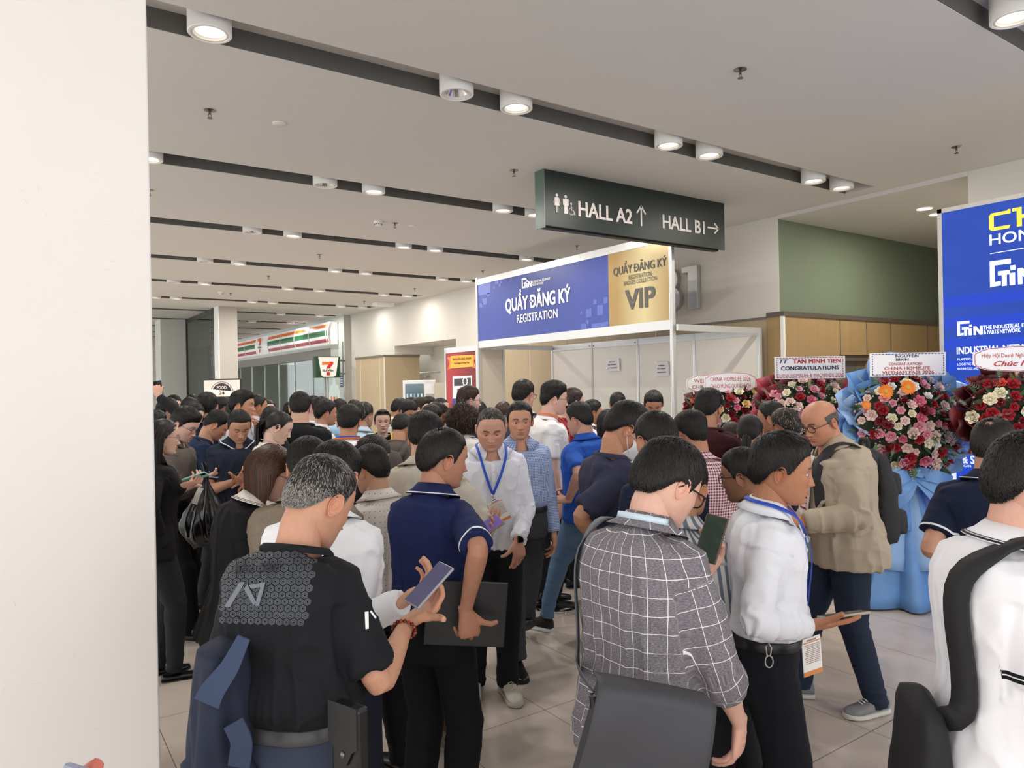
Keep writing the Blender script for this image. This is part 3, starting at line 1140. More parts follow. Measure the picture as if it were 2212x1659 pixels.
def trousers(b, spec, feet):
 q = b.Q['leg']
 top = spec.get('top', 1.0)
 ease = spec.get('ease', .012)
 rings = [b.ring(z, ease * (1.1 if z < .95 else 1.0), 40) for z in (.80, .83, .87, .92, .96, top)]
 parts = [ring_arrays(rings)]
 wl = spec.get('leg', 'straight')
 end = {'straight': (.078, .070, .064, .061, .060), 'wide': (.094, .094, .098, .102, .106), 'slim': (.070, .060, .055, .049, .045)}[wl]
 gl = .5 + .5 * b.g
 legs = []
 for sd, ft in ((1, feet[0]), (-1, feet[1])):
  H = np.array([sd * .088 * gl, .0, .90])
  An = np.array([ft[0], ft[1], .085 + ft[2]])
  L1, L2 = .415, .415
  d = An - H
  dist = min(np.linalg.norm(d), L1 + L2 - .002)
  u = nrm(d)
  aa = dist / 2
  h = math.sqrt(max(0, L1 * L1 - aa * aa))
  pole = np.array([sd * .08, 1, 0])
  po = nrm(pole - u * pole.dot(u))
  K = H + u * aa + po * h
  A2 = H + u * dist
  pts = [H + [0, 0, .02], H + (K - H) * .25, H + (K - H) * .55, H + (K - H) * .85, K, K + (A2 - K) * .18, K + (A2 - K) * .45, K + (A2 - K) * .75, A2 + (0, -.008, -.035)]
  rad = [.094 * gl, .098 * gl, .088 * gl, .078 * gl, end[0] * .98, end[0] * .97, end[1], end[2], end[3]]
  legs.append((H, K, A2))
  parts.append(tube_arrays(pts, rad, 20))
 V, Fs, N = voxel(parts, q, 4)
 amp = spec.get('fold', .007)
 rid = lambda k: (1 - np.abs(k)) ** 2 - .45
 kn = np.zeros(len(V))
 for H, K, A2 in legs:
  kn = np.maximum(kn, np.exp(-(np.linalg.norm(V - K, axis=1) / .11) ** 2))
  kn = np.maximum(kn, 1.3 * np.exp(-(np.linalg.norm(V - A2, axis=1) / .11) ** 2))
  kn = np.maximum(kn, .9 * np.exp(-(np.linalg.norm(V - H - [0, .05, -.08], axis=1) / .09) ** 2))
 d = amp * (rid(vnoise(V * [9, 9, 22], 31)) * (.25 + 1.1 * kn) + .6 * rid(vnoise(V * [16, 16, 2.5], 33)))
 V = V + N * (d * (1 - sstep(V[:, 2], .93, .98)))[:, None]
 pat = np.stack([V[:, 0] + V[:, 1], V[:, 2], V[:, 1]], 1)
 return V, Fs, pat, legs
def shoe(kind, sd, sock=None):
 """returns [(name, V, F, material colour, rough)] in foot space (ankle above origin, toes along +y)"""
 hgt = {'sneaker': .085, 'dress': .07, 'boot': .11, 'flat': .045}[kind]
 st = [(-.082, .020, .45), (-.074, .030, .9), (-.05, .036, 1.0), (-.01, .037, 1.0), (.03, .039, .92), (.07, .044, .70), (.11, .048, .55), (.145, .046, .45), (.17, .038, .36), (.185, .022, .26), (.190, .008, .18)]
 out = []
 rings, sr = [], []
 n = 20
 sole = {'sneaker': .028, 'dress': .014, 'boot': .040, 'flat': .010}[kind]
 for y, w, h in st:
  H = max(.022, hgt * h)
  if kind == 'flat' and -.06 < y < .10:
   H = .030
  ring, ring2 = [], []
  cx = sd * -.010 * sstep(y, .05, .19)
  for k in range(n):
   a = 2 * PI * k / n
   ca, sa = math.cos(a), math.sin(a)
   x = w * np.sign(ca) * abs(ca) ** .75
   z = sole * .7 + (H / 2) * (1 + np.sign(sa) * abs(sa) ** .7)
   x *= 1 - .35 * max(0, sa) ** 2
   ring.append((cx + x, y, z))
   zz = sole / 2 * (1 + np.sign(sa) * abs(sa) ** .35)
   ring2.append((cx + (w + .0035) * np.sign(ca) * abs(ca) ** .55, y * 1.02, zz + (.004 if y > .16 else 0)))
  rings.append(ring)
  sr.append(ring2)
 return ring_arrays(rings), ring_arrays(sr)
def ribbon(pts, nrmls, width, th=.0025):
 P = np.asarray(pts, float)
 Nn = nrm_rows(np.asarray(nrmls, float))
 T = np.gradient(P, axis=0)
 S = nrm_rows(np.cross(T, Nn))
 wd = np.asarray(width, float) * np.ones(len(P))
 a = P + S * (wd / 2)[:, None]
 c = P - S * (wd / 2)[:, None]
 R = np.stack([a, c, c + Nn * th, a + Nn * th], 1)
 return ring_arrays(R)
def resample(pts, n):
 P = np.asarray(pts, float)
 L = np.concatenate([[0], np.cumsum(np.linalg.norm(np.diff(P, axis=0), axis=1))])
 t = np.linspace(0, L[-1], n)
 Q = np.stack([np.interp(t, L, P[:, i]) for i in range(3)], 1)
 for _ in range(2):
  Q[1:-1] = (Q[:-2] + 2 * Q[1:-1] + Q[2:]) / 4
 return Q
def person(sp):
 b = Body(sp)
 rng = np.random.default_rng(zlib.crc32(sp['label'].encode()) & 0xffff)
 feet = sp.get('feet', ((.10, .0, 0, -10), (-.10, .0, 0, 10)))
 # ---------- placement: pixel of the top of the head + depth
 top_local = b.hc + b.Rh @ np.array([0, -.02, .1155 * b.hs])
 top_local[2] = (b.hc[2] + .112 * b.hs)
 u, v, depth = sp['at']
 wpt = at(u, v, depth)
 hair_h = sp.get('hair', {}).get('top', .022) * .8
 s = (wpt[2] - hair_h) / top_local[2]
 hd = CAM_YAW - PI / 2 - sp.get('face', 0) * D2R - math.atan((u - CX) / FPX)
 loc = np.array([wpt[0], wpt[1], 0.0])
 cr, sr = math.cos(hd), math.sin(hd)
 hx, hy = b.hc[0] * s, b.hc[1] * s
 loc[0] -= hx * cr - hy * sr
 loc[1] -= hx * sr + hy * cr
 b.s, b.loc, b.hd = s, loc, hd
 b.Rw = rot('Z', hd / D2R)
 sp['_scale'] = s
 b.set_arms()
 # ---------- skin: arms, hands, neck fused; head on top
 parts = []
 ga = (0.82 if b.fem else 1.0) * (.6 + .4 * b.g) * sp.get('arm', 1.0)
 show = sp.get('hands', True)
 for sd in (1, -1):
  a = b.arm[sd]
  P = b.arm_path(sd)
  cen = b.tp([[0, -.015, 1.36]])[0]
  pts = np.vstack([cen, P])
  rad = [.040, .047, .046, .044, .042, .0395, .0385, .0385, .040, .040, .037, .032, (.0285, .0225), (.026, .020)]
  rad = [(r * ga if not isinstance(r, tuple) else (r[0] * ga, r[1] * ga)) for r in rad][:len(pts)]
  parts.append(tube_arrays(pts, rad, 16))
  for V, Fs in hand_parts(a['pose'], sd, .93 if b.fem else 1.03):
   parts.append((a['W'] + V @ a['R'].T, Fs))
 nk = .050 if b.fem else .0585 * (.5 + .5 * b.g)
 npts = [b.tp([[0, -.015, 1.33]])[0], b.tp([[0, -.016, 1.41]])[0], b.tp([[0, -.014, 1.455]])[0],
   (b.tp([[0, -.012, 1.50]])[0] + b.hc + b.Rh @ np.array([0, -.035, -.075])) / 2, b.hc + b.Rh @ np.array([0, -.030, -.035])]
 parts.append(tube_arrays(npts, [nk * 1.5, nk * 1.3, nk * 1.06, nk, nk * .98], 20))
 V, Fs, N = voxel(parts, b.Q['arm'], 3)
 skin = skin_tone(sp)
 C = np.tile(skin, (len(V), 1))
 hand = np.zeros(len(V))
 for sd in (1, -1):
  hand = np.maximum(hand, np.exp(-(np.linalg.norm(V - (b.arm[sd]['W'] + b.arm[sd]['R'] @ np.array([0, .12, 0])), axis=1) / .08) ** 2))
 C = C * (1 + hand[:, None] * np.array([.03, -.07, -.08]))
 mb = MB()
 VV, FF, CC = [V], [tuple(f) for f in Fs], [C]
 nb = len(V)
 Vh, Fh, Ch = head_arrays(b)
 VV.append(b.hc + Vh @ b.Rh.T)
 FF += [tuple(i + nb for i in f) for f in Fh]
 CC.append(Ch)
 nb += len(Vh)
 for sd in (1, -1):
  Ve, Fe = ear_arrays(b, sd)
  VV.append(b.hc + Ve @ b.Rh.T)
  FF += [tuple(i + nb for i in f) for f in Fe]
  CC.append(np.tile(skin * np.array([1.02, .90, .88]), (len(Ve), 1)))
  nb += len(Ve)
 eyes = sp.get('eyes', .0)
 if eyes:
  for sd in (1, -1):
   for lo, hi in ((15 - 42 * (1 - eyes), 88), (-88, -27 - 6 * eyes)):
    Ve, Fe = lid_arrays(sd, lo, hi)
    VV.append(b.hc + (Ve * b.hs) @ b.Rh.T)
    FF += [tuple(i + nb for i in f) for f in Fe]
    CC.append(np.tile(skin * np.array([.90, .82, .80]), (len(Ve), 1)))
    nb += len(Ve)
 V = np.vstack(VV) * s
 me = new_mesh('person', V, FF, [SKIN], smooth=True, attrs={'Col': np.vstack(CC)})
 root = mkobj(sp.get('name', 'person'), me, None, loc, hd)
 tag(root, sp['label'], 'person', sp.get('group'))
 b.root = root
 def part(name, V, Fs, mat, parent=None, smooth=True, attrs=None, label=None, sharp=None, mi=None):
  me = new_mesh(name, np.asarray(V) * s, Fs, mat if isinstance(mat, (list, tuple)) else [mat], mi=mi, smooth=smooth, sharp=sharp, attrs=attrs)
  o = mkobj(name, me, parent or root)
  if label:
   o['label'] = label
  return o
 b.part = part
 # ---------- eyes
 if eyes:
  for sd in (1, -1):
   Ve, Fe, mi = eye_arrays(sd, sp.get('gaze', 0), -8 if eyes > .7 else -22)
   part('eye', b.hc + (Ve * b.hs) @ b.Rh.T, Fe, [M('e6dfd8', .25, noise=0), M('140c08', .12, noise=0)], mi=mi)
 # ---------- hair
 h = hair_object(b, rng)
 if h:
  part('hair', h[0], h[1], HAIRM, attrs={'Col': h[2]})
 # ---------- clothes
 sh = sp.get('shirt', {})
 Vs, Fs, pat = shirt(b, sh)
 bands = ()
 if sh.get('hem_c') and sh.get('sleeve', 'short') == 'short':
  ye = round(1.39 - (sh.get('slen', .70) + .035) * .285 * (.95 if b.fem else 1), 4)
  bands = tuple((ye + o_ + .014, ye + o_ + .0225, sh['hem_c']) for o_ in sh.get('band_at', (.0,)))
 shm = fabric(sh.get('c', 'e8e8e8'), sh.get('pat', 'plain'), sh.get('c2', 'ffffff'), scale=sh.get('scale', 1.0), bands=bands)
 b.shirt_o = part('shirt', Vs, Fs, shm, attrs={'pat': pat})
 b.shirt_arr = (Vs, Fs)
 tr = sp.get('pants', {})
 Vt, Ft, patt, legs = trousers(b, tr, feet)
 part('trousers', Vt, Ft, fabric(tr.get('c', '15161a'), tr.get('pat', 'plain'), tr.get('c2', '33435c')), attrs={'pat': patt})
 if sh.get('tuck') and b.q < 2:
  R = [b.ring(.975, .0175, 40), b.ring(.978, .0195, 40), b.ring(1.008, .0195, 40), b.ring(1.010, .0175, 40)]
  Vb, Fb = ring_arrays(R)
  part('belt', Vb, Fb, M(tr.get('belt', '17130f'), .4, noise=.1))
 # ---------- shoes
 kind = sp.get('shoe', 'dress')
 for sd, ft in ((1, feet[0]), (-1, feet[1])):
  (Vu, Fu), (Vso, Fso) = shoe(kind, sd)
  R = rot('Z', ft[3]) @ rot('X', -(ft[4] if len(ft) > 4 else 0))
  o = np.array([ft[0], ft[1], ft[2]])
  up = part('shoe', o + Vu @ R.T, Fu, M(sp.get('shoe_c', '101010'), .35 if kind != 'sneaker' else .7, noise=.12, nscale=30), sharp=60)
  part('sole', o + Vso @ R.T, Fso, M(sp.get('sole_c', '0c0c0c'), .6), parent=up, sharp=50)
  if b.q < 2 and kind == 'sneaker':
   mbl = MB()
   for i in range(5):
    y = .035 + i * .017
    mbl.tube([(-.018, y, .098 - .30 * (y - .03)), (0, y + .005, .106 - .30 * (y - .03)), (.018, y, .098 - .30 * (y - .03))], [.003] * 3, 6)
   part('laces', o + np.array(mbl.v) @ R.T, mbl.f, M(sp.get('lace_c', 'd8d6d0'), .8), parent=up)
 # ---------- collar
 col = sh.get('collar')
 if col:
  collar(b, col, shm if sh.get('collar_c') is None else fabric(sh['collar_c']), sh)
 if sh.get('sleeve') == 'long' and b.q < 2:
  for sd in (1, -1):
   a = b.arm[sd]
   d = nrm(a['W'] - a['E'])
   ga2 = (.85 if b.fem else 1)
   pts = [a['W'] - d * .055, a['W'] - d * .052, a['W'] - d * .012, a['W'] - d * .008]
   Vc, Fc = tube_arrays(pts, [.036 * ga2, .0405 * ga2, .0385 * ga2, .034 * ga2], 20)
   part('cuff', Vc, Fc, shm, attrs={'pat': Vc})
 if sh.get('sleeve') == 'rolled':
  for sd in (1, -1):
   a = b.arm[sd]
   d = nrm(a['W'] - a['E'])
   for k in range(2):
    p0 = a['E'] + d * (.045 + .022 * k)
    pts = [p0, p0 + d * .006, p0 + d * .034, p0 + d * .040]
    Vc, Fc = tube_arrays(pts, [.050, .0615 - .003 * k, .0605 - .003 * k, .050], 24)
    Vc = Vc + (vnoise(Vc * 60, 4) * .004)[:, None] * nrm(np.array([1, 1, 1]))
    part('cuff', Vc, Fc, shm, attrs={'pat': np.stack([Vc[:, 0], Vc[:, 2], Vc[:, 1]], 1)})
 if sh.get('placket'):
  placket(b, shm, sh)
 if sp.get('glasses'):
  glasses(b, sp['glasses'])
 if sp.get('lanyard'):
  lanyard(b, sp['lanyard'])
 if sp.get('watch'):
  watch(b, *sp['watch'])
 for k in sp.get('straps', ()):
  pass
 return b
def lid_arrays(sd, lo, hi):
 """strip of a sphere a little larger than the eyeball, between two elevations"""
 c = np.array([sd * .0315, .0708, .0015])
 V, Fs = [], []
 na, ne = 19, 7
 for i in range(ne):
  el = (lo + (hi - lo) * i / (ne - 1)) * D2R
  for j in range(na):
   az = (-92 + 184 * j / (na - 1)) * D2R
   r = .0130
   V.append(c + r * np.array([math.cos(el) * math.sin(az) * 1.12, math.cos(el) * math.cos(az), math.sin(el)]))
 for i in range(ne - 1):
  for j in range(na - 1):
   Fs.append((i * na + j, i * na + j + 1, (i + 1) * na + j + 1, (i + 1) * na + j))
 return np.array(V), Fs
def eye_arrays(sd, gaze, down):
 c = np.array([sd * .0315, .0706, .0015])
 V, Fs, mi = [], [], []
 n, m = 20, 14
 fw = np.array([math.sin(gaze * D2R) * math.cos(down * D2R), math.cos(gaze * D2R) * math.cos(down * D2R), math.sin(down * D2R)])
 X = nrm(np.cross(fw, [0, 0, 1]))
 Z = np.cross(X, fw)
 for i in range(m + 1):
  th = PI * i / m
  for j in range(n):
   a = 2 * PI * j / n
   V.append(c + .0121 * (fw * math.cos(th) + (X * math.cos(a) + Z * math.sin(a)) * math.sin(th)))
 for i in range(m):
  for j in range(n):
   j2 = (j + 1) % n
   Fs.append((i * n + j, (i + 1) * n + j, (i + 1) * n + j2, i * n + j2))
   mi.append(1 if i < 2 or (i == 2) else 0)
 return np.array(V), Fs, mi
def neck_loop(b, z, r_add, phis, front_drop=0.0, tiltf=0.0):
 """points of a loop around the base of the neck"""
 hw, yf, yb = b.prof(z, 0)
 out = []
 for p in phis:
  x = (hw + r_add) * math.sin(p)
  y = (yf + r_add) * math.cos(p) if math.cos(p) > 0 else (yb + r_add) * math.cos(p)
  out.append((x, y - .010, z - front_drop * max(0, math.cos(p)) ** 2))
 return b.tp(out)
def collar(b, kind, mat, sh):
 n = 48 if b.q == 0 else 32
 part = b.part
 if kind == 'crew':
  phis = np.linspace(0, 2 * PI, n, endpoint=False)
  A = neck_loop(b, 1.446, .003, phis, .030)
  Bq = neck_loop(b, 1.436, .014, phis, .034)
  R = np.stack([A, A + (Bq - A) * .5 + [0, 0, .006], Bq, Bq + [0, 0, -.010]], 0)
  V, Fs = R.reshape(-1, 3), []
  for i in range(3):
   for j in range(n):
    j2 = (j + 1) % n
    Fs.append((i * n + j, i * n + j2, (i + 1) * n + j2, (i + 1) * n + j))
  part('neckband', V, Fs, mat, attrs={'pat': np.stack([np.tile(phis, 4) * .07, V[:, 2], V[:, 1]], 1)})
  return
 gap = .30 if kind == 'polo' else .22
 if sh.get('open'):
  gap = .42
 phis = np.linspace(gap, 2 * PI - gap, n)
 k = sh.get('chigh', 1.0)
 zb = 1.438
 stand = .040 * k
 A = neck_loop(b, zb, .006, phis, .018)
 Bq = neck_loop(b, zb + stand, .004, phis, .030)
 kc = .70 if b.fem else (.82 if kind == 'polo' else 1.0)
 Cq = neck_loop(b, zb + stand + .002, .011 * kc, phis, .030)
 pt = np.exp(-((phis - gap) / .35) ** 2) + np.exp(-((2 * PI - gap - phis) / .35) ** 2)
 D = neck_loop(b, zb + .016, .021 * kc, phis, .022)
 Eq = neck_loop(b, zb - .004, .030 * kc, phis, .020)
 up = b.tp([[0, 0, 1.5]])[0] - b.tp([[0, 0, 1.4]])[0]
 fwd = b.tp([[0, .1, 1.45]])[0] - b.tp([[0, 0, 1.45]])[0]
 plen = sh.get('point', .034 if kind == 'shirt' else .024)
 Eq = Eq - np.outer(pt, nrm(up)) * plen + np.outer(pt, nrm(fwd)) * .012
 D = D - np.outer(pt, nrm(up)) * plen * .4 + np.outer(pt, nrm(fwd)) * .006
 E2 = Eq - nrm(up) * .001 - nrm_rows(Eq - b.tp([[0, 0, 1.43]])[0]) * .003
 D2 = D - nrm_rows(D - b.tp([[0, 0, 1.45]])[0]) * .003
 rows = [A, Bq, Cq, D, Eq, E2, D2]
 V = np.concatenate(rows)
 Fs = []
 for i in range(len(rows) - 1):
  for j in range(n - 1):
   Fs.append((i * n + j, i * n + j + 1, (i + 1) * n + j + 1, (i + 1) * n + j))
 pat = np.stack([np.tile(phis, len(rows)) * .075, V[:, 2], V[:, 1]], 1)
 co = part('collar', V, Fs, mat, attrs={'pat': pat})
 tr = sh.get('trim')
 if tr:
  for f0, f1 in sh.get('trim_at', ((.62, .82),)):
   a, c = D + (Eq - D) * f0, D + (Eq - D) * f1
   o = nrm_rows((a + c) / 2 - b.tp([[0, 0, 1.43]])[0]) * .0018
   a, c = a + o, c + o
   Vq = np.concatenate([a, c])
   Fq = [(j, j + 1, n + j + 1, n + j) for j in range(n - 1)]
   part('collar_stripe', Vq, Fq, M(tr, .8), parent=co)
def placket(b, mat, sh):
 zt, zb = (1.385 if sh.get('open') else 1.400), sh.get('pbot', .99 if sh.get('tuck') else .86)
 zs = np.linspace(zt, zb, 24)
 f = sh.get('fit', .016)
 pts = np.array([b.surf(0, z, True, f + .004 + .004 * float(1 - sstep(z, 1.0, 1.2))) for z in zs])
 nn = np.tile(b.tp([[0, 1, 1.2]])[0] - b.tp([[0, 0, 1.2]])[0], (len(zs), 1))
 V, Fs = ribbon(pts, nn, .030, .004)
 po = b.part('button_placket', V, Fs, mat, attrs={'pat': np.stack([V[:, 0], V[:, 2], V[:, 1]], 1)})
 for i in range(2, 23, 3):
  mb = MB()
  mb.lathe([(.001, 0), (.0055, .0005), (.0055, .003), (.001, .0035)], 12)
  R = np.array([[1, 0, 0], [0, 0, -1], [0, 1, 0]]).T
  Vb = np.array(mb.v) @ np.array([[1, 0, 0], [0, 0, 1], [0, 1, 0]]) + pts[i] + nrm(nn[0]) * .004
  b.part('button', Vb, mb.f, M('e9e6df', .3), parent=po)
def glasses(b, sp):
 """sp: (frame colour, half width, height, thick, round)"""
 col, rw, rh, th, ex = sp if isinstance(sp, tuple) else (sp, .026, .020, .0014, 2.6)
 mb, lens = MB(), MB()
 for sd in (1, -1):
  pts = []
  n = 28
  for k in range(n + 1):
   a = 2 * PI * k / n
   x = rw * np.sign(math.cos(a)) * abs(math.cos(a)) ** (2 / ex)
   z = rh * np.sign(math.sin(a)) * abs(math.sin(a)) ** (2 / ex)
   pts.append((sd * .0325 + x, .0985 - .10 * abs(sd * .0325 + x) ** 1.0 * .5, z - .003))
  mb.tube(pts, [th] * len(pts), 6, cap=False)
  lens.add([np.array(p) - [0, .0006, 0] for p in pts[:-1]], [tuple(range(n))])
  xo = sd * (.0325 + rw)
  mb.tube([(xo, .0955, .004), (sd * .0745, .086, .006), (sd * .0800, .04, .006), (sd * .0805, -.010, .004), (sd * .079, -.030, -.010)], [th] * 5, 6)
 mb.tube([(-.0325 + rw, .0985, .001), (0, .103, .004), (.0325 - rw, .0985, .001)], [th] * 3, 6)
 V = b.hc + (np.array(mb.v) * b.hs) @ b.Rh.T
 g = b.part('glasses', V, mb.f, M(col, .3, .2, noise=0))
 if b.q < 2:
  t = GLASS_LENS
  b.part('lens', b.hc + (np.array(lens.v) * b.hs) @ b.Rh.T, lens.f, t, parent=g, smooth=False)
def _lens_mat():
 t = NT('lens_glass', .05, 0, .5)
 tr = t.n('ShaderNodeBsdfTransparent')
 gl = t.n('ShaderNodeBsdfGlossy')
 gl.inputs['Roughness'].default_value = .05
 mx = t.n('ShaderNodeMixShader')
 mx.inputs[0].default_value = .10
 t.link(tr.outputs[0], mx.inputs[1])
 t.link(gl.outputs[0], mx.inputs[2])
 t.link(mx.outputs[0], t.out.inputs[0])
 return t.mat
GLASS_LENS = _lens_mat()
def lanyard(b, sp):
 """sp: dict(c, badge=(z of its top, tilt deg), bx)"""
 col = M(sp.get('c', '1d4fc0'), .6, noise=.08)
 fit = b.sp.get('shirt', {}).get('fit', .016) + .014
 zc = sp.get('low', 1.20)
 bx = sp.get('bx', 0.0)
 back = neck_loop(b, 1.468, .024, np.linspace(PI * .5, PI * 1.5, 14), 0)
 pts = []
 rgt, lft = [], []
 for z in np.linspace(1.445, zc, 16):
  t = (1.445 - z) / (1.445 - zc)
  x = .082 * (1 - t) ** .9 + bx * t
  rgt.append(b.surf(x, z, True, fit + .008 * (1 - t)))
  x = -.082 * (1 - t) ** .9 + bx * t
  lft.append(b.surf(x, z, True, fit + .008 * (1 - t)))
 allp = np.array(rgt[::-1] + list(back) + lft)
 allp = resample(allp, 60)
 cen = b.tp(np.stack([np.zeros(60), np.full(60, -.02), np.full(60, 1.40)], 1))
 nn = allp - b.tp([[0, -.02, 1.36]])[0]
 fw = b.tp([[0, 1, 1.3]])[0] - b.tp([[0, 0, 1.3]])[0]
 w = np.minimum(1, np.abs(np.arange(60) - 29.5) / 14.0)[:, None]
 nn = nrm_rows(nn) * (1 - w) + fw * w
 V, Fs = ribbon(allp, nn, sp.get('w', .016), .002)
 ly = b.part('lanyard', V, Fs, col)
 if sp.get('badge'):
  zt, tilt = sp['badge']
  wd, hg = sp.get('size', (.092, .135))
  o = b.surf(bx, zc - .02, True, fit + .016)
  R = rot('Y', tilt)
  tw = b.tw[-1] / D2R
  R = rot('Z', tw + sp.get('byaw', 0)) @ R
  mb = MB()
  mb.tube([(0, 0, .03), (0, 0, .0)], [.004, .004], 8)
  mb.box(-.010, .010, -.002, .002, -.012, .002)
  b.part('clip', o + np.array(mb.v) @ R.T, mb.f, M('cfd2d6', .25, .9, noise=0), parent=ly)
  mb = MB()
  mb.box(-wd / 2, wd / 2, .0, .0025, -.012 - hg, -.012)
  bd = b.part('badge', o + np.array(mb.v) @ R.T, mb.f, M(sp.get('bc', 'f1efec'), .3, noise=.02), parent=ly, smooth=False)
  mb = MB()
  y = .0032
  acc = sp.get('acc', 'd98a4a')
  mb.box(-wd / 2, wd / 2, y, y + .0004, -.012 - hg, -.012 - hg * .88, 0)
  mb.box(-wd * .44, wd * .44, y, y + .0004, -.012 - hg * .13, -.012 - hg * .105, 0)
  rr = random.Random(3)
  for i in range(11):
   z = -.012 - hg * (.18 + i * .048)
   x = -wd * .42
   while x < wd * .30:
    w2 = rr.uniform(.004, .012)
    mb.box(x, min(x + w2, wd * .42), y, y + .0004, z - hg * .018, z, 1)
    x += w2 + .0025
  mb.box(-wd * .25, wd * .25, y, y + .0004, -.012 - hg * .085, -.012 - hg * .045, 1)
  b.part('print', o + np.array(mb.v) @ R.T, mb.f, [M(acc, .5), M('a58a83', .6)], parent=ly, smooth=False, mi=mb.mi)
def watch(b, sd, col='101012'):
 a = b.arm[sd]
 d = nrm(a['W'] - a['E'])
 p = a['W'] - d * .004
 V, Fs = tube_arrays([p - d * .010, p - d * .009, p + d * .009, p + d * .010], [(.026, .022), (.0305, .0255), (.0305, .0255), (.026, .022)], 20)
 w = b.part('watch', V, Fs, M(col, .4, noise=0))
 R = a['R']
 mb = MB()
 c = p + R @ np.array([0, 0, .0255])
 mb.obox(c, R[:, 0], R[:, 1], R[:, 2], .017, .019, .005)
 b.part('watch_face', mb.v, mb.f, M('07080a', .08, noise=0), parent=w, smooth=False)
# =====================================================================  ROOM
XW = 8.5
CZ = 4.0
UP = np.array([0, 0, 1.0])
AX = np.array([1.0, 0, 0])
AY = np.array([0, 1.0, 0])
def struct(o, label, cat='wall'):
 return tag(o, label, cat, kind='structure')
def floor_mat():
 t = NT('floor_tiles', .13, 0, .5)
 x, y, z = t.xyz(t.obj())
 fx = t.m('ABSOLUTE', t.m('SUBTRACT', t.m('FRACT', t.m('DIVIDE', t.m('SUBTRACT', x, 2.385), .5915)), .5))
 fy = t.m('ABSOLUTE', t.m('SUBTRACT', t.m('FRACT', t.m('DIVIDE', t.m('SUBTRACT', y, 2.01), 1.19)), .5))
 g = t.m('MAXIMUM', t.m('GREATER_THAN', fx, .5 - .0020 / .5915), t.m('GREATER_THAN', fy, .5 - .0022 / 1.19))
 n1 = t.noise(t.obj(), 1.3, 4)
 n2 = t.noise(t.obj(), 9, 4)
 f = t.m('ADD', t.m('MULTIPLY', n1, .6), t.m('MULTIPLY', n2, .4))
 base = t.mix(f, lin('b9aca0'), lin('cfc4b8'))
 t.color(t.mix(g, base, lin('5d534b')))
 t.link(t.m('ADD', t.m('MULTIPLY', n2, .10), t.m('ADD', .09, t.m('MULTIPLY', g, .4))), t.bs.inputs['Roughness'])
 return t.mat
def wood_mat(c='b39f80', c2='c9b89b', seams=None):
 t = NT('oak_panel_' + c, .5, 0, .35)
 P = t.obj()
 n = t.noise(t.mapping(P, (26, 26, .55)), 1.0, 5)
 n2 = t.noise(t.mapping(P, (90, 90, 1.6)), 1.0, 2)
 f = t.m('ADD', t.m('MULTIPLY', n, .65), t.m('MULTIPLY', n2, .35))
 t.color(t.mix(f, lin(c), lin(c2)))
 return t.mat
PAINT_W = M('dcd9d0', .75, noise=.012, nscale=2.5, name='white_wall_paint')
PAINT_C = M('d8d7d3', .8, noise=.015, nscale=1.6, name='ceiling_paint')
GROOVE = M('5e5d5a', .7, noise=.03, name='dark_groove_paint')
GREEN = M('74806a', .75, noise=.03, nscale=2, name='sage_green_paint')
OAK = wood_mat()
OAK2 = wood_mat('a0855c', 'b89c72')
ALU = M('d4d6d6', .35, .6, noise=.02, name='aluminium')
STEEL = M('c4c5c4', .42, .75, noise=.03, name='brushed_steel')
WHITE = M('f2f1ee', .5, noise=.01)
DARKM = M('3a3733', .5, .3)
PANEL = M('e9e6dc', .55, noise=.012, nscale=3, name='booth_panel')
# ---- floor
mb = MB()
mb.box(-4.2, 16, -2.8, 46, -.12, 0)
struct(mb.obj('floor', floor_mat()), 'beige polished tile floor under the whole crowd', 'floor')
# ---- ceiling with light grooves running away to the right
GY = [2.05, 4.83, 7.68, 10.45, 13.2, 16.0, 18.8, 21.5, 24.3, 27.1, 29.9, 32.7]
GW, GD, GX1 = .365, .13, 8.22
mb = MB()
y0 = -2.8
for gy in GY:
 mb.box(-4.2, XW, y0, gy - GW, CZ, CZ + .145, 0)
 mb.box(-4.2, GX1, gy - GW, gy, CZ + GD, CZ + .145, 2)
 mb.box(GX1, XW, gy - GW, gy, CZ, CZ + .145, 0)
 mb.box(-4.2, GX1, gy - .006, gy, CZ + .004, CZ + GD, 1)
 mb.box(-4.2, GX1, gy - GW, gy - GW + .006, CZ + .004, CZ + GD, 1)
 y0 = gy
mb.box(-4.2, XW, y0, 46, CZ, CZ + .145, 0)
struct(mb.obj('ceiling', [PAINT_C, GROOVE, M('c9c5c0', .7)]), 'flat off-white ceiling cut by dark recessed light grooves', 'ceiling')
mb = MB()
mb.box(XW - .03, XW + .004, 3.6, 5.95, CZ - .05, CZ + .02)
struct(mb.obj('trim_1', PAINT_C), 'thin ceiling edge where the hall ceiling drops over the green corridor', 'trim')
mb = MB()
mb.box(XW + .004, 15.2, 3.6, 5.95, CZ - .045, CZ + .145)
struct(mb.obj('ceiling', PAINT_C), 'lower corridor ceiling in front of the green wall', 'ceiling')
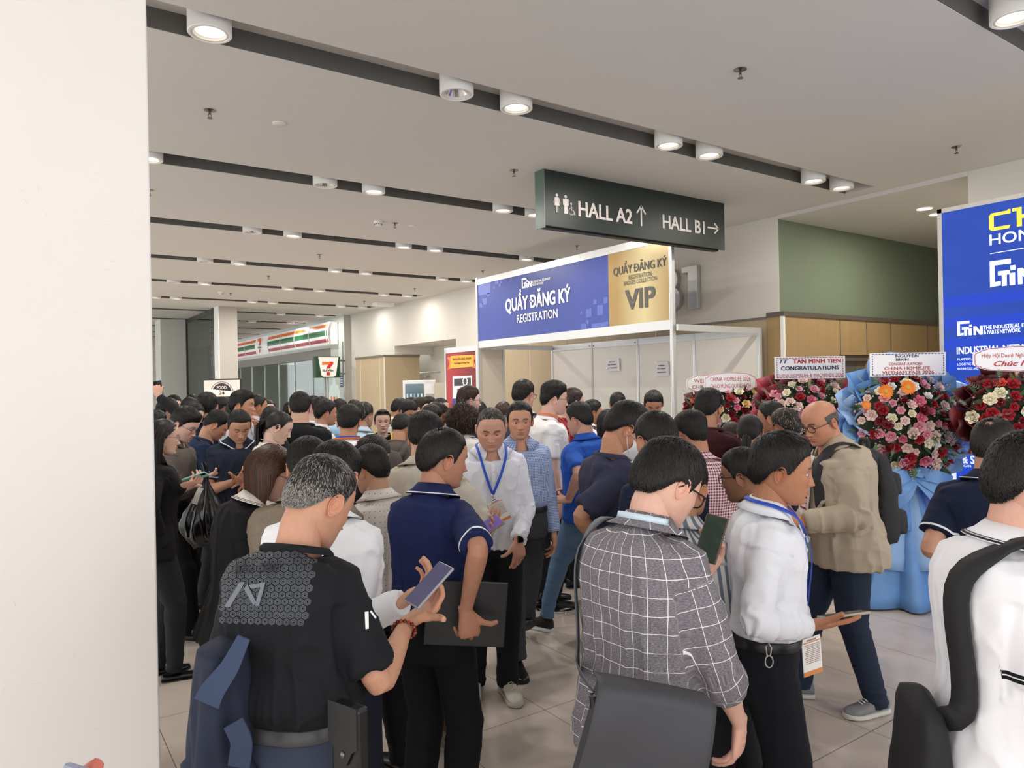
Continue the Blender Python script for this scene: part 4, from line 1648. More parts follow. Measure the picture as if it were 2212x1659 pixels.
# ---- right-hand wall
mb = MB()
mb.box(XW, XW + .25, 5.953, 14.6, 2.66, CZ, 0)
mb.box(XW, XW + .25, 14.6, 17.9, 2.89, CZ, 0)
mb.box(XW, XW + .25, 17.9, 21.0, 2.66, CZ, 0)
struct(mb.obj('wall_right', PAINT_W), 'white upper wall behind the registration booth carrying steel B1 letters')
mb = MB()
mb.box(XW, XW + .25, -2.8, 3.6, 0, CZ, 0)
struct(mb.obj('wall_right_front', PAINT_W), 'white wall section above and behind the blue LED screen')
mb = MB()
mb.box(XW + .02, XW + .25, 6.0, 14.6, 0, 2.64, 0)
mb.box(XW + .01, XW + .25, 5.98, 14.6, 2.63, 2.665, 1)
for y in np.arange(7.1, 14.6, 1.15):
 mb.box(XW + .014, XW + .022, y - .006, y + .006, 0, 2.63, 2)
struct(mb.obj('wall_right_cladding', [OAK, M('8d887f', .4, .3), WHITE]), 'pale oak cladding under the white wall behind the booth')
mb = MB()
mb.box(9.7, 9.8, 14.4, 20.1, 0, 2.9, 0)
mb.box(XW + .25, 9.8, 14.4, 14.6, 0, 2.9, 0)
mb.box(XW + .25, 9.8, 17.9, 18.1, 2.67, 2.9, 0)
mb.box(XW + .25, 9.8, 14.6, 17.9, 2.89, 2.99, 0)
mb.box(XW, XW + .25, 19.95, 21, 0, 2.66, 0)
struct(mb.obj('wall_alcove', PAINT_W), 'white recessed alcove in the right wall beside the oak kiosk')
# ---- green corridor wall with oak cladding and a door
GYW = 5.95
mb = MB()
mb.box(XW + .006, 15.2, GYW, GYW + .2, 2.70, CZ - .04, 0)
struct(mb.obj('wall_back_green', GREEN), 'sage green painted upper wall of the corridor to the right of the B1 letters')
c = at_y(1690, 690, GYW - .05)
mb = MB()
dx0, dx1 = at_y(1813, 800, GYW - .05)[0], at_y(1879, 800, GYW - .05)[0]
mb.box(XW + .0, dx0, GYW - .05, GYW + .2, 0, 2.65, 0)
mb.box(dx1, 15.2, GYW - .05, GYW + .2, 0, 2.65, 0)
mb.box(dx0, dx1, GYW - .05, GYW + .2, 2.14, 2.65, 0)
mb.box(XW - .02, 15.2, GYW - .07, GYW + .2, 2.65, 2.71, 1)
for px in (1815, 1872, 1924, 2003):
 xx = at_y(px, 730, GYW - .05)[0]
 mb.box(xx - .008, xx + .008, GYW - .054, GYW - .045, 2.14, 2.65, 1)
mb.box(XW - .012, XW + .03, GYW - .058, GYW - .01, 0, 2.65, 2)
struct(mb.obj('wall_back_cladding', [OAK2, M('6f685f', .4, .3), WHITE]), 'golden oak cladding below the green wall with a dark cap rail')
mb = MB()
mb.box(dx0, dx1, GYW - .02, GYW + .1, 2.05, 2.14, 0)
mb.box(dx0, dx0 + .12, GYW - .02, GYW + .1, 0, 2.05, 0)
mb.box(dx0 + .12, dx1, GYW + .03, GYW + .08, 0, 2.05, 1)
mb.box(dx0 + .55, dx0 + .56, GYW + .026, GYW + .032, 0, 2.05, 0)
d = mb.obj('door_1', [M('6b6257', .5), M('7f7a73', .35, .4)])
struct(d, 'grey steel double door set in the oak cladding', 'door')
mb = MB()
mb.cyl((dx0 + .18, GYW - .01, 1.0), (dx0 + .18, GYW - .01, 1.4), .012, 10)
mb.obj('door_handle', STEEL, d)
mb = MB()
mb.box(15.0, 15.2, 3.4, 6.1, 0, CZ, 0)
mb.box(XW + .25, 15.2, 3.4, 3.6, 0, CZ, 0)
struct(mb.obj('wall_corridor', PAINT_W), 'pale end wall closing the corridor')
# ---- near pillar on the left
mb = MB()
mb.box(-1.05, .432, 3.0, 3.9, 0, CZ)
p = mb.obj('pillar', M('f2eeeb', .7, noise=.02, nscale=1.8, bump=.03), bevel=.006)
struct(p, 'big scuffed white pillar filling the left edge of the view', 'pillar')
scf = MB()
rr = random.Random(5)
for k in range(26):
 px, pz = rr.uniform(-.05, .40), rr.uniform(.3, 2.6)
 a = rr.uniform(0, PI)
 ln = rr.uniform(.003, .012)
 scf.obox((px, 2.9996, pz), (math.cos(a), 0, math.sin(a)), (0, 1, 0), (-math.sin(a), 0, math.cos(a)), ln, .0005, .0004)
scf.obj('scuff_marks', M('e2ded9', .9), p)
# ---- far end
mb = MB()
mb.box(3.0, 8.3, 44, 44.3, 0, CZ)
struct(mb.obj('wall_far', PAINT_W), 'distant white end wall of the hall')
mb = MB()
mb.box(3.72, 4.46, 24.3, 25.3, 0, CZ)
struct(mb.obj('pillar', M('cfd2cc', .7)), 'wide grey-white pillar at the far left beyond the crowd', 'pillar')
mb = MB()
mb.box(1.2, 2.2, 33, 34, 0, CZ)
struct(mb.obj('pillar', M('dcdcd8', .7)), 'farthest white pillar at the back left', 'pillar')
mb = MB()
mb.box(4.47, 4.93, 20.0, 20.5, 0, CZ)
mb.box(4.445, 4.47, 19.99, 20.5, 0, CZ, 1)  # lit side of the pillar, brightness put into the strip's colour
struct(mb.obj('pillar', [M('b7b2aa', .7), M('e8eae6', .5)]), 'slim taupe pillar beside the glass partition', 'pillar')
def glass_mat(name, tint, refl=.12, thru=.9):
 t = NT(name, .05)
 tr = t.n('ShaderNodeBsdfTransparent')
 tr.inputs[0].default_value = (*[x * thru for x in tint], 1)
 gl = t.n('ShaderNodeBsdfGlossy')
 gl.inputs['Roughness'].default_value = .03
 fr = t.n('ShaderNodeFresnel')
 fr.inputs[0].default_value = 1.45
 f = t.m('ADD', t.m('MULTIPLY', fr.outputs[0], .8), refl * .3)
 mx = t.n('ShaderNodeMixShader')
 t.link(f, mx.inputs[0])
 t.link(tr.outputs[0], mx.inputs[1])
 t.link(gl.outputs[0], mx.inputs[2])
 t.link(mx.outputs[0], t.out.inputs[0])
 return t.mat
GLASS = glass_mat('shop_glass', (.82, .93, .91))
mb = MB()
gp = None
mb.box(4.44, 4.47, 20.5, 24.3, .0, .08)
mb.box(4.44, 4.47, 20.5, 24.3, CZ - .12, CZ)
for y in (20.5, 24.2):
 mb.box(4.43, 4.48, y, y + .09, 0, CZ)
gp = struct(mb.obj('window_1', M('35332f', .4, .4)), 'dark framed glass partition between two far pillars', 'window')
mb = MB()
mb.box(4.452, 4.460, 20.59, 24.2, .08, CZ - .12)
mb.obj('pane', GLASS, gp)
mb = MB()
mb.box(4.46, 5.5, 26.0, 26.2, 0, CZ)
struct(mb.obj('wall_shop_end', M('cfcac1', .7)), 'pale wall with a rolling shutter behind the glass partition')
sh = thing('roller_shutter', 'grey ribbed roller shutter behind the far glass partition', 'shutter', (5.12, 25.95, 0))
mb = MB()
for k in range(40):
 z = .05 + k * .08
 mb.box(-.28, .28, -.02 - .012, .02, z, z + .066)
 mb.box(-.28, .28, -.012, .02, z + .066, z + .08)
mb.obj('slat_curtain', M('8f8d88', .5, .3), sh)
mb = MB()
mb.box(.28, .38, -.05, .04, 0, 3.3)
mb.box(-.38, -.28, -.05, .04, 0, 3.3)
mb.obj('side_frame', M('4c4843', .5, .3), sh)
mb = MB()
mb.lathe([(.001, 0), (.07, .0), (.075, .03), (.05, .055), (.001, .06)], 20)
R90 = rot('X', 90)
for k, xx in enumerate((5.33, 5.46)):
 o = thing('alarm_bell', 'red round alarm bell on the far wall beside the shutter' if k == 0 else 'second red alarm bell on the far wall, nearer the taupe pillar', 'alarm', (xx, 26.0, 2.98))
 me = new_mesh('gong', np.array(mb.v) @ R90.T, mb.f, [M('a11d22', .35)], smooth=True, sharp=40)
 mkobj('gong', me, o)
 m2 = MB()
 m2.box(-.03, .03, -.01, .012, -.05, .05)
 m2.obj('bracket', M('70201f', .5), o)
# ---------------------------------------------------------------- convenience store
FX = 8.3
mb = MB()
mb.box(FX, FX + .25, 21.0, 22.15, 0, CZ, 0)
mb.box(FX, FX + .25, 22.15, 44, 2.75, CZ, 0)
mb.box(FX - .01, FX, 22.15, 44, 2.75, 3.06, 1)
mb.box(FX, XW + .25, 20.98, 21.0, 0, CZ, 2)  # return face, its shade put into the grey colour
struct(mb.obj('wall_store_front', [M('dfe2de', .5), M('8d8a84', .45, .2), M('b9b6ae', .7)]), 'white store front bulkhead under the long striped sign')
mb = MB()
for y in np.arange(22.15, 40, 1.9):
 mb.box(FX + .05, FX + .10, y - .02, y + .02, 0, 2.75)
mb.box(FX + .05, FX + .10, 22.15, 40, 0, .08)
w2 = struct(mb.obj('window_2', ALU), 'long glass front of the convenience store', 'window')
mb = MB()
mb.box(FX + .07, FX + .08, 22.15, 40, .08, 2.75)
mb.obj('pane', GLASS, w2)
mb = MB()
mb.box(12.5, 12.7, 21, 40, 0, 3.2, 0)
mb.box(FX + .25, 12.7, 21.0, 21.2, 0, 3.2, 0)
mb.box(FX + .25, 12.7, 40, 40.2, 0, 3.2, 0)
mb.box(FX + .25, 12.7, 21, 40, 3.0, 3.2, 1)
struct(mb.obj('wall_store_inside', [M('c3d2cd', .6), M('e4e6e2', .7)]), 'pale green inner walls of the convenience store')
for k, (y, x) in enumerate(((24.5, 9.6), (24.5, 11.0), (27.5, 9.6), (27.5, 11.0), (31, 9.6), (34, 10.5))):
 o = thing('ceiling_tube_light', ['glowing tube light nearest the store window on the right', 'glowing tube light deeper behind the right store window', 'glowing tube light nearest the middle store window', 'glowing tube light deeper behind the middle store window', 'glowing tube light behind the left store window', 'farthest glowing tube light inside the store'][k], 'light', (x, y, 2.96), 0, 'tube lights inside the store')
 mb = MB()
 mb.box(-.6, .6, -.05, .05, 0, .04)
 mb.obj('housing', WHITE, o)
 mb = MB()
 mb.box(-.58, .58, -.035, .035, -.02, 0)
 mb.obj('tube', M('ffffff', .4, noise=0, emit=3.0), o)
 ld = bpy.data.lights.new('lamp', 'AREA')
 ld.shape, ld.size, ld.size_y, ld.energy = 'RECTANGLE', 1.1, .08, 75
 mkobj('lamp', ld, o, (0, 0, -.03))
mb = MB()
mb.box(12.40, 12.46, 24.6, 26.6, 0, 2.35)
mb.box(12.39, 12.40, 25.0, 26.2, 1.9, 2.0, 1)
tag(mb.obj('store_back_panel', [M('c27a3e', .5), M('5d3a22', .5)]), 'orange brown panel at the back of the store', 'panel', kind='thing')
rr = random.Random(9)
for k, (x, y) in enumerate(((9.0, 23.2), (9.1, 25.4), (9.3, 28.0))):
 o = thing('shelf_unit', ['dark shelf rack of small goods behind the right end of the store glass', 'dark shelf rack with baskets in the middle of the store window', 'shelf rack deeper along the store window'][k], 'shelf', (x, y, 0))
 mb = MB()
 for z in (.1, .45, .8, 1.15, 1.5):
  mb.box(-.2, .2, -.8, .8, z, z + .02)
 for yy in (-.8, .78):
  mb.box(-.2, .2, yy, yy + .02, 0, 1.62)
 mb.obj('rack', M('2d3230', .5), o)
 mb = MB()
 for z in (.12, .47, .82, 1.17, 1.52):
  y = -.76
  while y < .7:
   w = rr.uniform(.05, .12)
   mb.box(-.17, .1, y, y + w * .9, z, z + rr.uniform(.12, .24), rr.randrange(4))
   y += w
 g = mb.obj('goods', [M('b8402f', .4), M('2f6f9f', .4), M('e3e0d4', .4), M('c9a23d', .4)], o)
 g['kind'] = 'stuff'
SY0, SY1, SZ0, SZ1 = 21.45, 36.2, 3.14, 3.83
sg = thing('store_sign', 'long curved shop sign of orange, green and red stripes on white', 'sign', (8.05, SY0, SZ0))
mb = MB()
mats = [M('f4f4f2', .3, noise=0, emit=.25), M('e8742c', .35, noise=.02, emit=.2), M('16713f', .35, noise=.02, emit=.15), M('b01f38', .35, noise=.02, emit=.15)]
nz = 24
bands = [(0, .09, 0), (.09, .25, 3), (.25, .38, 0), (.38, .63, 2), (.63, .74, 0), (.74, .90, 1), (.90, 1.0, 0)]
def bulge(t):
 return -.085 * math.sin(PI * min(max(t, 0), 1)) - .03
def sign_seg(mb, ya, yb, bands, off=0.0):
 for a, c, m in bands:
  k = max(2, int((c - a) * 16))
  for i in range(k):
   t0, t1 = a + (c - a) * i / k, a + (c - a) * (i + 1) / k
   P = [(bulge(t) + o2 - off, y, t * (SZ1 - SZ0)) for t in (t0, t1) for y in (ya, yb) for o2 in (0, .02)]
   mb.add(P, [(0, 2, 6, 4), (1, 5, 7, 3), (0, 4, 5, 1), (2, 3, 7, 6)], m)
yy = [at_x(px, 720, 7.95)[1] - SY0 for px in (719, 703.7, 667, 635.7, 605, 578, 552, 528, 506)]
yy[0] = 0.0
while yy[-1] < SY1 - SY0:
 yy.append(yy[-1] + 2.3)
for i in range(len(yy) - 1):
 if i == 5:
  sign_seg(mb, yy[i], yy[i + 1], [(0, 1, 0)], .02)
 else:
  sign_seg(mb, yy[i] + .03, yy[i + 1] - .03, bands)
mb.box(.0, .22, 0, yy[-1], 0, SZ1 - SZ0, 0)
mb.obj('stripe_panels', mats, sg)
for y in yy:
 mb = MB()
 for i in range(12):
  t0, t1 = i / 12, (i + 1) / 12
  P = [(bulge(t) - .008 + o2, y + d, t * (SZ1 - SZ0)) for t in (t0, t1) for d in (-.03, .03) for o2 in (0, .03)]
  mb.add(P, [(0, 2, 6, 4), (1, 5, 7, 3), (0, 4, 5, 1), (2, 3, 7, 6)])
 mb.obj('divider', M('e9ebe9', .4), sg)
def seven_logo(mb, o, X, Y, h, d=.004, mo=0, mr=1, mg=2):
 """the striped numeral: orange bar, red sweep, green word, all in a frame o (lower left), height h"""
 N = nrm(np.cross(X, Y))
 o = np.asarray(o, float) + N * d
 P = lambda pts: [(x * h, y * h) for x, y in pts]
 mb.prism(P([(.10, .96), (.10, .76), (.56, .76), (.66, .86), (.60, .96)]), o, X, Y, .006, mo)
 mb.prism(P([(.60, .97), (.88, .97), (.88, .80), (.74, .66), (.64, .50), (.38, .50), (.44, .62), (.55, .76), (.68, .86)]), o, X, Y, .007, mr)
 mb.prism(P([(.40, .26), (.64, .26), (.64, .04), (.40, .04)]), o, X, Y, .006, mr)
 lettering('ELEVEn', o + np.asarray(X) * .12 * h + np.asarray(Y) * .31 * h, X, Y, .76 * h, .14 * h, None, mb=mb, mi=mg, depth=.007, bold=.03)
mb = MB()
lh = .60
ym = (yy[5] + yy[6]) / 2
mid = np.array([-.15, ym + .40, .05])
seven_logo(mb, mid, -AY * 1.0, UP, lh, .004)
mb.obj('numeral_logo', [mats[1], M('c8322b', .35, noise=.02, emit=.15), mats[2]], sg)
ps = thing('projecting_sign', 'square green box sign with a white numeral seven logo on a pole', 'sign', (7.55, 20.75, 0))
q0, q1 = at_y(684, 816, 20.75), at_y(735, 770, 20.75)
x0, x1, z0, z1 = q0[0] - 7.55, q1[0] - 7.55, q0[2], q1[2]
mb = MB()
mb.box(x0 - .02, x1, 0, .22, z0, z1)
mb.obj('box', M('1d4a2f', .4), ps, bevel=.01)
mb = MB()
w, h = x1 - x0, z1 - z0
mb.prism([(.08 * w, .96 * h), (.92 * w, .96 * h), (.80 * w, .10 * h), (.72 * w, .05 * h), (.28 * w, .05 * h), (.2 * w, .10 * h)], (x0, -.001, z0), AX, UP, .006, 0)
mb.obj('white_face', [M('f4f3f0', .35, noise=0, emit=.2)], ps)
mb = MB()
seven_logo(mb, (x0 + .17 * w, -.006, z0 + .08 * h), AX * 1.0, UP, h * .86 * .80, .004)
mb.obj('numeral_logo', [mats[1], M('d2382a', .35, noise=.02, emit=.15), M('16241b', .5)], ps)
mb = MB()
mb.cyl((x1 + .12, .1, z0 - .25), (x1 + .12, .1, z1 + .45), .018, 12)
for z in (z0 + .12, z1 - .12):
 mb.cyl((x1, .1, z), (x1 + .14, .1, z), .03, 10)
 mb.cyl((x1 + .12, .1, z), (FX - 7.55, .28, z), .02, 10)
mb.obj('mounting_pole', M('8a8d8c', .3, .8), ps)
q = at_x(738, 823, FX - .002)
mb = MB()
mb.box(-.006, 0, -.13, .13, -.18, .18, 0)
for k in range(4):
 mb.box(-.009, -.006, -.10, .10, -.13 + k * .075, -.10 + k * .075, 1)
o = mb.obj('wall_plaque', [M('27427f', .4), M('e8eaf0', .5)])
o.location = tuple(q)
tag(o, 'small blue notice plate on the white column under the square sign', 'sign')
for k, px in enumerate((702, 708)):
 q = at(px, 850, 21.8)
 mb = MB()
 mb.cyl((0, 0, 0), (0, 0, 2.55), .035, 12)
 o = mb.obj('steel_post', STEEL, None, True)
 o.location = (q[0], q[1], 0)
 tag(o, ['left bare steel post under the square green sign', 'right bare steel post under the square green sign'][k], 'post')
q = at(723, 845, 21.6)
o = thing('standee', 'pale blue cut-out standee of drinks by the store entrance', 'standee', (q[0], q[1], 0))
mb = MB()
mb.prism([(-.17, 0), (.17, 0), (.17, 1.65), (.12, 1.85), (.05, 1.90), (.03, 2.08), (-.03, 2.08), (-.05, 1.90), (-.12, 1.85), (-.17, 1.65)], (0, 0, 0), nrm([.8, -.6, 0]), UP, .03)
mb.obj('board', M('cfe2e6', .5), o)
mb = MB()
for i, c in enumerate((-.09, -.01, .07)):
 mb.prism([(c - .025, 1.15), (c + .025, 1.15), (c + .025, 1.5), (c, 1.56), (c - .025, 1.5)], np.array([0, 0, 0]) + np.cross(nrm([.8, -.6, 0]), UP) * .03, nrm([.8, -.6, 0]), UP, .004, i)
mb.obj('printed_bottle', [M('d9842d', .5), M('b8402f', .5), M('d8b23d', .5)], o)
# ---- oak kiosk, fridge, monitor
ks = thing('oak_kiosk', 'tall pale oak kiosk block standing out from the right wall', 'kiosk', (8.19, 17.9, 0))
mb = MB()
mb.box(0, 1.05, 0, 1.95, 0, 2.60)
mb.obj('body', OAK, ks)
mb = MB()
mb.box(-.02, 1.06, -.02, 1.97, 2.60, 2.655)
mb.obj('cap', M('7d766c', .5, .2), ks)
mb = MB()
mb.box(-.006, 0, 1.60, 1.612, 0, 2.6)
mb.box(-.006, 0, .29, .302, 0, 2.6)
mb.box(-.008, .02, -.008, .02, 0, 2.6)
mb.obj('edge_strip', M('efe9dc', .5), ks)
fo = at(906, 850, 16.0)
fr = thing('drinks_fridge', 'white glass-door drinks fridge in front of the alcove', 'fridge', (fo[0], fo[1], 0), 0)
fr.rotation_euler = (0, 0, CAM_YAW - PI / 2 + .12)
mb = MB()
mb.box(-.36, .36, 0, .6, 0, 1.93)
mb.obj('cabinet', M('eceeee', .4), fr, bevel=.012)
mb = MB()
mb.box(-.31, .10, -.012, -.002, .25, 1.85, 0)
mb.obj('glass_door', M('5f7a86', .08, 0, .6), fr)
mb = MB()
mb.box(.14, .34, -.006, 0, 1.0, 1.62, 0)
mb.obj('menu_strip', M('aeb4b2', .3), fr)
mb = MB()
for i in range(4):
 for j in range(5):
  mb.cyl((-.26 + j * .078, -.02, .55 + i * .3), (-.26 + j * .078, -.02, .73 + i * .3), .022, 8, (i + j) % 3)
g = mb.obj('bottles', [M('b5d7e6', .3), M('e6efe9', .3), M('7fb0c6', .3)], fr)
g['kind'] = 'stuff'
mb = MB()
mb.cyl((.07, -.035, .8), (.07, -.035, 1.5), .012, 8)
mb.obj('handle', STEEL, fr)
q = at(951, 850, 15.4)
mb = MB()
mb.box(-.13, .13, 0, .3, 0, 1.86)
o = mb.obj('side_cupboard', M('c9bfae', .6))
o.location = (q[0], q[1], 0)
o.rotation_euler = (0, 0, CAM_YAW - PI / 2)
tag(o, 'beige cupboard panel between the drinks fridge and the red banner', 'cupboard')
q0, q1 = at(907, 806, 15.8), at(949, 803, 15.8)
mb = MB()
mb.tube([q0, q1], [.018, .018], 8)
mb.tube([(q0 * .6 + q1 * .4), (q0 * .6 + q1 * .4) - [0, 0, .07]], [.014, .014], 8)
mb.tube([q1, q1 * 1.0 + [.3, .5, 0]], [.018, .018], 8)
mb.obox((q0 * .62 + q1 * .38) - [0, 0, .085], AX, AY, UP, .06, .03, .02)
tag(mb.obj('wall_rail', M('8c8c88', .35, .7)), 'thin grey metal rail fixed above the drinks fridge', 'rail')
q0 = at(480, 870, 15.0)
mo = thing('display_monitor', 'free-standing monitor with a round dark food emblem behind the crowd', 'monitor', (q0[0], q0[1], 0))
mo.rotation_euler = (0, 0, CAM_YAW - PI / 2)
zt = at(480, 818, 15)[2]
hw = 42 * 15 / FPX
hh = .50
mb = MB()
mb.box(-hw, hw, 0, .06, zt - 2 * hh, zt)
mb.obj('housing', M('15151a', .3, noise=0), mo, bevel=.008)
mb = MB()
mb.box(-hw + .03, hw - .03, -.004, 0, zt - 2 * hh + .04, zt - .03)
scr = mb.obj('screen', M('d9cfc6', .4, noise=0, emit=.45), mo)
cx, cz = 0.0, zt - .30
mb = MB()
circ = [(.215 * math.cos(a), .215 * math.sin(a)) for a in np.arange(0, 2 * PI, PI / 24)]
for rad, th in ((.235, .008),):
 ring = [(rad * math.cos(a), -.006, cz + rad * math.sin(a)) for a in np.linspace(0, 2 * PI, 49)]
 mb.tube(ring, [.005] * 49, 6, 0, cap=False)
mb.prism([(.205 * math.cos(a), .205 * math.sin(a)) for a in np.linspace(.15, PI - .15, 25)], (cx, -.006, cz), AX, UP, .002, 0)
mb.prism([(.205 * math.cos(a), .205 * math.sin(a)) for a in np.linspace(PI + .35, 2 * PI - .35, 25)], (cx, -.006, cz), AX, UP, .002, 0)
mb.prism([(-.33, .10), (.23, .03), (.33, -.10), (.20, -.075), (-.22, -.0)], (cx, -.009, cz), AX, UP, .002, 1)
lettering('FOOD', (cx - .10, -.0085, cz + .085), AX, UP, .20, .065, None, mb=mb, mi=1, depth=.001, bold=.02)
lettering('24', (cx - .06, -.0115, cz - .03), AX, UP, .12, .065, None, mb=mb, mi=0, depth=.001, bold=.03)
mb.prism([(.02, -.50), (.36, -.50), (.36, -.30), (.02, -.28)], (cx, -.006, cz), AX, UP, .002, 2)
lettering('FOOD', (cx + .04, -.0085, cz - .44), AX, UP, .32, .09, None, mb=mb, mi=0, depth=.001, bold=.03)
mb.obj('emblem', [M('33222f', .5, noise=0, emit=.15), M('efe6d8', .5, noise=0, emit=.4), M('9fcf6a', .5, noise=0, emit=.3)], scr)
mb = MB()
mb.box(-.04, .04, .02, .05, 0.03, zt - 1)
mb.box(-.35, .35, -.2, .25, 0, .03)
mb.obj('stand', M('202024', .4), mo)
# ---------------------------------------------------------------- ceiling fittings
LIGHTS = {1: [(453, 60, 1), (986, 190, 0), (1115, 224, 1), (1444, 305, 1), (1532, 328, 1), (1757, 384, 1), (1818, 401, 1)],
          0: [(2190, 30, 1)],
          2: [(320, 329, 1), (702, 386, 0), (807, 404, 1), (1086, 450, 1), (1155, 461, 1)],
          3: [(545, 493, 0), (632, 503, 1), (872, 531, 1), (940, 539, 1), (1137, 560, 1)],
          4: [(443, 560, 0), (515, 566, 1), (724, 584, 1), (790, 590, 1), (955, 604, 1), (1007, 608, 1)],
          5: [(375, 604, 0), (442, 610, 1), (622, 623, 1), (690, 628, 1), (829, 637, 1), (880, 641, 1)],
          6: [(335, 637, 1), (380, 641, 1), (545, 650, 1), (590, 653, 1), (736, 661, 1), (783, 664, 1)],
          7: [(607, 678, 1), (690, 684, 1)], 8: [(545, 690, 1), (628, 696, 1)]}
LAMP_W = 23.0
LAMP_ON = M('fff3d8', .5, noise=0, emit=2.6, name='lamp_diffuser')
ORD = ['first', 'second', 'third', 'fourth', 'fifth', 'sixth', 'seventh']
GN = {0: 'the nearest groove, upper right corner', 1: 'the topmost long ceiling groove', 2: 'the second ceiling groove from the top', 3: 'the third ceiling groove from the top', 4: 'the fourth ceiling groove from the top', 5: 'the fifth ceiling groove from the top', 6: 'the sixth ceiling groove from the top', 7: 'the seventh ceiling groove from the top', 8: 'the farthest lit groove'}
def downlight(x, y, on, label, r=.128):
 o = thing('downlight', label, 'light', (x, y, CZ - .035), 0, 'surface downlights in the ceiling grooves')
 H = GD + .035
 mb = MB()
 mb.lathe([(r, H), (r, .004), (r - .004, 0), (r * .86, 0), (r * .84, .006)], 40, caps=False)
 mb.obj('housing', WHITE, o, True, 35)
 mb = MB()
 mb.lathe([(r * .84, .006), (r * .80, .002), (r * .74, .004), (r * .70, .016), (r * .64, .022)], 40, caps=False)
 mb.obj('trim_ring', M('e3dfda', .4, noise=0), o, True, 35)
 mb = MB()
 if on:
  mb.lathe([(.001, .020), (r * .66, .020)], 32, caps=False)
  mb.obj('diffuser', LAMP_ON, o, True)
  ld = bpy.data.lights.new('lamp', 'AREA')
  ld.shape = 'DISK'
  ld.size = r * 1.2
  ld.energy = LAMP_W * (.5 if x > 6.9 else 1)
  ld.color = (1, .95, .89)
  lo = mkobj('lamp', ld, o, (0, 0, -.004))
 else:
  mb.lathe([(r * .66, .018), (r * .5, .05), (r * .3, .085), (.001, .095)], 32, caps=False)
  mb.obj('reflector', M('dcdcdc', .15, .9, noise=0), o, True)
 return o
for g, lst in LIGHTS.items():
 yc = GY[g] - GW / 2
 for i, (u, v, on) in enumerate(lst):
  p = at_y(u, v, yc)
  downlight(p[0], yc, on, '%s %sdownlight from the left in %s' % (ORD[i], '' if on else 'unlit ', GN[g]))
for k, (u, v) in enumerate(((1997, 451), (2024, 463))):
 p = at_z(u, v, CZ - .047)
 o = thing('recessed_light', ['larger glowing oval recessed light over the green corridor', 'small recessed light half hidden by the LED screen edge'][k], 'light', (p[0], p[1], CZ - .047))
 mb = MB()
 mb.lathe([(.105, 0), (.105, -.004), (.09, -.004)], 32, caps=False)
 mb.obj('trim_ring', WHITE, o, True)
 mb = MB()
 mb.lathe([(.001, -.002), (.095, -.002)], 32, caps=False)
 mb.obj('diffuser', LAMP_ON, o, True)
 ld = bpy.data.lights.new('lamp', 'AREA')
 ld.shape, ld.size, ld.energy, ld.color = 'DISK', .18, LAMP_W, (1, .93, .82)
 mkobj('lamp', ld, o, (0, 0, -.008))
SPR = [(453, 238, 'left, just under the top groove'), (1599, 150, 'alone at the upper right'), (1110, 368, 'left of the dark hall sign'), (2066, 317, 'near the right edge above the LED screen'), (853, 482, 'beside the smoke detector'), (690, 550, 'between the third and fourth grooves'), (580, 596, 'between the fourth and fifth grooves'), (1246, 531, 'above the blue registration fascia'), (1043, 585, 'at the top left corner of the blue fascia'), (896, 623, 'above the right wall near the fifth groove'), (787, 651, 'near the far box lamp'), (498, 633, 'near the far smoke detector'), (322, 410, 'cut by the edge of the white pillar')]
for k, (u, v, w) in enumerate(SPR):
 p = at_z(u, v, CZ)
 o = thing('sprinkler', 'chrome ceiling sprinkler ' + w, 'sprinkler', (p[0], p[1], CZ), 0, 'sprinklers in the ceiling')
 mb = MB()
 mb.lathe([(.045, 0), (.045, -.004), (.02, -.012), (.012, -.014)], 24, caps=False)
 mb.obj('rosette', M('8d8a84', .2, .9, noise=0), o, True)
 mb = MB()
 mb.cyl((0, 0, -.01), (0, 0, -.035), .009, 10)
 mb.tube([(-.009, 0, -.03), (-.013, 0, -.045), (-.004, 0, -.06)], [.003] * 3, 6)
 mb.tube([(.009, 0, -.03), (.013, 0, -.045), (.004, 0, -.06)], [.003] * 3, 6)
 mb.lathe([(.001, -.06), (.02, -.061), (.02, -.064), (.001, -.065)], 16, caps=False)
 mb.obj('head', M('77746e', .25, .9, noise=0), o, True)
for k, (u, v) in enumerate(((817, 478), (477, 631))):
 p = at_z(u, v, CZ)
 o = thing('smoke_detector', ['white smoke detector under the third groove', 'smaller white smoke detector far away above the striped sign'][k], 'detector', (p[0], p[1], CZ))
 mb = MB()
 mb.lathe([(.06, 0), (.06, -.03), (.045, -.045), (.04, -.06), (.001, -.062)], 28, caps=False)
 mb.obj('body', WHITE, o, True, 35)
 mb = MB()
 for i in range(10):
  a = i * PI / 5
  mb.obox((.05 * math.cos(a), .05 * math.sin(a), -.041), (math.cos(a), math.sin(a), 0), (-math.sin(a), math.cos(a), 0), UP, .004, .006, .006)
 mb.obj('vent_slots', M('3b3a38', .6), o)
for k, (u, v) in enumerate(((603, 266), (891, 487))):
 p = at_z(u, v, CZ)
 mb = MB()
 mb.lathe([(.055, 0), (.055, -.008), (.045, -.014), (.001, -.014)], 28, caps=False)
 o = mb.obj('ceiling_disc', M('e6e2da', .4), None, True, 35)
 o.location = (p[0], p[1], CZ)
 tag(o, ['small flat round ceiling cap under the top groove', 'flat round ceiling plate right of the smoke detector'][k], 'ceiling disc')
p = at_z(828, 654, CZ)
mb = MB()
mb.box(-.25, .25, -.14, .14, -.09, 0)
o = mb.obj('box_lamp', WHITE, None, bevel=.01)
o.location = (p[0], p[1], CZ)
tag(o, 'small white box fixed to the ceiling far down the right wall', 'box')
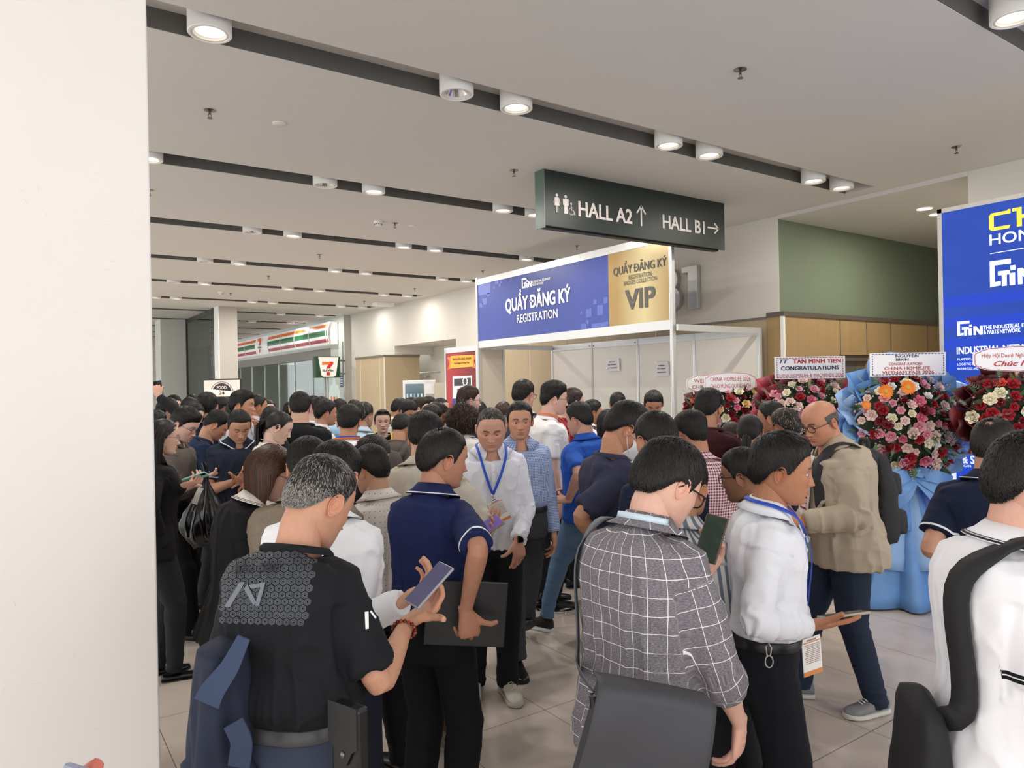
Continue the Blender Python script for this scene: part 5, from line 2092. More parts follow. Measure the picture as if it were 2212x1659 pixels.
# ---------------------------------------------------------------- hanging direction sign
Ys = 5.88
pL, pR = at_y(1177, 425, Ys), at_y(1565, 485, Ys)
zB = at_y(1172, 486, Ys)[2]
hs = thing('direction_sign', 'dark green hanging sign reading HALL A2 and HALL B1 with arrows', 'sign', (pL[0], Ys, 0))
L = pR[0] - pL[0]
mb = MB()
mb.box(0, L, 0, .03, zB, CZ)
mb.box(0, L, .12, .15, zB, CZ)
mb.box(0, L, .03, .12, zB + .10, CZ)
mb.obj('box', M('242c29', .38, 0, .4, noise=.03), hs, bevel=.003)
mb = MB()
mb.box(-.012, 0, -.002, .152, zB - .02, CZ)
e_ = mb.obj('end_plate', M('566b62', .35), hs)
mb = MB()
mb.box(0.02, L - .08, .035, .115, zB - .015, zB + .09)
mb.obj('inner_rail', M('0d0f0e', .5), hs)
SILV = M('cfc8c4', .4, .1, noise=.01)
def on_sign(u, v):
 return at_y(u, v, Ys - .001)
def sobj(name, mb):
 mb.v = [(x - pL[0], y - Ys, z) for x, y, z in mb.v]
 return mb.obj(name, SILV, hs)
def sign_text(txt, uv0, uv1, cap_px):
 mb = MB()
 a, c = on_sign(*uv0), on_sign(*uv1)
 dep = (CAMR.T @ (a - CAMP))[2]
 lettering(txt, a, AX, UP, c[0] - a[0], cap_px * dep / FPX, None, mb=mb, mi=0, depth=.004, bold=.026)
 sobj('lettering', mb)
sign_text('HALL A2', (1249, 466), (1365.5, 483), 33)
sign_text('HALL B1', (1431, 492), (1521.5, 505), 29.5)
def arrow(mb, c, d, L, w=.022, head=.40):
 """straight arrow with open chevron head"""
 c, d = np.asarray(c, float), nrm(d)
 s = np.cross(AY, d)
 mb.obox(c + d * L * .0, d, s, AY, L / 2, w / 2, .004)
 tip = c + d * L / 2
 for k in (1, -1):
  v = nrm(-d + s * k * .82)
  mb.obox(tip + v * L * head / 2, v, np.cross(AY, v), AY, L * head / 2 + w * .3, w / 2, .004)
for uv, d_, l_ in (((1385, 467), (0, 0, 1), .225), ((1540, 493), (1, 0, 0), .20)):
 mb = MB()
 arrow(mb, on_sign(*uv), d_, l_, .020, .46)
 sobj('arrow', mb)
dep = (CAMR.T @ (on_sign(1210, 440) - CAMP))[2]
k1 = dep / FPX
def picto(mb, c, h, female):
 o = np.asarray(c, float) - AY * .001
 mb.prism([(.085 * h * math.cos(a), .91 * h + .085 * h * math.sin(a)) for a in np.arange(0, 2 * PI, PI / 10)], o, AX, UP, .004)
 if female:
  mb.prism([(-.10 * h, .80 * h), (.10 * h, .80 * h), (.17 * h, .36 * h), (-.17 * h, .36 * h)], o, AX, UP, .004)
  for s in (-1, 1):
   mb.prism([(s * .11 * h, .79 * h), (s * .155 * h, .77 * h), (s * .235 * h, .50 * h), (s * .185 * h, .48 * h)][::s], o, AX, UP, .004)
  for x in (-.075, .02):
   mb.prism([(x * h, .36 * h), ((x + .055) * h, .36 * h), ((x + .055) * h, 0), (x * h, 0)][::-1], o, AX, UP, .004)
 else:
  mb.prism([(-.14 * h, .80 * h), (.14 * h, .80 * h), (.115 * h, .42 * h), (-.115 * h, .42 * h)], o, AX, UP, .004)
  for s in (-1, 1):
   mb.prism([(s * .14 * h, .80 * h), (s * .195 * h, .77 * h), (s * .195 * h, .44 * h), (s * .15 * h, .44 * h)][::s], o, AX, UP, .004)
  for x in (-.105, .015):
   mb.prism([(x * h, .42 * h), ((x + .09) * h, .42 * h), ((x + .09) * h, 0), (x * h, 0)][::-1], o, AX, UP, .004)
for uv, fm in (((1203, 459), True), ((1222, 462), False)):
 mb = MB()
 picto(mb, on_sign(*uv), 41 * k1, fm)
 sobj('pictogram', mb)
mb = MB()
c = on_sign(1234, 457) - AY * .002
rw = 7.6 * k1
mb.tube([c + AX * rw * math.cos(a) + UP * rw * math.sin(a) for a in np.linspace(PI * .55, PI * 1.95, 20)], [.0045] * 20, 6)
mb.tube([c + AX * -.1 * rw + UP * rw * 1.9, c + AX * 0 + UP * rw * .35, c + AX * rw * .85 + UP * rw * .25, c + AX * rw * 1.15 - UP * rw * .9, c + AX * rw * 1.45 - UP * rw * .8], [.0055] * 5, 6)
mb.tube([c + UP * rw * 1.1, c + UP * rw * 1.05 + AX * rw * .7], [.004] * 2, 6)
mb.prism([(.3 * rw * math.cos(a), .3 * rw * math.sin(a)) for a in np.arange(0, 2 * PI, PI / 8)], c + UP * rw * 2.2 + AX * -.1 * rw, AX, UP, .004)
sobj('pictogram', mb)
# =====================================================================  REGISTRATION BOOTH
BX, BXB = 6.7, 8.3
pR, pL = at_x(1453, 700, BX), at_x(1034, 749, BX)
BY0, BY1 = pR[1], pL[1]
FZ0, FZ1 = 2.50, 3.64
booth = thing('registration_booth', 'white shell-scheme registration booth with a wide blue and gold fascia', 'booth', (BX, BY0, 0))
def bl(p):
 return np.asarray(p, float) - np.array([BX, BY0, 0])
mb = MB()
for y in (BY0, BY1):
 mb.box(-.025, .025, y - BY0 - .025, y - BY0 + .025, 0, FZ1 + .03)
 for z in (-.012, .012):
  mb.box(-.028, -.025, y - BY0 + z - .004, y - BY0 + z + .004, 0, FZ1)
mb.obj('post', ALU, booth)
mb = MB()
mb.box(-.02, .02, 0, BY1 - BY0, FZ1 - .10, FZ1)
mb.box(-.02, .02, 0, BY1 - BY0, FZ0 - .06, FZ0 + .06)
mb.obj('fascia_rail', ALU, booth)
yb = at_x(1316, 620, BX)[1] - BY0
def fascia_mat():
 t = NT('blue_fascia_print', .35, 0, .4)
 x, y, z = t.xyz(t.obj())
 f = t.m('DIVIDE', t.m('SUBTRACT', z, FZ0), FZ1 - FZ0)
 n = t.noise(t.obj(), 1.2, 2)
 t.color(t.mix(t.m('ADD', t.m('MULTIPLY', n, .5), t.m('MULTIPLY', f, .4)), lin('4657a4'), lin('303c86')))
 return t.mat
def gold_mat():
 t = NT('gold_fascia_print', .3, .25, .5)
 x, y, z = t.xyz(t.obj())
 f = t.m('ABSOLUTE', t.m('DIVIDE', t.m('SUBTRACT', y, yb * .42), .5))
 f = t.m('MINIMUM', f, 1.0)
 br = t.noise(t.mapping(t.obj(), (2, 8, 180)), 1.0, 2)
 c = t.mix(f, lin('d9cb9a'), lin('a98c58'))
 t.color(t.mix(t.m('MULTIPLY', br, .25), c, lin('8c7347')))
 return t.mat
mb = MB()
mb.box(-.012, .012, yb, BY1 - BY0 - .02, FZ0 + .05, FZ1 - .09)
fb = mb.obj('fascia_panel', fascia_mat(), booth)
fb['label'] = 'blue printed fascia panel'
mb = MB()
mb.box(-.012, .012, .02, yb, FZ0 + .05, FZ1 - .09)
fg = mb.obj('fascia_panel', gold_mat(), booth)
fg['label'] = 'gold printed fascia panel'
def wall_text(mb, txt, uv0, uv1, cap_px, X0, mi=0, bold=.0, depth=.003, off=.016, shear=0.0, org=(0, 0, 0), spacing=1.0):
 """text on a plane X = X0 seen from the hall: runs toward -Y"""
 a, c = at_x(*uv0, X0 - off), at_x(*uv1, X0 - off)
 dep = (CAMR.T @ (a - CAMP))[2]
 h = cap_px * dep / FPX
 lettering(txt, a - np.asarray(org), -AY, UP, a[1] - c[1], h, None, mb=mb, mi=mi, bold=bold, depth=depth, shear=shear, spacing=spacing)
def bplane(mb, uvs, X0, off, org, mi=0, th=.002):
 P = [at_x(u, v, X0 - off) - np.asarray(org) for u, v in uvs]
 o = P[0]
 mb.prism([(-(p[1] - o[1]), p[2] - o[2]) for p in P], o, -AY, UP, th, mi)
ob = (BX, BY0, 0)
FTX = M('f3f3f1', .5, noise=0)
mb = MB()
wall_text(mb, 'QUẦY ĐĂNG KÝ', (1092.5, 674), (1233, 650), 28, BX, 0, .035, org=ob)
wall_text(mb, 'REGISTRATION', (1117, 697.5), (1205, 685), 17.5, BX, 0, .02, org=ob)
mb.obj('lettering', FTX, fb)
mb = MB()
wall_text(mb, 'THE INDUSTRIAL EQUIPMENT', (1147, 612.5), (1189, 605), 5.2, BX, 0, .03, org=ob)
wall_text(mb, '& PARTS NETWORK', (1147, 619), (1175, 614.5), 5.2, BX, 0, .03, org=ob)
def bracket_logo(mb, o, X, Y, h, mi=0, d=.003):
 """square bracket emblem with T, i and N inside, height h, at lower-left o"""
 P = lambda pts: [(x * h, y * h) for x, y in pts]
 mb.prism(P([(0, 0), (.40, .04), (.40, .20), (.18, .18), (.18, .82), (.78, .82), (.78, 1.0), (0, 1.0)]), o, X, Y, d, mi)
 mb.prism(P([(.30, .42), (.74, .42), (.74, .58), (.30, .58)]), o, X, Y, d, mi)
 mb.prism(P([(.44, .0), (.62, .0), (.62, .42), (.44, .42)]), o, X, Y, d, mi)
 mb.prism(P([(.72, .0), (.92, .0), (.92, .46), (.72, .46)]), o, X, Y, d, mi)
 mb.prism(P([(.76, .56), (.94, .56), (.94, .74), (.76, .74)]), o, X, Y, d, mi)
 mb.prism(P([(1.02, 0), (1.18, 0), (1.18, .34), (1.40, 0), (1.58, 0), (1.58, .60), (1.42, .60), (1.42, .26), (1.20, .60), (1.02, .60)]), o, X, Y, d, mi)
a = at_x(1127.5, 624, BX - .016)
dep = (CAMR.T @ (a - CAMP))[2]
bracket_logo(mb, bl(a), -AY * 1.05, UP, 22 * dep / FPX)
l_ = mb.obj('logo', FTX, fb)
bl_px = [(1033, 612, 27, 27), (1069, 602, 8, 12), (1077, 613, 5, 6), (1042, 645, 10, 14), (1052, 634, 6, 7), (1036, 655, 7, 10), (1080, 606, 4, 6), (1066, 619, 3, 5),
         (1266, 668, 12, 18), (1282, 648, 7, 10), (1304, 643, 9, 13), (1290, 660, 13, 22), (1278, 700, 36, 26), (1266, 692, 6, 9), (1255, 700, 12, 13), (1254, 673, 4, 6)]
for u, v, w, h in bl_px:
 t = -.19 if v < 660 else -.15
 mb = MB()
 bplane(mb, [(u, v + h), (u + w, v + h + t * w), (u + w, v + t * w), (u, v)], BX, .0135, ob, 0, .0006)
 mb.obj('printed_square', M('5668b4', .35, noise=0), fb)
mb = MB()
wall_text(mb, 'QUẦY ĐĂNG KÝ', (1325, 596), (1440, 574.5), 17, BX, 0, .012, org=ob)
wall_text(mb, 'REGISTRATION', (1358, 604.5), (1407, 597), 9.5, BX, 0, .0, org=ob)
wall_text(mb, 'BADGES COLLECTION', (1347.5, 617), (1419, 605), 8.5, BX, 0, .0, org=ob)
wall_text(mb, 'VIP', (1351, 669), (1416, 660), 43, BX, 0, .03, org=ob)
mb.obj('lettering', M('56544f', .5, noise=0), fg)
ys = [at_x(px, 735, BXB)[1] for px in (1193.5, 1279.5, 1378.5, 1466, 1500, 1640)]
y_far, y_near = ys[0], at_x(1640, 703, BXB)[1]
edges = [ys[0], ys[1], ys[2], ys[2] - 1.0, ys[2] - 1.95, y_near]
edges = sorted(set([ys[0], ys[1], ys[2], at_x(1456, 720, BXB)[1], at_x(1500, 720, BXB)[1], y_near]), reverse=True)
for i in range(len(edges) - 1):
 mb = MB()
 mb.box(BXB - BX - .012, BXB - BX + .012, edges[i + 1] - BY0 + .01, edges[i] - BY0 - .01, .05, 2.40)
 mb.obj('back_panel', PANEL, booth)
mb = MB()
for y in edges:
 mb.box(BXB - BX - .022, BXB - BX + .022, y - BY0 - .022, y - BY0 + .022, 0, 2.5)
 mb.box(BXB - BX - .026, BXB - BX - .022, y - BY0 - .005, y - BY0 + .005, 0, 2.5)
mb.obj('upright', ALU, booth)
mb = MB()
mb.box(BXB - BX - .018, BXB - BX + .018, edges[-1] - BY0, edges[0] - BY0, 2.40, 2.5)
for y in (edges[0], edges[-1]):
 mb.box(0, BXB - BX, y - BY0 - .015, y - BY0 + .015, 2.42, 2.5)
for y in (edges[0] - .05, edges[1] + .05, edges[1] - .05, edges[2] + .05):
 mb.cyl((BXB - BX - .03, y - BY0, 2.44), (BXB - BX - .018, y - BY0, 2.44), .008, 8, 1)
mb.obj('top_rail', [ALU, M('3c3c3c', .5)], booth)
xg = at_y(1088, 830, BY1)[0]
mb = MB()
mb.box(.03, xg - BX, BY1 - BY0 - .012, BY1 - BY0 + .012, .05, 2.42)
mb.obj('side_panel', M('d3c6b6', .6, noise=.01), booth)
mb = MB()
mb.box(xg - BX - .02, xg - BX + .02, BY1 - BY0 - .02, BY1 - BY0 + .02, 0, 2.45)
mb.obj('upright', ALU, booth)
for k, (u0, v0, u1, v1) in enumerate(((1309.5, 774, 1338.5, 802), (1417, 781, 1444.5, 812))):
 p, q = at_x(u0, v1, BXB - .03), at_x(u1, v0, BXB - .03)
 w, h = p[1] - q[1], q[2] - p[2]
 o = thing('paper_notice', ['left white paper notice taped to the booth back wall', 'right white paper notice taped to the booth back wall'][k], 'notice', (p[0], p[1], p[2]))
 mb = MB()
 n = 6
 for i in range(n):
  for j in range(n):
   pass
 G = [(-.004 - .012 * math.sin(i / n * PI) * .4 - (.02 if (i == n and j == n) else 0), -w * i / n, h * j / n) for j in range(n + 1) for i in range(n + 1)]
 mb.add(G, [(j * 7 + i, j * 7 + i + 1, (j + 1) * 7 + i + 1, (j + 1) * 7 + i) for j in range(n) for i in range(n)])
 G2 = [(x + .002, y, z) for x, y, z in G]
 mb.add(G2, [(j * 7 + i, (j + 1) * 7 + i, (j + 1) * 7 + i + 1, j * 7 + i + 1) for j in range(n) for i in range(n)])
 mb.obj('sheet', M('e9e8ec', .6, noise=0), o, True)
 mb = MB()
 lettering('B2', (-.018, -w * .20, h * .46), -AY, UP, w * .16, h * .13, None, mb=mb, depth=.001, bold=.02)
 rr = random.Random(4 + k)
 for (xa, xb, zz) in ((.27, .72, .70), (.42, .80, .48), (.16, .84, .22)):
  x = xa
  while x < xb:
   d = rr.uniform(.025, .05)
   mb.box(-.018, -.017, -w * min(x + d, xb), -w * x, h * zz, h * (zz + .07))
   x += d + .012
 mb.obj('print', M('4a4a50', .6, noise=0), o)
 mb = MB()
 mb.prism([(-.02, -.015), (.02, -.02), (.025, .01), (-.015, .015)], (-.012, -(w * .93 if k == 0 else w * .02), h * .98), -AY, UP, .003)
 mb.obj('tape', M('f8f7f0', .3, noise=0), o)
q = at_x(1039, 757, BX)
for k in range(3):
 y = BY0 + .12 + k * 1.42
 o = thing('registration_counter', ['registration counter at the gold end of the booth', 'middle registration counter inside the booth', 'registration counter at the far end of the booth'][k], 'counter', (BX + .42, y, 0))
 mb = MB()
 mb.box(0, .5, 0, 1.35, 0, .98)
 mb.obj('body', M('e4e2dc', .5), o)
 mb = MB()
 mb.box(-.03, .53, -.02, 1.37, .98, 1.01)
 mb.obj('top', M('8d8f92', .4), o)
ry1 = at_x(964, 800, BX)[1]
ry0 = BY1 + .05
rb = thing('red_banner_panel', 'tall red banner panel with a yellow ribbon left of the blue fascia', 'banner', (BX, ry0, 0))
ro = (BX, ry0, 0)
def red_mat():
 t = NT('red_banner_print', .45, 0, .4)
 x, y, z = t.xyz(t.obj())
 f = t.m('ADD', t.m('MULTIPLY', y, .9), t.m('MULTIPLY', t.m('SUBTRACT', 2.5, z), .25))
 n = t.noise(t.obj(), 2.0, 2)
 t.color(t.mix(t.m('ADD', f, t.m('MULTIPLY', t.m('SUBTRACT', n, .5), .6)), lin('6a1c22'), lin('b0363d')))
 return t.mat
mb = MB()
mb.box(-.012, .012, .02, ry1 - ry0 - .02, .05, 2.40)
rp = mb.obj('printed_panel', red_mat(), rb)
mb = MB()
for y in (0, ry1 - ry0):
 mb.box(-.022, .022, y - .022, y + .022, 0, 2.5)
mb.box(-.018, .018, 0, ry1 - ry0, 2.40, 2.5)
mb.obj('frame', ALU, rb)
mb = MB()
bplane(mb, [(973, 796), (1022, 792), (1022, 766), (974, 769)], BX, .018, ro, 0)
bplane(mb, [(967, 799), (976, 796), (976, 771), (966, 772), (971, 785)], BX, .015, ro, 1)
bplane(mb, [(1020, 794), (1029, 796), (1024, 781), (1028, 766), (1020, 768)], BX, .015, ro, 1)
wall_text(mb, 'TÌM NGUỒN HÀNG NHANH', (977, 779.5), (1018, 777), 5.4, BX, 2, .02, .001, .0215, org=ro)
wall_text(mb, 'Get E-Badge & AI Match Now', (981, 787), (1014, 785), 4.2, BX, 2, .02, .001, .0215, org=ro)
mb.obj('ribbon', [M('f2b43c', .5, noise=0), M('d97f45', .5, noise=0), M('7c1f24', .5, noise=0)], rp)
mb = MB()
bplane(mb, [(978, 861), (1020, 858), (1020, 811), (978, 813)], BX, .015, ro, 0)
bplane(mb, [(978, 877), (1021, 875), (1021, 859), (978, 861)], BX, .016, ro, 1)
bplane(mb, [(981, 834), (1017, 832), (1017, 816), (981, 818)], BX, .018, ro, 2)
c = at_x(1003, 824, BX - .021) - np.array(ro)
r0 = .10
gear = []
for k in range(24):
 r = r0 * (1.0 if k % 2 else .80)
 for d in (-.4, .4):
  a = (k + d * .5) * PI / 12
  gear.append((r * math.cos(a) + .05, r * math.sin(a)))
mb.prism(gear[:len(gear)], c + AY * .02, -AY, UP, .002, 3)
mb.prism([(.55 * r0 * math.cos(a) + .05, .55 * r0 * math.sin(a)) for a in np.arange(0, 2 * PI, PI / 12)], c + AY * .02 - AX * .002, -AY, UP, .002, 2)
wall_text(mb, 'BALL PA', (984, 871), (1012, 869), 7.5, BX, 0, .03, .001, .019, org=ro)
a = at_x(988, 850, BX - .018)
bracket_logo(mb, a - np.array(ro), -AY, UP, .085, 2, .002)
mb.obj('printed_card', [M('f0f0f0', .5, noise=0), M('2c4a9c', .5, noise=0), M('33383f', .5, noise=0), M('dfe4ea', .4, noise=0)], rp)
b1 = thing('wall_numeral', 'large brushed steel B1 letters on the white wall behind the fascia post', 'letters', (XW, 0, 0))
mb = MB()
dep = (CAMR.T @ (at_x(1492, 668, XW) - CAMP))[2]
hB = 92 * dep / FPX
aB = at_x(1480, 669, XW - .09)
y1 = aB[1]
mb.prism([(.06, 0), (.235, 0), (.235, hB), (-.06, hB), (-.06, hB * .86), (.06, hB * .86)][:], np.array([-.09, y1, aB[2]]), -AY, UP, -.08)
mb.obj('numeral_one', STEEL, b1, bevel=.006)
mb = MB()
lettering('B', (-.09, y1 + .50, aB[2] + .02), -AY, UP, .42, hB * .98, None, mb=mb, depth=-.0, bold=.03)
mbp = MB()
V, Fs = text_mesh('B', .03)
x0, x1 = V[:, 0].min(), V[:, 0].max()
P = [np.array([-.09, y1 + .52 - (v[0] - x0) / (x1 - x0) * .42, aB[2] + .02 + v[1] / .69 * hB * .98]) for v in V]
n = len(P)
cnt = {(f[i], f[(i + 1) % len(f)]) for f in Fs for i in range(len(f))}
side = [(b_, a_, n + a_, n + b_) for (a_, b_) in cnt if (b_, a_) not in cnt]
mbp.add(P + [p + np.array([.08, 0, 0]) for p in P], list(Fs) + side)
mbp.obj('letter_b', STEEL, b1)
# =====================================================================  LED SCREEN
LX = 6.36
ly1 = at_x(2032, 800, LX)[1]
ly0 = ly1 - 2.4
lz1 = at_x(2033, 452, LX)[2]
led = thing('led_screen', 'tall bright blue LED screen at the right edge with yellow and white logos', 'screen', (LX, ly1, 0))
lo_ = (LX, ly1, 0)
mb = MB()
mb.box(0, .28, -(ly1 - ly0), 0, 0, lz1)
mb.box(-.012, 0, -.035, 0, 0, lz1)
mb.box(-.012, 0, -(ly1 - ly0), 0, lz1 - .035, lz1)
mb.obj('cabinet', M('b9b7b2', .5), led)
def led_mat():
 t = NT('led_pixels', .6, 0, .2)
 x, y, z = t.xyz(t.obj())
 st = t.m('FRACT', t.m('DIVIDE', t.m('ADD', z, t.m('MULTIPLY', y, .0)), .175))
 band = t.m('MULTIPLY', t.m('GREATER_THAN', st, .52), t.m('LESS_THAN', z, 2.45))
 n = t.noise(t.mapping(t.obj(), (1, 1.2, 3.5)), 1.0, 3)
 base = t.mix(n, lin('1d3fa6'), lin('2b5ad0'))
 col = t.mix(t.m('MULTIPLY', band, .75), base, lin('1c48de'))
 grid = t.m('MULTIPLY', t.m('GREATER_THAN', t.m('FRACT', t.m('MULTIPLY', y, 220)), .25), t.m('GREATER_THAN', t.m('FRACT', t.m('MULTIPLY', z, 220)), .25))
 t.color((.01, .01, .012))
 t.link(col, t.bs.inputs['Emission Color'])
 t.link(t.m('ADD', .82, t.m('MULTIPLY', grid, .22)), t.bs.inputs['Emission Strength'])
 return t.mat
mb = MB()
mb.box(-.010, 0, -(ly1 - ly0) + .03, -.035, .05, lz1 - .035)
pan = mb.obj('display', led_mat(), led)
LW = M('cdd6f5', .6, noise=0, emit=.85, name='led_white')
LYE = M('f6c53a', .6, noise=0, emit=.9, name='led_yellow')
LBL = M('1d46c4', .6, noise=0, emit=.75, name='led_blue')
mb = MB()
s_ = lambda pts, o, k, mi=0: mb.prism([(x * k, y * k) for x, y in pts], o, -AY, UP, .002, mi)
a = at_x(2137, 500, LX - .011) - np.array(lo_)
dep = (CAMR.T @ (at_x(2137, 500, LX) - CAMP))[2]
kk = 41 * dep / FPX
s_([(0, .12), (.12, 0), (.92, .0), (.98, .17), (.22, .17), (.22, .76), (1.0, .76), (1.0, .98), (.88, .98), (.84, .92), (.12, .92), (0, .80)], a, kk, 1)
xo = 1.08
for gl, w in (([[(0, .98), (.0, .82), (.2, .82), (.2, 0), (.42, 0), (.42, .40), (.85, .40), (.85, 0), (1.05, 0), (1.05, .92), (.85, .92), (.85, .58), (.42, .58), (.42, .98)]], 1.2),
              ([[(0, 0), (.22, 0), (.22, .92), (0, .92)]], .38),
              ([[(0, 0), (.22, 0), (.22, .55), (.75, 0), (.98, 0), (.98, .92), (.76, .92), (.76, .36), (.22, .92), (0, .92)]], 1.12),
              ([[(0, 0), (.2, 0), (.32, .28), (.72, .28), (.84, 0), (1.05, 0), (.65, .92), (.4, .92)]], 1.1)):
 for pl in gl:
  s_([(x + xo, y) for x, y in pl], a, kk, 1)
 xo += w
mb.obj('headline', [LW, LYE], pan)
mb = MB()
wall_text(mb, 'HOMELIFE', (2138, 530), (2330, 497), 23, LX, 0, .012, .002, .011, org=lo_)
mb.obj('lettering', LW, pan)
mb = MB()
bplane(mb, [(2139, 549), (2300, 522), (2300, 520.5), (2139, 547.5)], LX, .011, lo_, 0)
mb.obj('white_area', LW, pan)
mb = MB()
a = at_x(2139, 621, LX - .011) - np.array(lo_)
bracket_logo(mb, a, -AY * .92, UP, 56 * dep / FPX, 0, .002)
mb.obj('logo', LW, pan)
mb = MB()
wall_text(mb, 'THE INDUSTRIAL EQUIPMENT', (2300, 600), (2420, 585), 12, LX, 0, .03, .002, .011, org=lo_)
mb.obj('lettering', LW, pan)
mb = MB()
a = at_x(2068, 726, LX - .011) - np.array(lo_)
bracket_logo(mb, a, -AY * 1.02, UP, 32 * dep / FPX, 0, .002)
mb.obj('logo', LW, pan)
mb = MB()
wall_text(mb, 'THE INDUSTRIAL EQUIPMENT', (2124, 712), (2268, 697), 8.6, LX, 0, .03, .002, .011, org=lo_)
mb.obj('lettering', LW, pan)
mb = MB()
wall_text(mb, '& PARTS NETWORK', (2125, 722), (2205, 717), 8.6, LX, 0, .03, .002, .011, org=lo_)
mb.obj('lettering', LW, pan)
mb = MB()
wall_text(mb, 'INDUSTRIAL NETWORK', (2067, 765), (2260, 754), 15.5, LX, 0, .03, .002, .011, org=lo_)
mb.obj('lettering', LW, pan)
mb = MB()
wall_text(mb, 'PLASTIC, PRINTING, PACKAGING', (2068, 779), (2195, 774), 5.2, LX, 0, .02, .002, .011, org=lo_)
mb.obj('lettering', LW, pan)
mb = MB()
wall_text(mb, 'LOGISTIC EQUIPMENT AND STORAGE', (2068, 789.5), (2195, 786), 5.2, LX, 0, .02, .002, .011, org=lo_)
mb.obj('lettering', LW, pan)
mb = MB()
wall_text(mb, 'MACHINE TOOL AND METALWORKING  |  NEW ENERGY', (2068, 799.5), (2191, 797), 5.2, LX, 0, .02, .002, .011, org=lo_)
mb.obj('lettering', LW, pan)
mb = MB()
bplane(mb, [(2040, 965), (2160, 905), (2160, 862), (2098, 834), (2040, 812)], LX, .0105, lo_, 0, .001)
mb.obj('white_area', LW, pan)
mb = MB()
bplane(mb, [(2038, 1275), (2066, 1272), (2066, 962), (2040, 962)], LX, .0105, lo_, 0, .001)
mb.obj('white_area', LW, pan)
mb = MB()
wall_text(mb, 'REGISTER', (2078, 977), (2190, 977), 18, LX, 0, .04, .002, .011, org=lo_)
mb.obj('lettering', LW, pan)
mb = MB()
wall_text(mb, '& SCAN', (2078, 1000), (2150, 1000), 18, LX, 0, .04, .002, .011, org=lo_)
mb.obj('lettering', LW, pan)
mb = MB()
wall_text(mb, 'SCAN', (2078, 1008), (2098, 1008), 5, LX, 0, .02, .002, .011, org=lo_)
mb.obj('lettering', LW, pan)
mb = MB()
# =====================================================================  FLOWER STANDS
def petal_patch(r, tilt, width, az, curl, n=5, m=4):
 V = []
 for i in range(m + 1):
  t = i / m
  for j in range(n + 1):
   s = (j / n - .5) * 2
   w = width * math.sin(min(1, t * 1.15 + .12) * PI * .62) * s
   up = r * t
   out = tilt * r * (t ** 1.3) + curl * r * t ** 4 - .30 * abs(s) ** 2 * width
   ang = az + w / max(.25 * r + .55 * out + .004, .006) * .55
   rad = .18 * r + out
   V.append((rad * math.cos(ang), rad * math.sin(ang), up * (1 - .12 * s * s)))
 Fs = [(i * (n + 1) + j, i * (n + 1) + j + 1, (i + 1) * (n + 1) + j + 1, (i + 1) * (n + 1) + j) for i in range(m) for j in range(n)]
 return V, Fs
def rose_mesh(c):
 mb = MB()
 k = 0
 for n, r, tilt, wd, curl in ((3, .040, .12, .016, -.05), (4, .040, .38, .022, .02), (5, .037, .72, .028, .16), (6, .032, 1.10, .032, .35)):
  for i in range(n):
   V, Fs = petal_patch(r, tilt, wd, 2 * PI * (i + .5 * (k % 2)) / n + k, curl)
   mb.add(V, Fs)
  k += 1
 mb.lathe([(.001, .0), (.012, .004), (.016, .018), (.008, .034), (.001, .036)], 10)
 t = NT('rose_' + c, .55, 0, .3)
 n_ = t.noise(t.obj(), 45, 2)
 cc = lin(c)
 t.color(t.mix(n_, [x * .72 for x in cc], [min(1, x * 1.2 + .01) for x in cc]))
 return new_mesh('rose', mb.v, mb.f, [t.mat], smooth=True)
ROSE = {c: rose_mesh(h) for c, h in (('red', '9c1626'), ('dark', '701220'), ('pink', 'e39bab'), ('hot', 'd9708a'), ('blush', 'efd0c6'), ('cream', 'efe3c6'), ('white', 'f3efe6'), ('yellow', 'efd08a'), ('orange', 'd2452c'))}
def gerbera_mesh():
 mb = MB()
 for i in range(18):
  a = 2 * PI * i / 18
  c, s = math.cos(a), math.sin(a)
  V = [(.012 * c - .005 * s, .012 * s + .005 * c, .004), (.012 * c + .005 * s, .012 * s - .005 * c, .004),
             (.040 * c + .008 * s, .040 * s - .008 * c, .010), (.055 * c, .055 * s, .006), (.040 * c - .008 * s, .040 * s + .008 * c, .010)]
  mb.add(V, [(0, 1, 2, 3, 4)])
  mb.add([(x, y, z - .002) for x, y, z in V], [(4, 3, 2, 1, 0)])
 mb.lathe([(.001, .012), (.013, .010), (.016, .004), (.016, 0)], 14, m=1)
 return new_mesh('gerbera', mb.v, mb.f, [M('e8821e', .5), M('c9a13a', .7)], mb.mi)
GERB = gerbera_mesh()
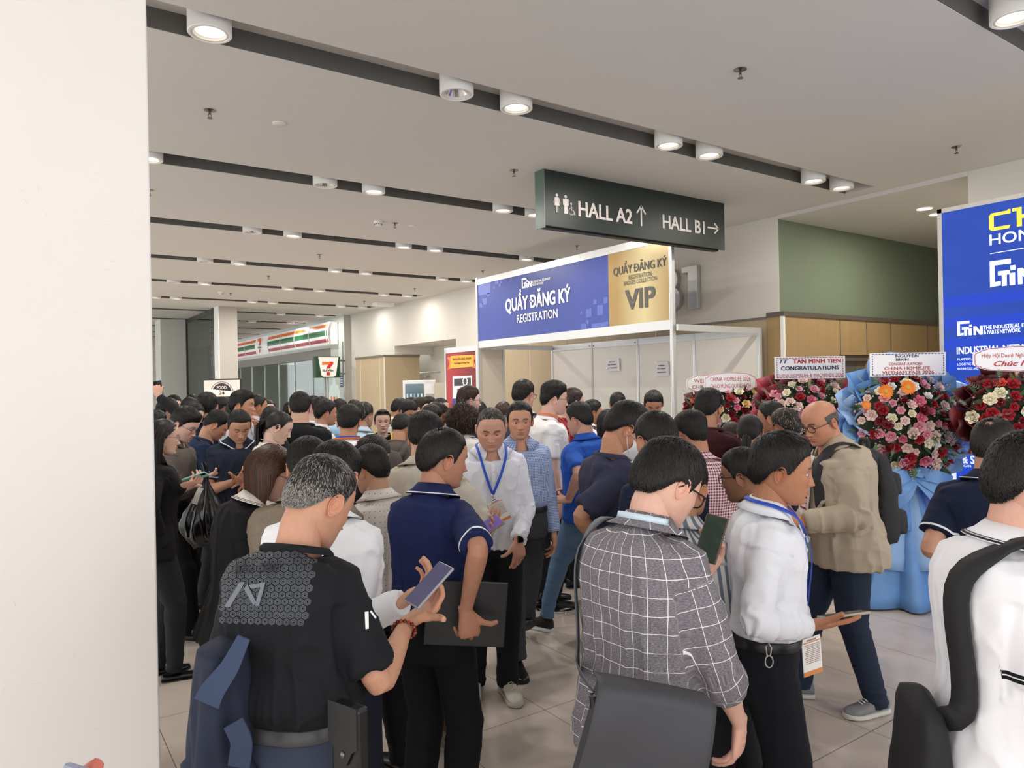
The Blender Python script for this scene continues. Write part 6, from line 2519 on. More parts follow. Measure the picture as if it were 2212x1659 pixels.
def flower_stand(name, label, loc, yaw, R, board, wrap_c, wrap_c2, palette, n, seed, zc, cone=True, rx=1.0, nf=None, tint='6f8b6a', stand=True):
 """cluster of flowers in a round ruffled wrap, tilted toward the viewer, on a draped tripod"""
 rr = random.Random(seed)
 root = thing(name, label, 'flower stand', loc, yaw, 'congratulation flower stands')
 tilt = rot('X', -12)
 C = np.array([0, 0, zc])
 mats = [M(wrap_c, .55, noise=.06, nscale=5), M(wrap_c2, .5, noise=.06, nscale=5)]
 mb = MB()
 for layer, (k, rad, yy) in enumerate(((16, 1.46, .08), (14, 1.28, .04), (12, 1.10, .0))):
  for i in range(k):
   a = 2 * PI * (i + .5 * layer) / k + rr.uniform(-.08, .08)
   w = 2 * PI / k * 1.25
   r1 = R * rad * rr.uniform(.90, 1.05)
   pts = []
   mrows = 5
   for q in range(mrows + 1):
    t = q / mrows
    for j, s in enumerate((-1, -.5, 0, .5, 1)):
     aa = a + s * w / 2 * (.75 + .25 * t)
     r = R * .25 + (r1 * (1.0 - .12 * abs(s)) - R * .25) * t
     y = yy + .05 - .10 * t ** 2 * (1 + .5 * math.sin(s * 3 + i)) + .022 * math.cos(s * PI) * t + rr.uniform(-.004, .004)
     pts.append(C + tilt @ np.array([rx * r * math.cos(aa), y, r * math.sin(aa)]))
   Fs = [(q * 5 + j, q * 5 + j + 1, (q + 1) * 5 + j + 1, (q + 1) * 5 + j) for q in range(mrows) for j in range(4)]
   mb.add(pts, Fs, (i + layer) % 2)
 w_ = mb.obj('wrapping', mats, root, True, 50)
 so = w_.modifiers.new('thickness', 'SOLIDIFY')
 so.thickness = .003
 mb = MB()
 rings = []
 for t in np.linspace(0, 1, 9):
  r = R * .97 * math.sin(t * PI / 2)
  y = -.17 * math.cos(t * PI / 2) * (R / .45) + .02
  rings.append([C + tilt @ np.array([rx * r * math.cos(a), y + .012 * math.sin(5 * a + t * 9), r * math.sin(a)]) for a in np.linspace(0, 2 * PI, 37)[:-1]])
 V, Fs = ring_arrays(rings)
 mb.add(V, Fs)
 mb.obj('foam_base', M('29351f', .9, noise=.3, nscale=40), root, True)
 mb = MB()
 for i in range(int(190 * (R / .45) ** 2)):
  a, t = rr.uniform(0, 2 * PI), math.sqrt(rr.uniform(.02, 1.25))
  r = R * t
  y = -.17 * (R / .45) * math.sqrt(max(0, 1 - min(t, .99) ** 2)) - .005
  p = np.array([rx * r * math.cos(a), y, r * math.sin(a)])
  d = nrm([rx * math.cos(a) * (.4 + t), -.55 + .5 * t, math.sin(a) * (.4 + t)]) + np.array([rr.uniform(-.4, .4), rr.uniform(-.3, .1), rr.uniform(-.4, .4)])
  d = nrm(d)
  s = nrm(np.cross(d, [rr.uniform(-1, 1), 1, rr.uniform(-1, 1)]))
  L = rr.uniform(.05, .11)
  if rr.random() < .55:
   P = [p, p + d * L * .4 + s * L * .22, p + d * L, p + d * L * .4 - s * L * .22]
   mb.add([C + tilt @ q for q in P], [(0, 1, 2, 3)], rr.randrange(2))
  else:
   for k in range(7):
    b0 = p + d * L * (.3 + .16 * k)
    for sg_ in (-1, 1):
     e = b0 + s * sg_ * .016 + d * .014
     mb.add([C + tilt @ q for q in (b0, b0 + d * .006, e)], [(0, 1, 2)], 2)
   mb.add([C + tilt @ q for q in (p, p + s * .002, p + d * L * 1.4)], [(0, 1, 2)], 2)
 f_ = mb.obj('foliage', [M('2f4a26', .6), M('4c6a3a', .6), M('8fa08c', .7)], root)
 f_['kind'] = 'stuff'
 mb = MB()
 for i in range(int((nf or 230) * (R / .45) ** 2)):
  a, t = rr.uniform(0, 2 * PI), math.sqrt(rr.uniform(.02, 1.15))
  r = R * t
  y = -.17 * (R / .45) * math.sqrt(max(0, 1 - min(t, .99) ** 2)) - rr.uniform(.012, .035)
  c = C + tilt @ np.array([rx * r * math.cos(a), y, r * math.sin(a)])
  k = rr.uniform(.005, .010)
  mb.add([c + np.array(v) * k for v in ((1, 0, 0), (-1, 0, 0), (0, 1, 0), (0, -1, 0), (0, 0, 1), (0, 0, -1))],
               [(0, 2, 4), (2, 1, 4), (1, 3, 4), (3, 0, 4), (2, 0, 5), (1, 2, 5), (3, 1, 5), (0, 3, 5)], 0 if rr.random() < .75 else 1)
 f_ = mb.obj('filler_blossoms', [M('d9a9c4' if nf is None else 'ece6da', .6), M('efe6e2', .6)], root)
 f_['kind'] = 'stuff'
 for i in range(n):
  t = math.sqrt((i + .5) / n)
  a = i * 2.39996 + rr.uniform(-.15, .15)
  r = R * .98 * t * rr.uniform(.94, 1.04)
  y = -.17 * (R / .45) * math.sqrt(max(0, 1 - min(t, .98) ** 2)) - .012
  p = C + tilt @ np.array([rx * r * math.cos(a), y, r * math.sin(a)])
  nv = tilt @ nrm([rx * math.cos(a) * t * .9, -1.0, math.sin(a) * t * .9])
  nv = nrm(nv + np.array([rr.uniform(-.2, .2), 0, rr.uniform(-.2, .2)]))
  o = mkobj('rose', ROSE[rr.choice(palette)], root)
  q = Vector(tuple(nv)).to_track_quat('Z', 'Y')
  sc = rr.uniform(.62, 1.0)
  o.matrix_local = Matrix.Translation(Vector(tuple(p))) @ q.to_matrix().to_4x4() @ Matrix.Rotation(rr.uniform(0, 6), 4, 'Z') @ Matrix.Scale(sc, 4)
 if board:
  bw, bh, bz, kind, lines, bx = board
  mb = MB()
  mb.box(-.011 + bx, .011 + bx, -.03, -.012, zc + R * .25, bz)
  mb.obj('stick', M('d9c08f', .6), root)
  mb = MB()
  if kind == 'rect':
   poly = [(-bw / 2, 0), (bw / 2, 0), (bw / 2, bh), (-bw / 2, bh)]
  else:
   poly = []
   for k in range(96):
    a = 2 * PI * k / 96
    c_, s_2 = math.cos(a), math.sin(a)
    e = .42
    x = bw / 2 * math.copysign(abs(c_) ** e, c_)
    z = bh / 2 * math.copysign(abs(s_2) ** e, s_2)
    x *= 1 - .085 * math.exp(-((abs(z) / (bh / 2) - .72) / .14) ** 2) * (abs(c_) > .3)
    z *= 1 + .13 * math.exp(-(x / (bw * .16)) ** 2) - .10 * math.exp(-((abs(x) / (bw / 2) - .80) / .10) ** 2)
    poly.append((x, z + bh / 2))
  mb.prism(poly, (bx, -.035, bz), AX, UP, .005, 0)
  bo = mb.obj('board', M('f0eff2', .35, noise=.01), root)
  mb = MB()
  if kind == 'rect':
   col = lines[0]
   nd = 22
   for k in range(nd):
    x = -bw / 2 * .955 + bw * .955 * (k + .15) / nd
    for z in (.05 * bh, .93 * bh):
     mb.box(x + bx, x + bx + bw * .030, -.0415, -.0405, bz + z, bz + z + .006, 0)
   for k in range(8):
    z = .07 * bh + .86 * bh * k / 8
    for x in (-bw * .47, bw * .462):
     mb.box(x + bx, x + bx + .006, -.0415, -.0405, bz + z, bz + z + bh * .065, 0)
  else:
   for k in range(len(poly)):
    a, c_ = poly[k], poly[(k + 1) % len(poly)]
    cc = np.array([0, bh / 2])
    a2, c2 = cc + (np.array(a) - cc) * .955, cc + (np.array(c_) - cc) * .955
    mb.tube([(a2[0] + bx, -.0405, a2[1] + bz), (c2[0] + bx, -.0405, c2[1] + bz)], [.0022] * 2, 4, 0)
  pm = [M(lines[0], .5, noise=0), M('bb2738', .5, noise=0), M('23305f', .5, noise=0), M('1d2547', .5, noise=0)]
  mb.obj('border', pm, bo)
  for (txt, x0, z0, w, cap, mi, bold, shear) in lines[1]:
   mb = MB()
   lettering(txt, (bx + x0 * bw, -.0405, bz + z0 * bh), AX, UP, w * bw, cap * bh, None, mb=mb, mi=0, bold=bold, depth=.0012, shear=shear)
   mb.obj('lettering', pm[mi], bo)
 if cone:
  for tier, (z0, z1, r0, r1, cc) in enumerate(((zc - R * .75, .62, .08, .26, wrap_c), (zc - R * 1.05, .30, .13, .36, wrap_c2), (.72, .015, .20, .46, wrap_c))):
   mb = MB()
   k, rows = 60, 8
   V = []
   for q in range(rows + 1):
    t = q / rows
    for j in range(k):
     a = 2 * PI * j / k
     w = 1 + (.10 + .10 * t) * math.sin(a * 9 + tier * 2) + .04 * math.sin(a * 17)
     r = (r0 + (r1 - r0) * t) * w
     z = z0 + (z1 - z0) * t + (.02 * math.sin(a * 9 + 1 + tier) if q == rows and tier < 2 else 0)
     V.append((r * math.cos(a), r * math.sin(a) * .62 + .04 - tier * -.01, z))
   Fs = [(q * k + j, q * k + (j + 1) % k, (q + 1) * k + (j + 1) % k, (q + 1) * k + j) for q in range(rows) for j in range(k)]
   mb.add(V, Fs)
   o = mb.obj('skirt', M(cc, .6, noise=.08, nscale=6), root, True, 60)
   so = o.modifiers.new('thickness', 'SOLIDIFY')
   so.thickness = .003
  mb = MB()
  for s in (-1, 1):
   for k in range(3):
    a = s * (.35 + .25 * k)
    L = .26 - .03 * k
    P = [np.array([0, -.10, zc - R * .95]), np.array([s * L * .5, -.20, zc - R * .95 - L * (.10 + .35 * k)]), np.array([s * L, -.15, zc - R * .95 - L * (.30 + .5 * k)])]
    V, Fs = ribbon(resample(P, 9), np.tile([0, -1, .2], (9, 1)), .10, .003)
    mb.add(V, Fs, 0)
  mb.obj('bow', M(wrap_c, .5, noise=.06), root, True, 50)
 elif stand:
  mb = MB()
  for a in (.3, 2.4, 4.6):
   mb.tube([(0, .03, zc - .1), (.26 * math.cos(a), .26 * math.sin(a) * .7 + .05, 0)], [.012, .012], 8)
  mb.obj('tripod', M('8d7a5c', .6), root)
 return root
VYAW = CAM_YAW - PI / 2
def place(u, v, dep):
 p = at(u, v, dep)
 return p
p = place(1958, 911, 5.72)
zt = at(1958, 812, 5.70)[2]
bw = 159 * 5.70 / FPX
bh = 50 * 5.70 / FPX
flower_stand('flower_stand', 'blue draped flower stand of mixed roses with a NGUYEN BINH congratulation board', (p[0], p[1], 0), VYAW - .06, .405, (bw, bh, zt - .0, 'rect', ('3c4f86', [
 ('NGUYEN', .33, .80, .30, .12, 3, .02, 0), ('BINH', .335, .65, .165, .12, 3, .02, 0), ('CONGRATULATIONS', .25, .47, .44, .11, 1, .01, 0),
 ('CHINA HOMELIFE', .18, .27, .60, .13, 1, .01, 0), ('VIETNAM FAIR 2026', .15, .09, .68, .13, 1, .01, 0)] and
 [('NGUYEN', -.16, .80, .30, .12, 3, .02, 0), ('BINH', -.155, .65, .165, .12, 3, .02, 0), ('CONGRATULATIONS', -.25, .47, .44, .11, 1, .01, 0),
     ('CHINA HOMELIFE', -.31, .27, .60, .13, 1, .01, 0), ('VIETNAM FAIR 2026', -.34, .09, .68, .13, 1, .01, 0)]), 0.0),
 '6a98d0', '8fb3df', ['red', 'dark', 'pink', 'hot', 'blush', 'blush', 'cream', 'white', 'pink', 'red', 'blush'], 88, 2, p[2])
root_blue = PENDING[-1]
bst = [o for o in PENDING if o.name.startswith('flower_stand') and o.parent is None][-1]
for (u, v) in ((1913, 846), (1961, 837), (1871, 875)):
 q = at(u, v, 5.54)
 o = mkobj('gerbera', GERB, bst)
 loc = Matrix.Translation(Vector((p[0], p[1], 0))) @ Matrix.Rotation(VYAW - .06, 4, 'Z')
 lp = loc.inverted() @ Vector(tuple(q))
 o.matrix_local = Matrix.Translation(lp) @ Vector((.05, -1, .25)).to_track_quat('Z', 'Y').to_matrix().to_4x4() @ Matrix.Scale(1.12 if u > 1900 else .7, 4)
p = place(1748, 897, 6.9)
bw, bh = 150 * 6.85 / FPX, 48 * 6.85 / FPX
flower_stand('flower_stand', 'red wrapped flower stand with a TAN MINH TIEN congratulation board', (p[0], p[1], 0), VYAW - .05, .37, (bw, bh, at(1747, 818, 6.85)[2], 'rect', ('9c2a3a', [
 ('TAN MINH TIEN', -.24, .70, .68, .19, 1, .035, 0), ('CONGRATULATIONS', -.41, .40, .82, .18, 3, .03, 0), ('CHINA HOMELIFE & MACHINEX 2026', -.47, .09, .94, .14, 1, -.005, 0),
 ('TT', -.43, .72, .13, .17, 2, .04, .4)]), 0.0),
 '8e2431', '5e1a26', ['pink', 'blush', 'blush', 'cream', 'red', 'pink', 'hot'], 60, 3, p[2], cone=False, rx=1.12)
p = place(1595, 893, 7.3)
k = 7.25 / FPX
flower_stand('flower_stand', 'rose flower stand under a cartouche board reading CHAO MUNG QUY KHACH', (p[0], p[1], 0), VYAW - .03, .29, (114 * k, 40 * k, at(1577, 846, 7.25)[2], 'scallop', ('c23a48', [
 ('CHINA HOMELIFE 2026', -.38, .58, .76, .22, 1, .005, 0), ('CHÀO MỪNG QUÝ KHÁCH', -.38, .20, .76, .22, 1, .005, 0)]), -.085),
 '4f6b3c', '7c8f56', ['pink', 'pink', 'red', 'cream', 'dark', 'hot', 'yellow'], 44, 4, p[2], cone=False, rx=1.15)
p = place(1530, 893, 7.75)
k = 7.7 / FPX
flower_stand('flower_stand', 'half hidden flower stand whose WELCOME board sits behind another board', (p[0], p[1], 0), VYAW, .22, (116 * k, 36 * k, at(1541, 846, 7.7)[2], 'scallop', ('c23a48', [
 ('WELCOME', -.36, .56, .50, .22, 1, .005, 0), ('CHINA HOMELIFE', -.40, .20, .80, .20, 1, -.005, 0)]), .05),
 '6e2530', '8e2431', ['red', 'orange', 'dark', 'pink'], 24, 5, p[2], cone=False)
p = place(2185, 895, 5.25)
k = 5.2 / FPX
flower_stand('flower_stand', 'dark red wrapped flower stand with cream and red roses before the LED screen', (p[0], p[1], 0), VYAW - .1, .285, (185 * k, 50 * k, at(2190, 800, 5.2)[2], 'scallop', ('b52a3a', [
 ('Hiệp Hội Doanh Nghiệp Nhỏ và Vừa', -.40, .58, .80, .17, 1, -.003, 0), ('Chúc Mừng', -.27, .20, .60, .22, 1, .02, .35)]), .03),
 '6e1a1f', '4b1419', ['cream', 'yellow', 'red', 'red', 'dark', 'orange', 'red'], 40, 6, p[2], cone=False, nf=120)
# =====================================================================  QUEUE BARRIERS, FLOOR STICKER
def stanchion(u, v, dep, label):
 p = at(u, v, dep)
 o = thing('queue_post', label, 'barrier post', (p[0], p[1], 0), 0, 'chrome queue barrier posts')
 mb = MB()
 mb.lathe([(.001, .03), (.05, .03), (.15, .018), (.16, .008), (.16, 0)], 32, caps=False)
 mb.obj('base', M('c9c9c9', .12, 1, noise=0), o, True, 40)
 mb = MB()
 mb.cyl((0, 0, .02), (0, 0, .92), .03, 20)
 mb.obj('pole', M('d4d4d4', .1, 1, noise=0), o, True, 40)
 mb = MB()
 mb.lathe([(.032, .88), (.036, .89), (.036, .97), (.03, .985), (.001, .985)], 20, caps=False)
 mb.obj('head', M('1b1b1d', .4), o, True, 40)
 return p
p1 = stanchion(1192, 1000, 5.8, 'chrome queue post behind the walking man in a blue gingham shirt')
p2 = stanchion(1217, 1000, 7.0, 'chrome queue post with a red belt beside the man in the blue polo')
p3 = stanchion(1345, 1000, 7.2, 'chrome queue post hidden behind the man with the face mask')
for k, (a, c) in enumerate(((p1, p2), (p2, p3))):
 mb = MB()
 a2, c2 = np.array([a[0], a[1], .93]), np.array([c[0], c[1], .93])
 u_ = nrm(c2 - a2)
 a2, c2 = a2 + u_ * .04, c2 - u_ * .04
 pts = resample([a2, (a2 + c2) / 2 - [0, 0, .02], c2], 10)
 V, Fs = ribbon(pts, np.tile(np.cross(u_, UP), (10, 1)), .05, .002)
 mb.add(V, Fs)
 tag(mb.obj('queue_belt', M('c21f2b', .6)), ['red queue belt on the nearer barrier behind the gingham shirt', 'red queue belt running behind the man with the face mask'][k], 'barrier belt')
mb = MB()
q = [at_z(u, v, .001) for u, v in ((1905, 1281), (1932, 1287), (1980, 1273), (1955, 1268))]
mb.add([p_ for p_ in q] + [p_ + np.array([0, 0, .0015]) for p_ in q], [(4, 5, 6, 7), (3, 2, 1, 0), (0, 1, 5, 4), (1, 2, 6, 5), (2, 3, 7, 6), (3, 0, 4, 7)])
tag(mb.obj('floor_sticker', M('2b3850', .5)), 'dark blue tape strip on the floor before the blue flower stand', 'floor tape')
# =====================================================================  THE CROWD
from mathutils.bvhtree import BVHTree
def attach(b, name, label, cat, group=None):
 """a separate thing carried by a person: an Empty in the person's own frame"""
 o = mkobj(name, None)
 o.matrix_basis = Matrix.Translation(Vector(tuple(b.loc))) @ Matrix.Rotation(b.hd, 4, 'Z')
 return tag(o, label, cat, group)
def bpart(b, name, V, Fs, mat, parent, smooth=True, mi=None, sharp=None, attrs=None, bevel=0):
 me = new_mesh(name, np.asarray(V) * b.s, Fs, mat if isinstance(mat, (list, tuple)) else [mat], mi=mi, smooth=smooth, sharp=sharp, attrs=attrs)
 o = mkobj(name, me, parent)
 if bevel:
  m = o.modifiers.new('bevel', 'BEVEL')
  m.width, m.segments, m.limit_method = bevel, 3, 'ANGLE'
 return o
def hold_phone(b, sd, label, case='15161a', scr='4d4a86', L=.158, Wd=.076, roll=0, off=(0, 0, 0), lift=0.0, group=None, glow=.5, px=None):
 a = b.arm[sd]
 R = a['R'] @ rot('Z', roll)
 if lift:
  R = R @ rot('X', lift)
 c = a['W'] + a['R'] @ (np.array([-.004 * sd, .092, -.030]) + np.array(off))
 X, Y, N = R[:, 0], R[:, 1], -R[:, 2]
 if px:
  c, Y, N = b.w2l(at(*px[0])), nrm(b.dirl(px[1])), b.dirl(px[2])
  N = nrm(N - Y * N.dot(Y))
  X = np.cross(Y, N)
  c = c + N * .011
 o = attach(b, 'phone', label, 'phone', group)
 mb = MB()
 mb.obox(c, X, Y, N, Wd / 2, L / 2, .0045)
 bpart(b, 'case', mb.v, mb.f, M(case, .35, noise=0), o, False, bevel=.004)
 mb = MB()
 mb.obox(c + N * .0048, X, Y, N, Wd / 2 - .004, L / 2 - .004, .0006)
 t = M(scr, .12, noise=.25, nscale=30, emit=glow)
 bpart(b, 'screen', mb.v, mb.f, t, o, False)
 mb = MB()
 mb.obox(c - N * .005 + Y * L * .36 - X * Wd * .22, X, Y, N, .013, .016, .0015)
 bpart(b, 'camera', mb.v, mb.f, M('08080a', .15, noise=0), o, False)
 return o
def path_strap(b, o, pts, width, mat, name='strap', th=.006, n=40):
 P = resample(pts, n)
 cen = b.tp(np.stack([0 * P[:, 0], 0 * P[:, 0] - .02, np.full(n, 1.25)], 1))
 q = P - cen
 q[:, 2] *= .25
 up = np.clip((P[:, 2] - 1.36) / .08, 0, 1)[:, None]
 nn = nrm_rows(nrm_rows(q) * (1 - up) + np.array([0, 0, 1.0]) * up)
 V, Fs = ribbon(P, nn, width, th)
 return bpart(b, name, V, Fs, mat, o)
def over_shoulder(b, sd, x, zf, zb, off=.026, xf=None, xb=None):
 """points from the front at height zf over the shoulder to the back at zb"""
 xf, xb = xf if xf is not None else x, xb if xb is not None else x
 P = [b.surf(sd * (xf + (x - xf) * (z - zf) / (1.37 - zf)), z, True, off) for z in np.linspace(zf, 1.37, 8)]
 top = b.tp([[sd * x, .035, 1.425 + off * .55], [sd * x, -.012, 1.437 + off * .6], [sd * x, -.065, 1.420 + off * .55]])
 P += list(top)
 P += [b.surf(sd * (x + (xb - x) * (1.36 - z) / (1.36 - zb + 1e-6)), z, False, off) for z in np.linspace(1.36, zb, 8)]
 return P
def backpack(b, label, col='2b2b2d', w=.29, h=.44, d=.16, z1=1.40, straps=(1, -1), detail=True, strap_c=None, off=.024):
 o = attach(b, 'backpack', label, 'backpack')
 m = M(col, .75, noise=.12, nscale=60)
 rings = []
 for t in np.linspace(0, 1, 14):
  z = z1 - h * (1 - t)
  k = (1 - (2 * t - 1) ** 6) ** .5 * (1 - .12 * t) + .02
  n = 36
  ring = []
  for j in range(n):
   a = 2 * PI * j / n
   x = w / 2 * k * math.copysign(abs(math.cos(a)) ** .45, math.cos(a))
   y = d / 2 * (k * .55 + .45 * k) * math.copysign(abs(math.sin(a)) ** .5, math.sin(a)) * (1.08 - .35 * t)
   ring.append((x, y, z))
  rings.append(ring)
 R = np.array(rings)
 hw, yf, yb = b.prof(1.2, .02)
 flat = R.reshape(-1, 3)
 flat = flat + np.stack([0 * flat[:, 0], np.full(len(flat), -yb - d / 2 - .012), 0 * flat[:, 0]], 1)
 flat += (vnoise(flat * 14, 8) * .007)[:, None]
 V, Fs = ring_arrays(b.tp(flat).reshape(R.shape))
 bpart(b, 'pack_body', V, Fs, m, o)
 if detail:
  for (zz, hh, ww, dd) in ((z1 - h * .72, h * .30, w * .70, .05), (z1 - h * .34, h * .26, w * .62, .035)):
   rr = []
   for t in np.linspace(0, 1, 8):
    k = (1 - (2 * t - 1) ** 6) ** .5 + .02
    rr.append([(ww / 2 * k * math.copysign(abs(math.cos(a)) ** .4, math.cos(a)), -yb - d - .010 + dd * k * .9 * math.copysign(abs(math.sin(a)) ** .5, math.sin(a)), zz - hh / 2 + hh * t) for a in np.linspace(0, 2 * PI, 29)[:-1]])
   rr = np.array(rr)
   V, Fs = ring_arrays(b.tp(rr.reshape(-1, 3)).reshape(rr.shape))
   bpart(b, 'pocket', V, Fs, M(col, .7, noise=.1, nscale=40), o)
  V, Fs = tube_arrays(b.tp(resample([(-.045, -yb - .03, z1 - .01), (-.045, -yb - .05, z1 + .05), (.045, -yb - .05, z1 + .05), (.045, -yb - .03, z1 - .01)], 14)), [.012] * 14, 8)
  bpart(b, 'handle', V, Fs, M('1c1c1e', .7), o)
 sm = M(strap_c or col, .75, noise=.08)
 for sd in straps:
  P = over_shoulder(b, sd, .105, 1.12, min(1.33, z1 - .04), off, xf=.135)
  P.append(b.tp([[sd * .075, -b.prof(z1 - .05, .02)[2] - .045, z1 - .045]])[0])
  P = [b.surf(sd * .165, 1.04, True, off - .01) * .5 + b.surf(sd * .165, 1.04, False, off - .01) * .5 + b.tp([[sd * .03, 0, 1.2]])[0] - b.tp([[0, 0, 1.2]])[0]] + P
  path_strap(b, o, P, .058, sm, 'shoulder_strap', .010)
 return o
def bvh_of(b):
 V, Fs = b.shirt_arr
 W = (np.asarray(V) * b.s) @ b.Rw.T + b.loc
 return BVHTree.FromPolygons([tuple(p) for p in W], [tuple(int(i) for i in f) for f in Fs])
def decal(b, name, polys, mat, off=.0016, bvh=None, sub=1):
 """printed shapes: polygons given where the photograph shows them, laid onto the shirt's own surface"""
 bvh = bvh or bvh_of(b)
 mb = MB()
 for poly in polys:
  idx = []
  P = []
  ok = True
  for (u, v) in poly:
   r = ray(u, v)
   hit, nv, _, _ = bvh.ray_cast(Vector(tuple(CAMP)), Vector(tuple(nrm(r))))
   if hit is None:
    ok = False
    break
   nv = np.array(nv)
   if nv.dot(r) > 0:
    nv = -nv
   P.append(b.w2l(np.array(hit) + nv * off))
  if ok:
   mb.add(P, [tuple(range(len(P)))])
 if not mb.v:
  return None
 me = new_mesh(name, np.array(mb.v) * b.s, mb.f, [mat])
 return mkobj(name, me, b.shirt_o)
BK, DK = '0b0a0a', '1d1815'
HS = dict(c1=BK, c2=DK)
S1, S2, S3, S4 = 'cf9f85', 'b8835f', 'dcb5a0', '9a6848'
PEOPLE = {}
def P(key, label, at_, face, **k):
 sp = dict(label=label, at=at_, face=face, **k)
 b = person(sp)
 PEOPLE[key] = b
 if not .84 < b.s < 1.12:
  print('SCALE', key, round(b.s, 3))
 return b
def hair(**k):
 return dict(HS, **k)
# ------------------------------------------------------------------ nearest people
b = P('black_tee', 'person with greying hair in a black t-shirt with a grey hexagon back print', (688, 985, 2.0), 34, q=0, hs=1.05, nod=24, turn=-14, lean=5, hunch=13, g=.98, skin='c08a6c', stubble=.1,
      shirt=dict(c='15171b', sleeve='short', collar='crew', tuck=True, blouse=.030, wide=1.02, fit=.022, fold=.010, slen=.82),
      pants=dict(c='343a4a', belt='3d3d40', leg='straight'), shoe='dress',
      ra=('px', (880, 1345, 2.06), 'hold', (.72, .35, .42), (.30, .30, -.9), (.25, -.5, -1)),
      la=('px', (545, 1440, 2.10), 'relax', (.9, .4, -.1), (-.1, .3, .9), (-.15, -.4, -1)),
      hair=dict(c1='15110f', c2='2b2623', cg='8f8a86', gray=.22, sidegray=.75, top=.020, side=.0035, back=.005, len_top=.034, len_side=.010, mess=.45, whorl=(165, 26), density=1.5, width=.0013, scalp=.62))
BT = b
hold_phone(b, 1, 'phone held up by the man in the hexagon print t-shirt', '9a9aa0', '3b3a5c', glow=.35, px=((931, 1268, 2.06), (.62, .45, .60), (-.50, -.55, .75)))
bv = bvh_of(b)
cells, cells2, dots = [], [], []
nu_, nv_ = 12, 11
quad = [(468, 1196), (690, 1190), (664, 1352), (474, 1346)]
def qmap(s, t):
 a = np.array(quad[0]) * (1 - s) + np.array(quad[1]) * s
 c = np.array(quad[3]) * (1 - s) + np.array(quad[2]) * s
 return a * (1 - t) + c * t
for j in range(nv_):
 for i in range(nu_):
  sx, sy = (i + .5 + (.5 if j % 2 else 0)) / (nu_ + .5), (j + .5) / nv_
  rx_, ry_ = .5 / (nu_ + .5) * 1.12, .5 / nv_ * 1.25
  hexa = lambda k: [qmap(sx + rx_ * k * math.sin(a), sy + ry_ * k * math.cos(a)) for a in np.arange(0, 2 * PI - .01, PI / 3)]
  o1, o2, o3, o4 = hexa(.93), hexa(.64), hexa(.56), hexa(.24)
  for q in range(6):
   cells.append([o1[q], o1[(q + 1) % 6], o2[(q + 1) % 6], o2[q]])
   cells2.append([o3[q], o3[(q + 1) % 6], o4[(q + 1) % 6], o4[q]])
g1 = decal(b, 'hexagon_print', cells + cells2, M('474b52', .6, noise=.05), .0017, bv)
def text_px(b, txt, uv0, uv1, cap, mat, bv, off=.006, bold=0.0, shear=0.0):
 V, Fs = text_mesh(txt, bold, shear)
 x0, x1 = V[:, 0].min(), V[:, 0].max()
 u0, u1 = np.array(uv0, float), np.array(uv1, float)
 X = u1 - u0
 Y = np.array([X[1], -X[0]]) / np.linalg.norm(X)
 Pp = [u0 + X * (v[0] - x0) / (x1 - x0) + Y * v[1] / .69 * cap for v in V]
 return decal(b, 'lettering', [[Pp[i] for i in f] for f in Fs], mat, off, bv)
text_px(b, 'BAR GRIP', (508, 1240), (610, 1234), 17, M('24272c', .5), bv, .006, .01, .2)
lg = [[(488, 1310), (500, 1310), (531, 1258), (520, 1258)], [(528, 1272), (536, 1262), (556, 1300), (550, 1308)], [(540, 1264), (576, 1258), (574, 1266), (546, 1272)], [(576, 1258), (568, 1258), (553, 1308), (562, 1308)]]
decal(b, 'emblem', lg, M('6a6f78', .5), .005, bv)
decal(b, 'sleeve_mark', [[(787, 1322), (795, 1321), (796, 1358), (789, 1359)], [(798, 1322), (801, 1319), (812, 1334), (810, 1338)]], M('f2f2f0', .6), .002, bv)
a = b.arm[1]
dd = nrm(a['W'] - a['E'])
mb = MB()
c0 = a['W'] - dd * .030
bx_ = nrm(np.cross(dd, [0, 0, 1]))
by_ = np.cross(dd, bx_)
for k in range(18):
 an = 2 * PI * k / 18
 p = c0 + bx_ * .034 * math.cos(an) + by_ * .031 * math.sin(an)
 V, Fs = tube_arrays([p - dd * .006, p, p + dd * .006], [.003, .0062, .003], 8)
 mb.add(V, Fs, k % 2)
b.part('bracelet', np.array(mb.v), mb.f, [M('5a1d12', .3), M('a03a1c', .3)], mi=mb.mi)
o = thing('phone_holster', 'black leather phone holster on the belt of the man in the hexagon print t-shirt', 'holster', tuple(at(757, 1600, 1.66)))
o.rotation_euler = (0, 0, b.hd - .30)
mb = MB()
mb.box(-.046, .046, -.018, .018, -.11, .085)
mb.obj('pouch', M('131314', .4, noise=.08, nscale=80), o, bevel=.008)
mb = MB()
mb.prism([(-.048, .092), (.048, .092), (.048, .0), (.03, -.012), (.012, -.045), (-.012, -.045), (-.03, -.012), (-.048, .0)], (0, -.020, 0), AX, UP, .004)
fl = mb.obj('flap', M('19191b', .38, noise=.08, nscale=80), o)
mb = MB()
mb.lathe([(.001, .004), (.007, .003), (.008, 0)], 16, caps=False)
me = new_mesh('stud', np.array(mb.v) @ rot('X', 90).T + [0, -.025, -.022], mb.f, [M('6d6d70', .3, .8)], smooth=True)
mkobj('stud', me, fl)
o = thing('folded_jacket', 'navy blazer folded over the left forearm of the man in the hexagon print t-shirt', 'jacket', (0, 0, 0))
ctr = at(484, 1535, 1.76)
rings = []
rg = CAMR @ np.array([1.0, 0, 0])
fwv = CAMR @ np.array([0, 0, 1.0])
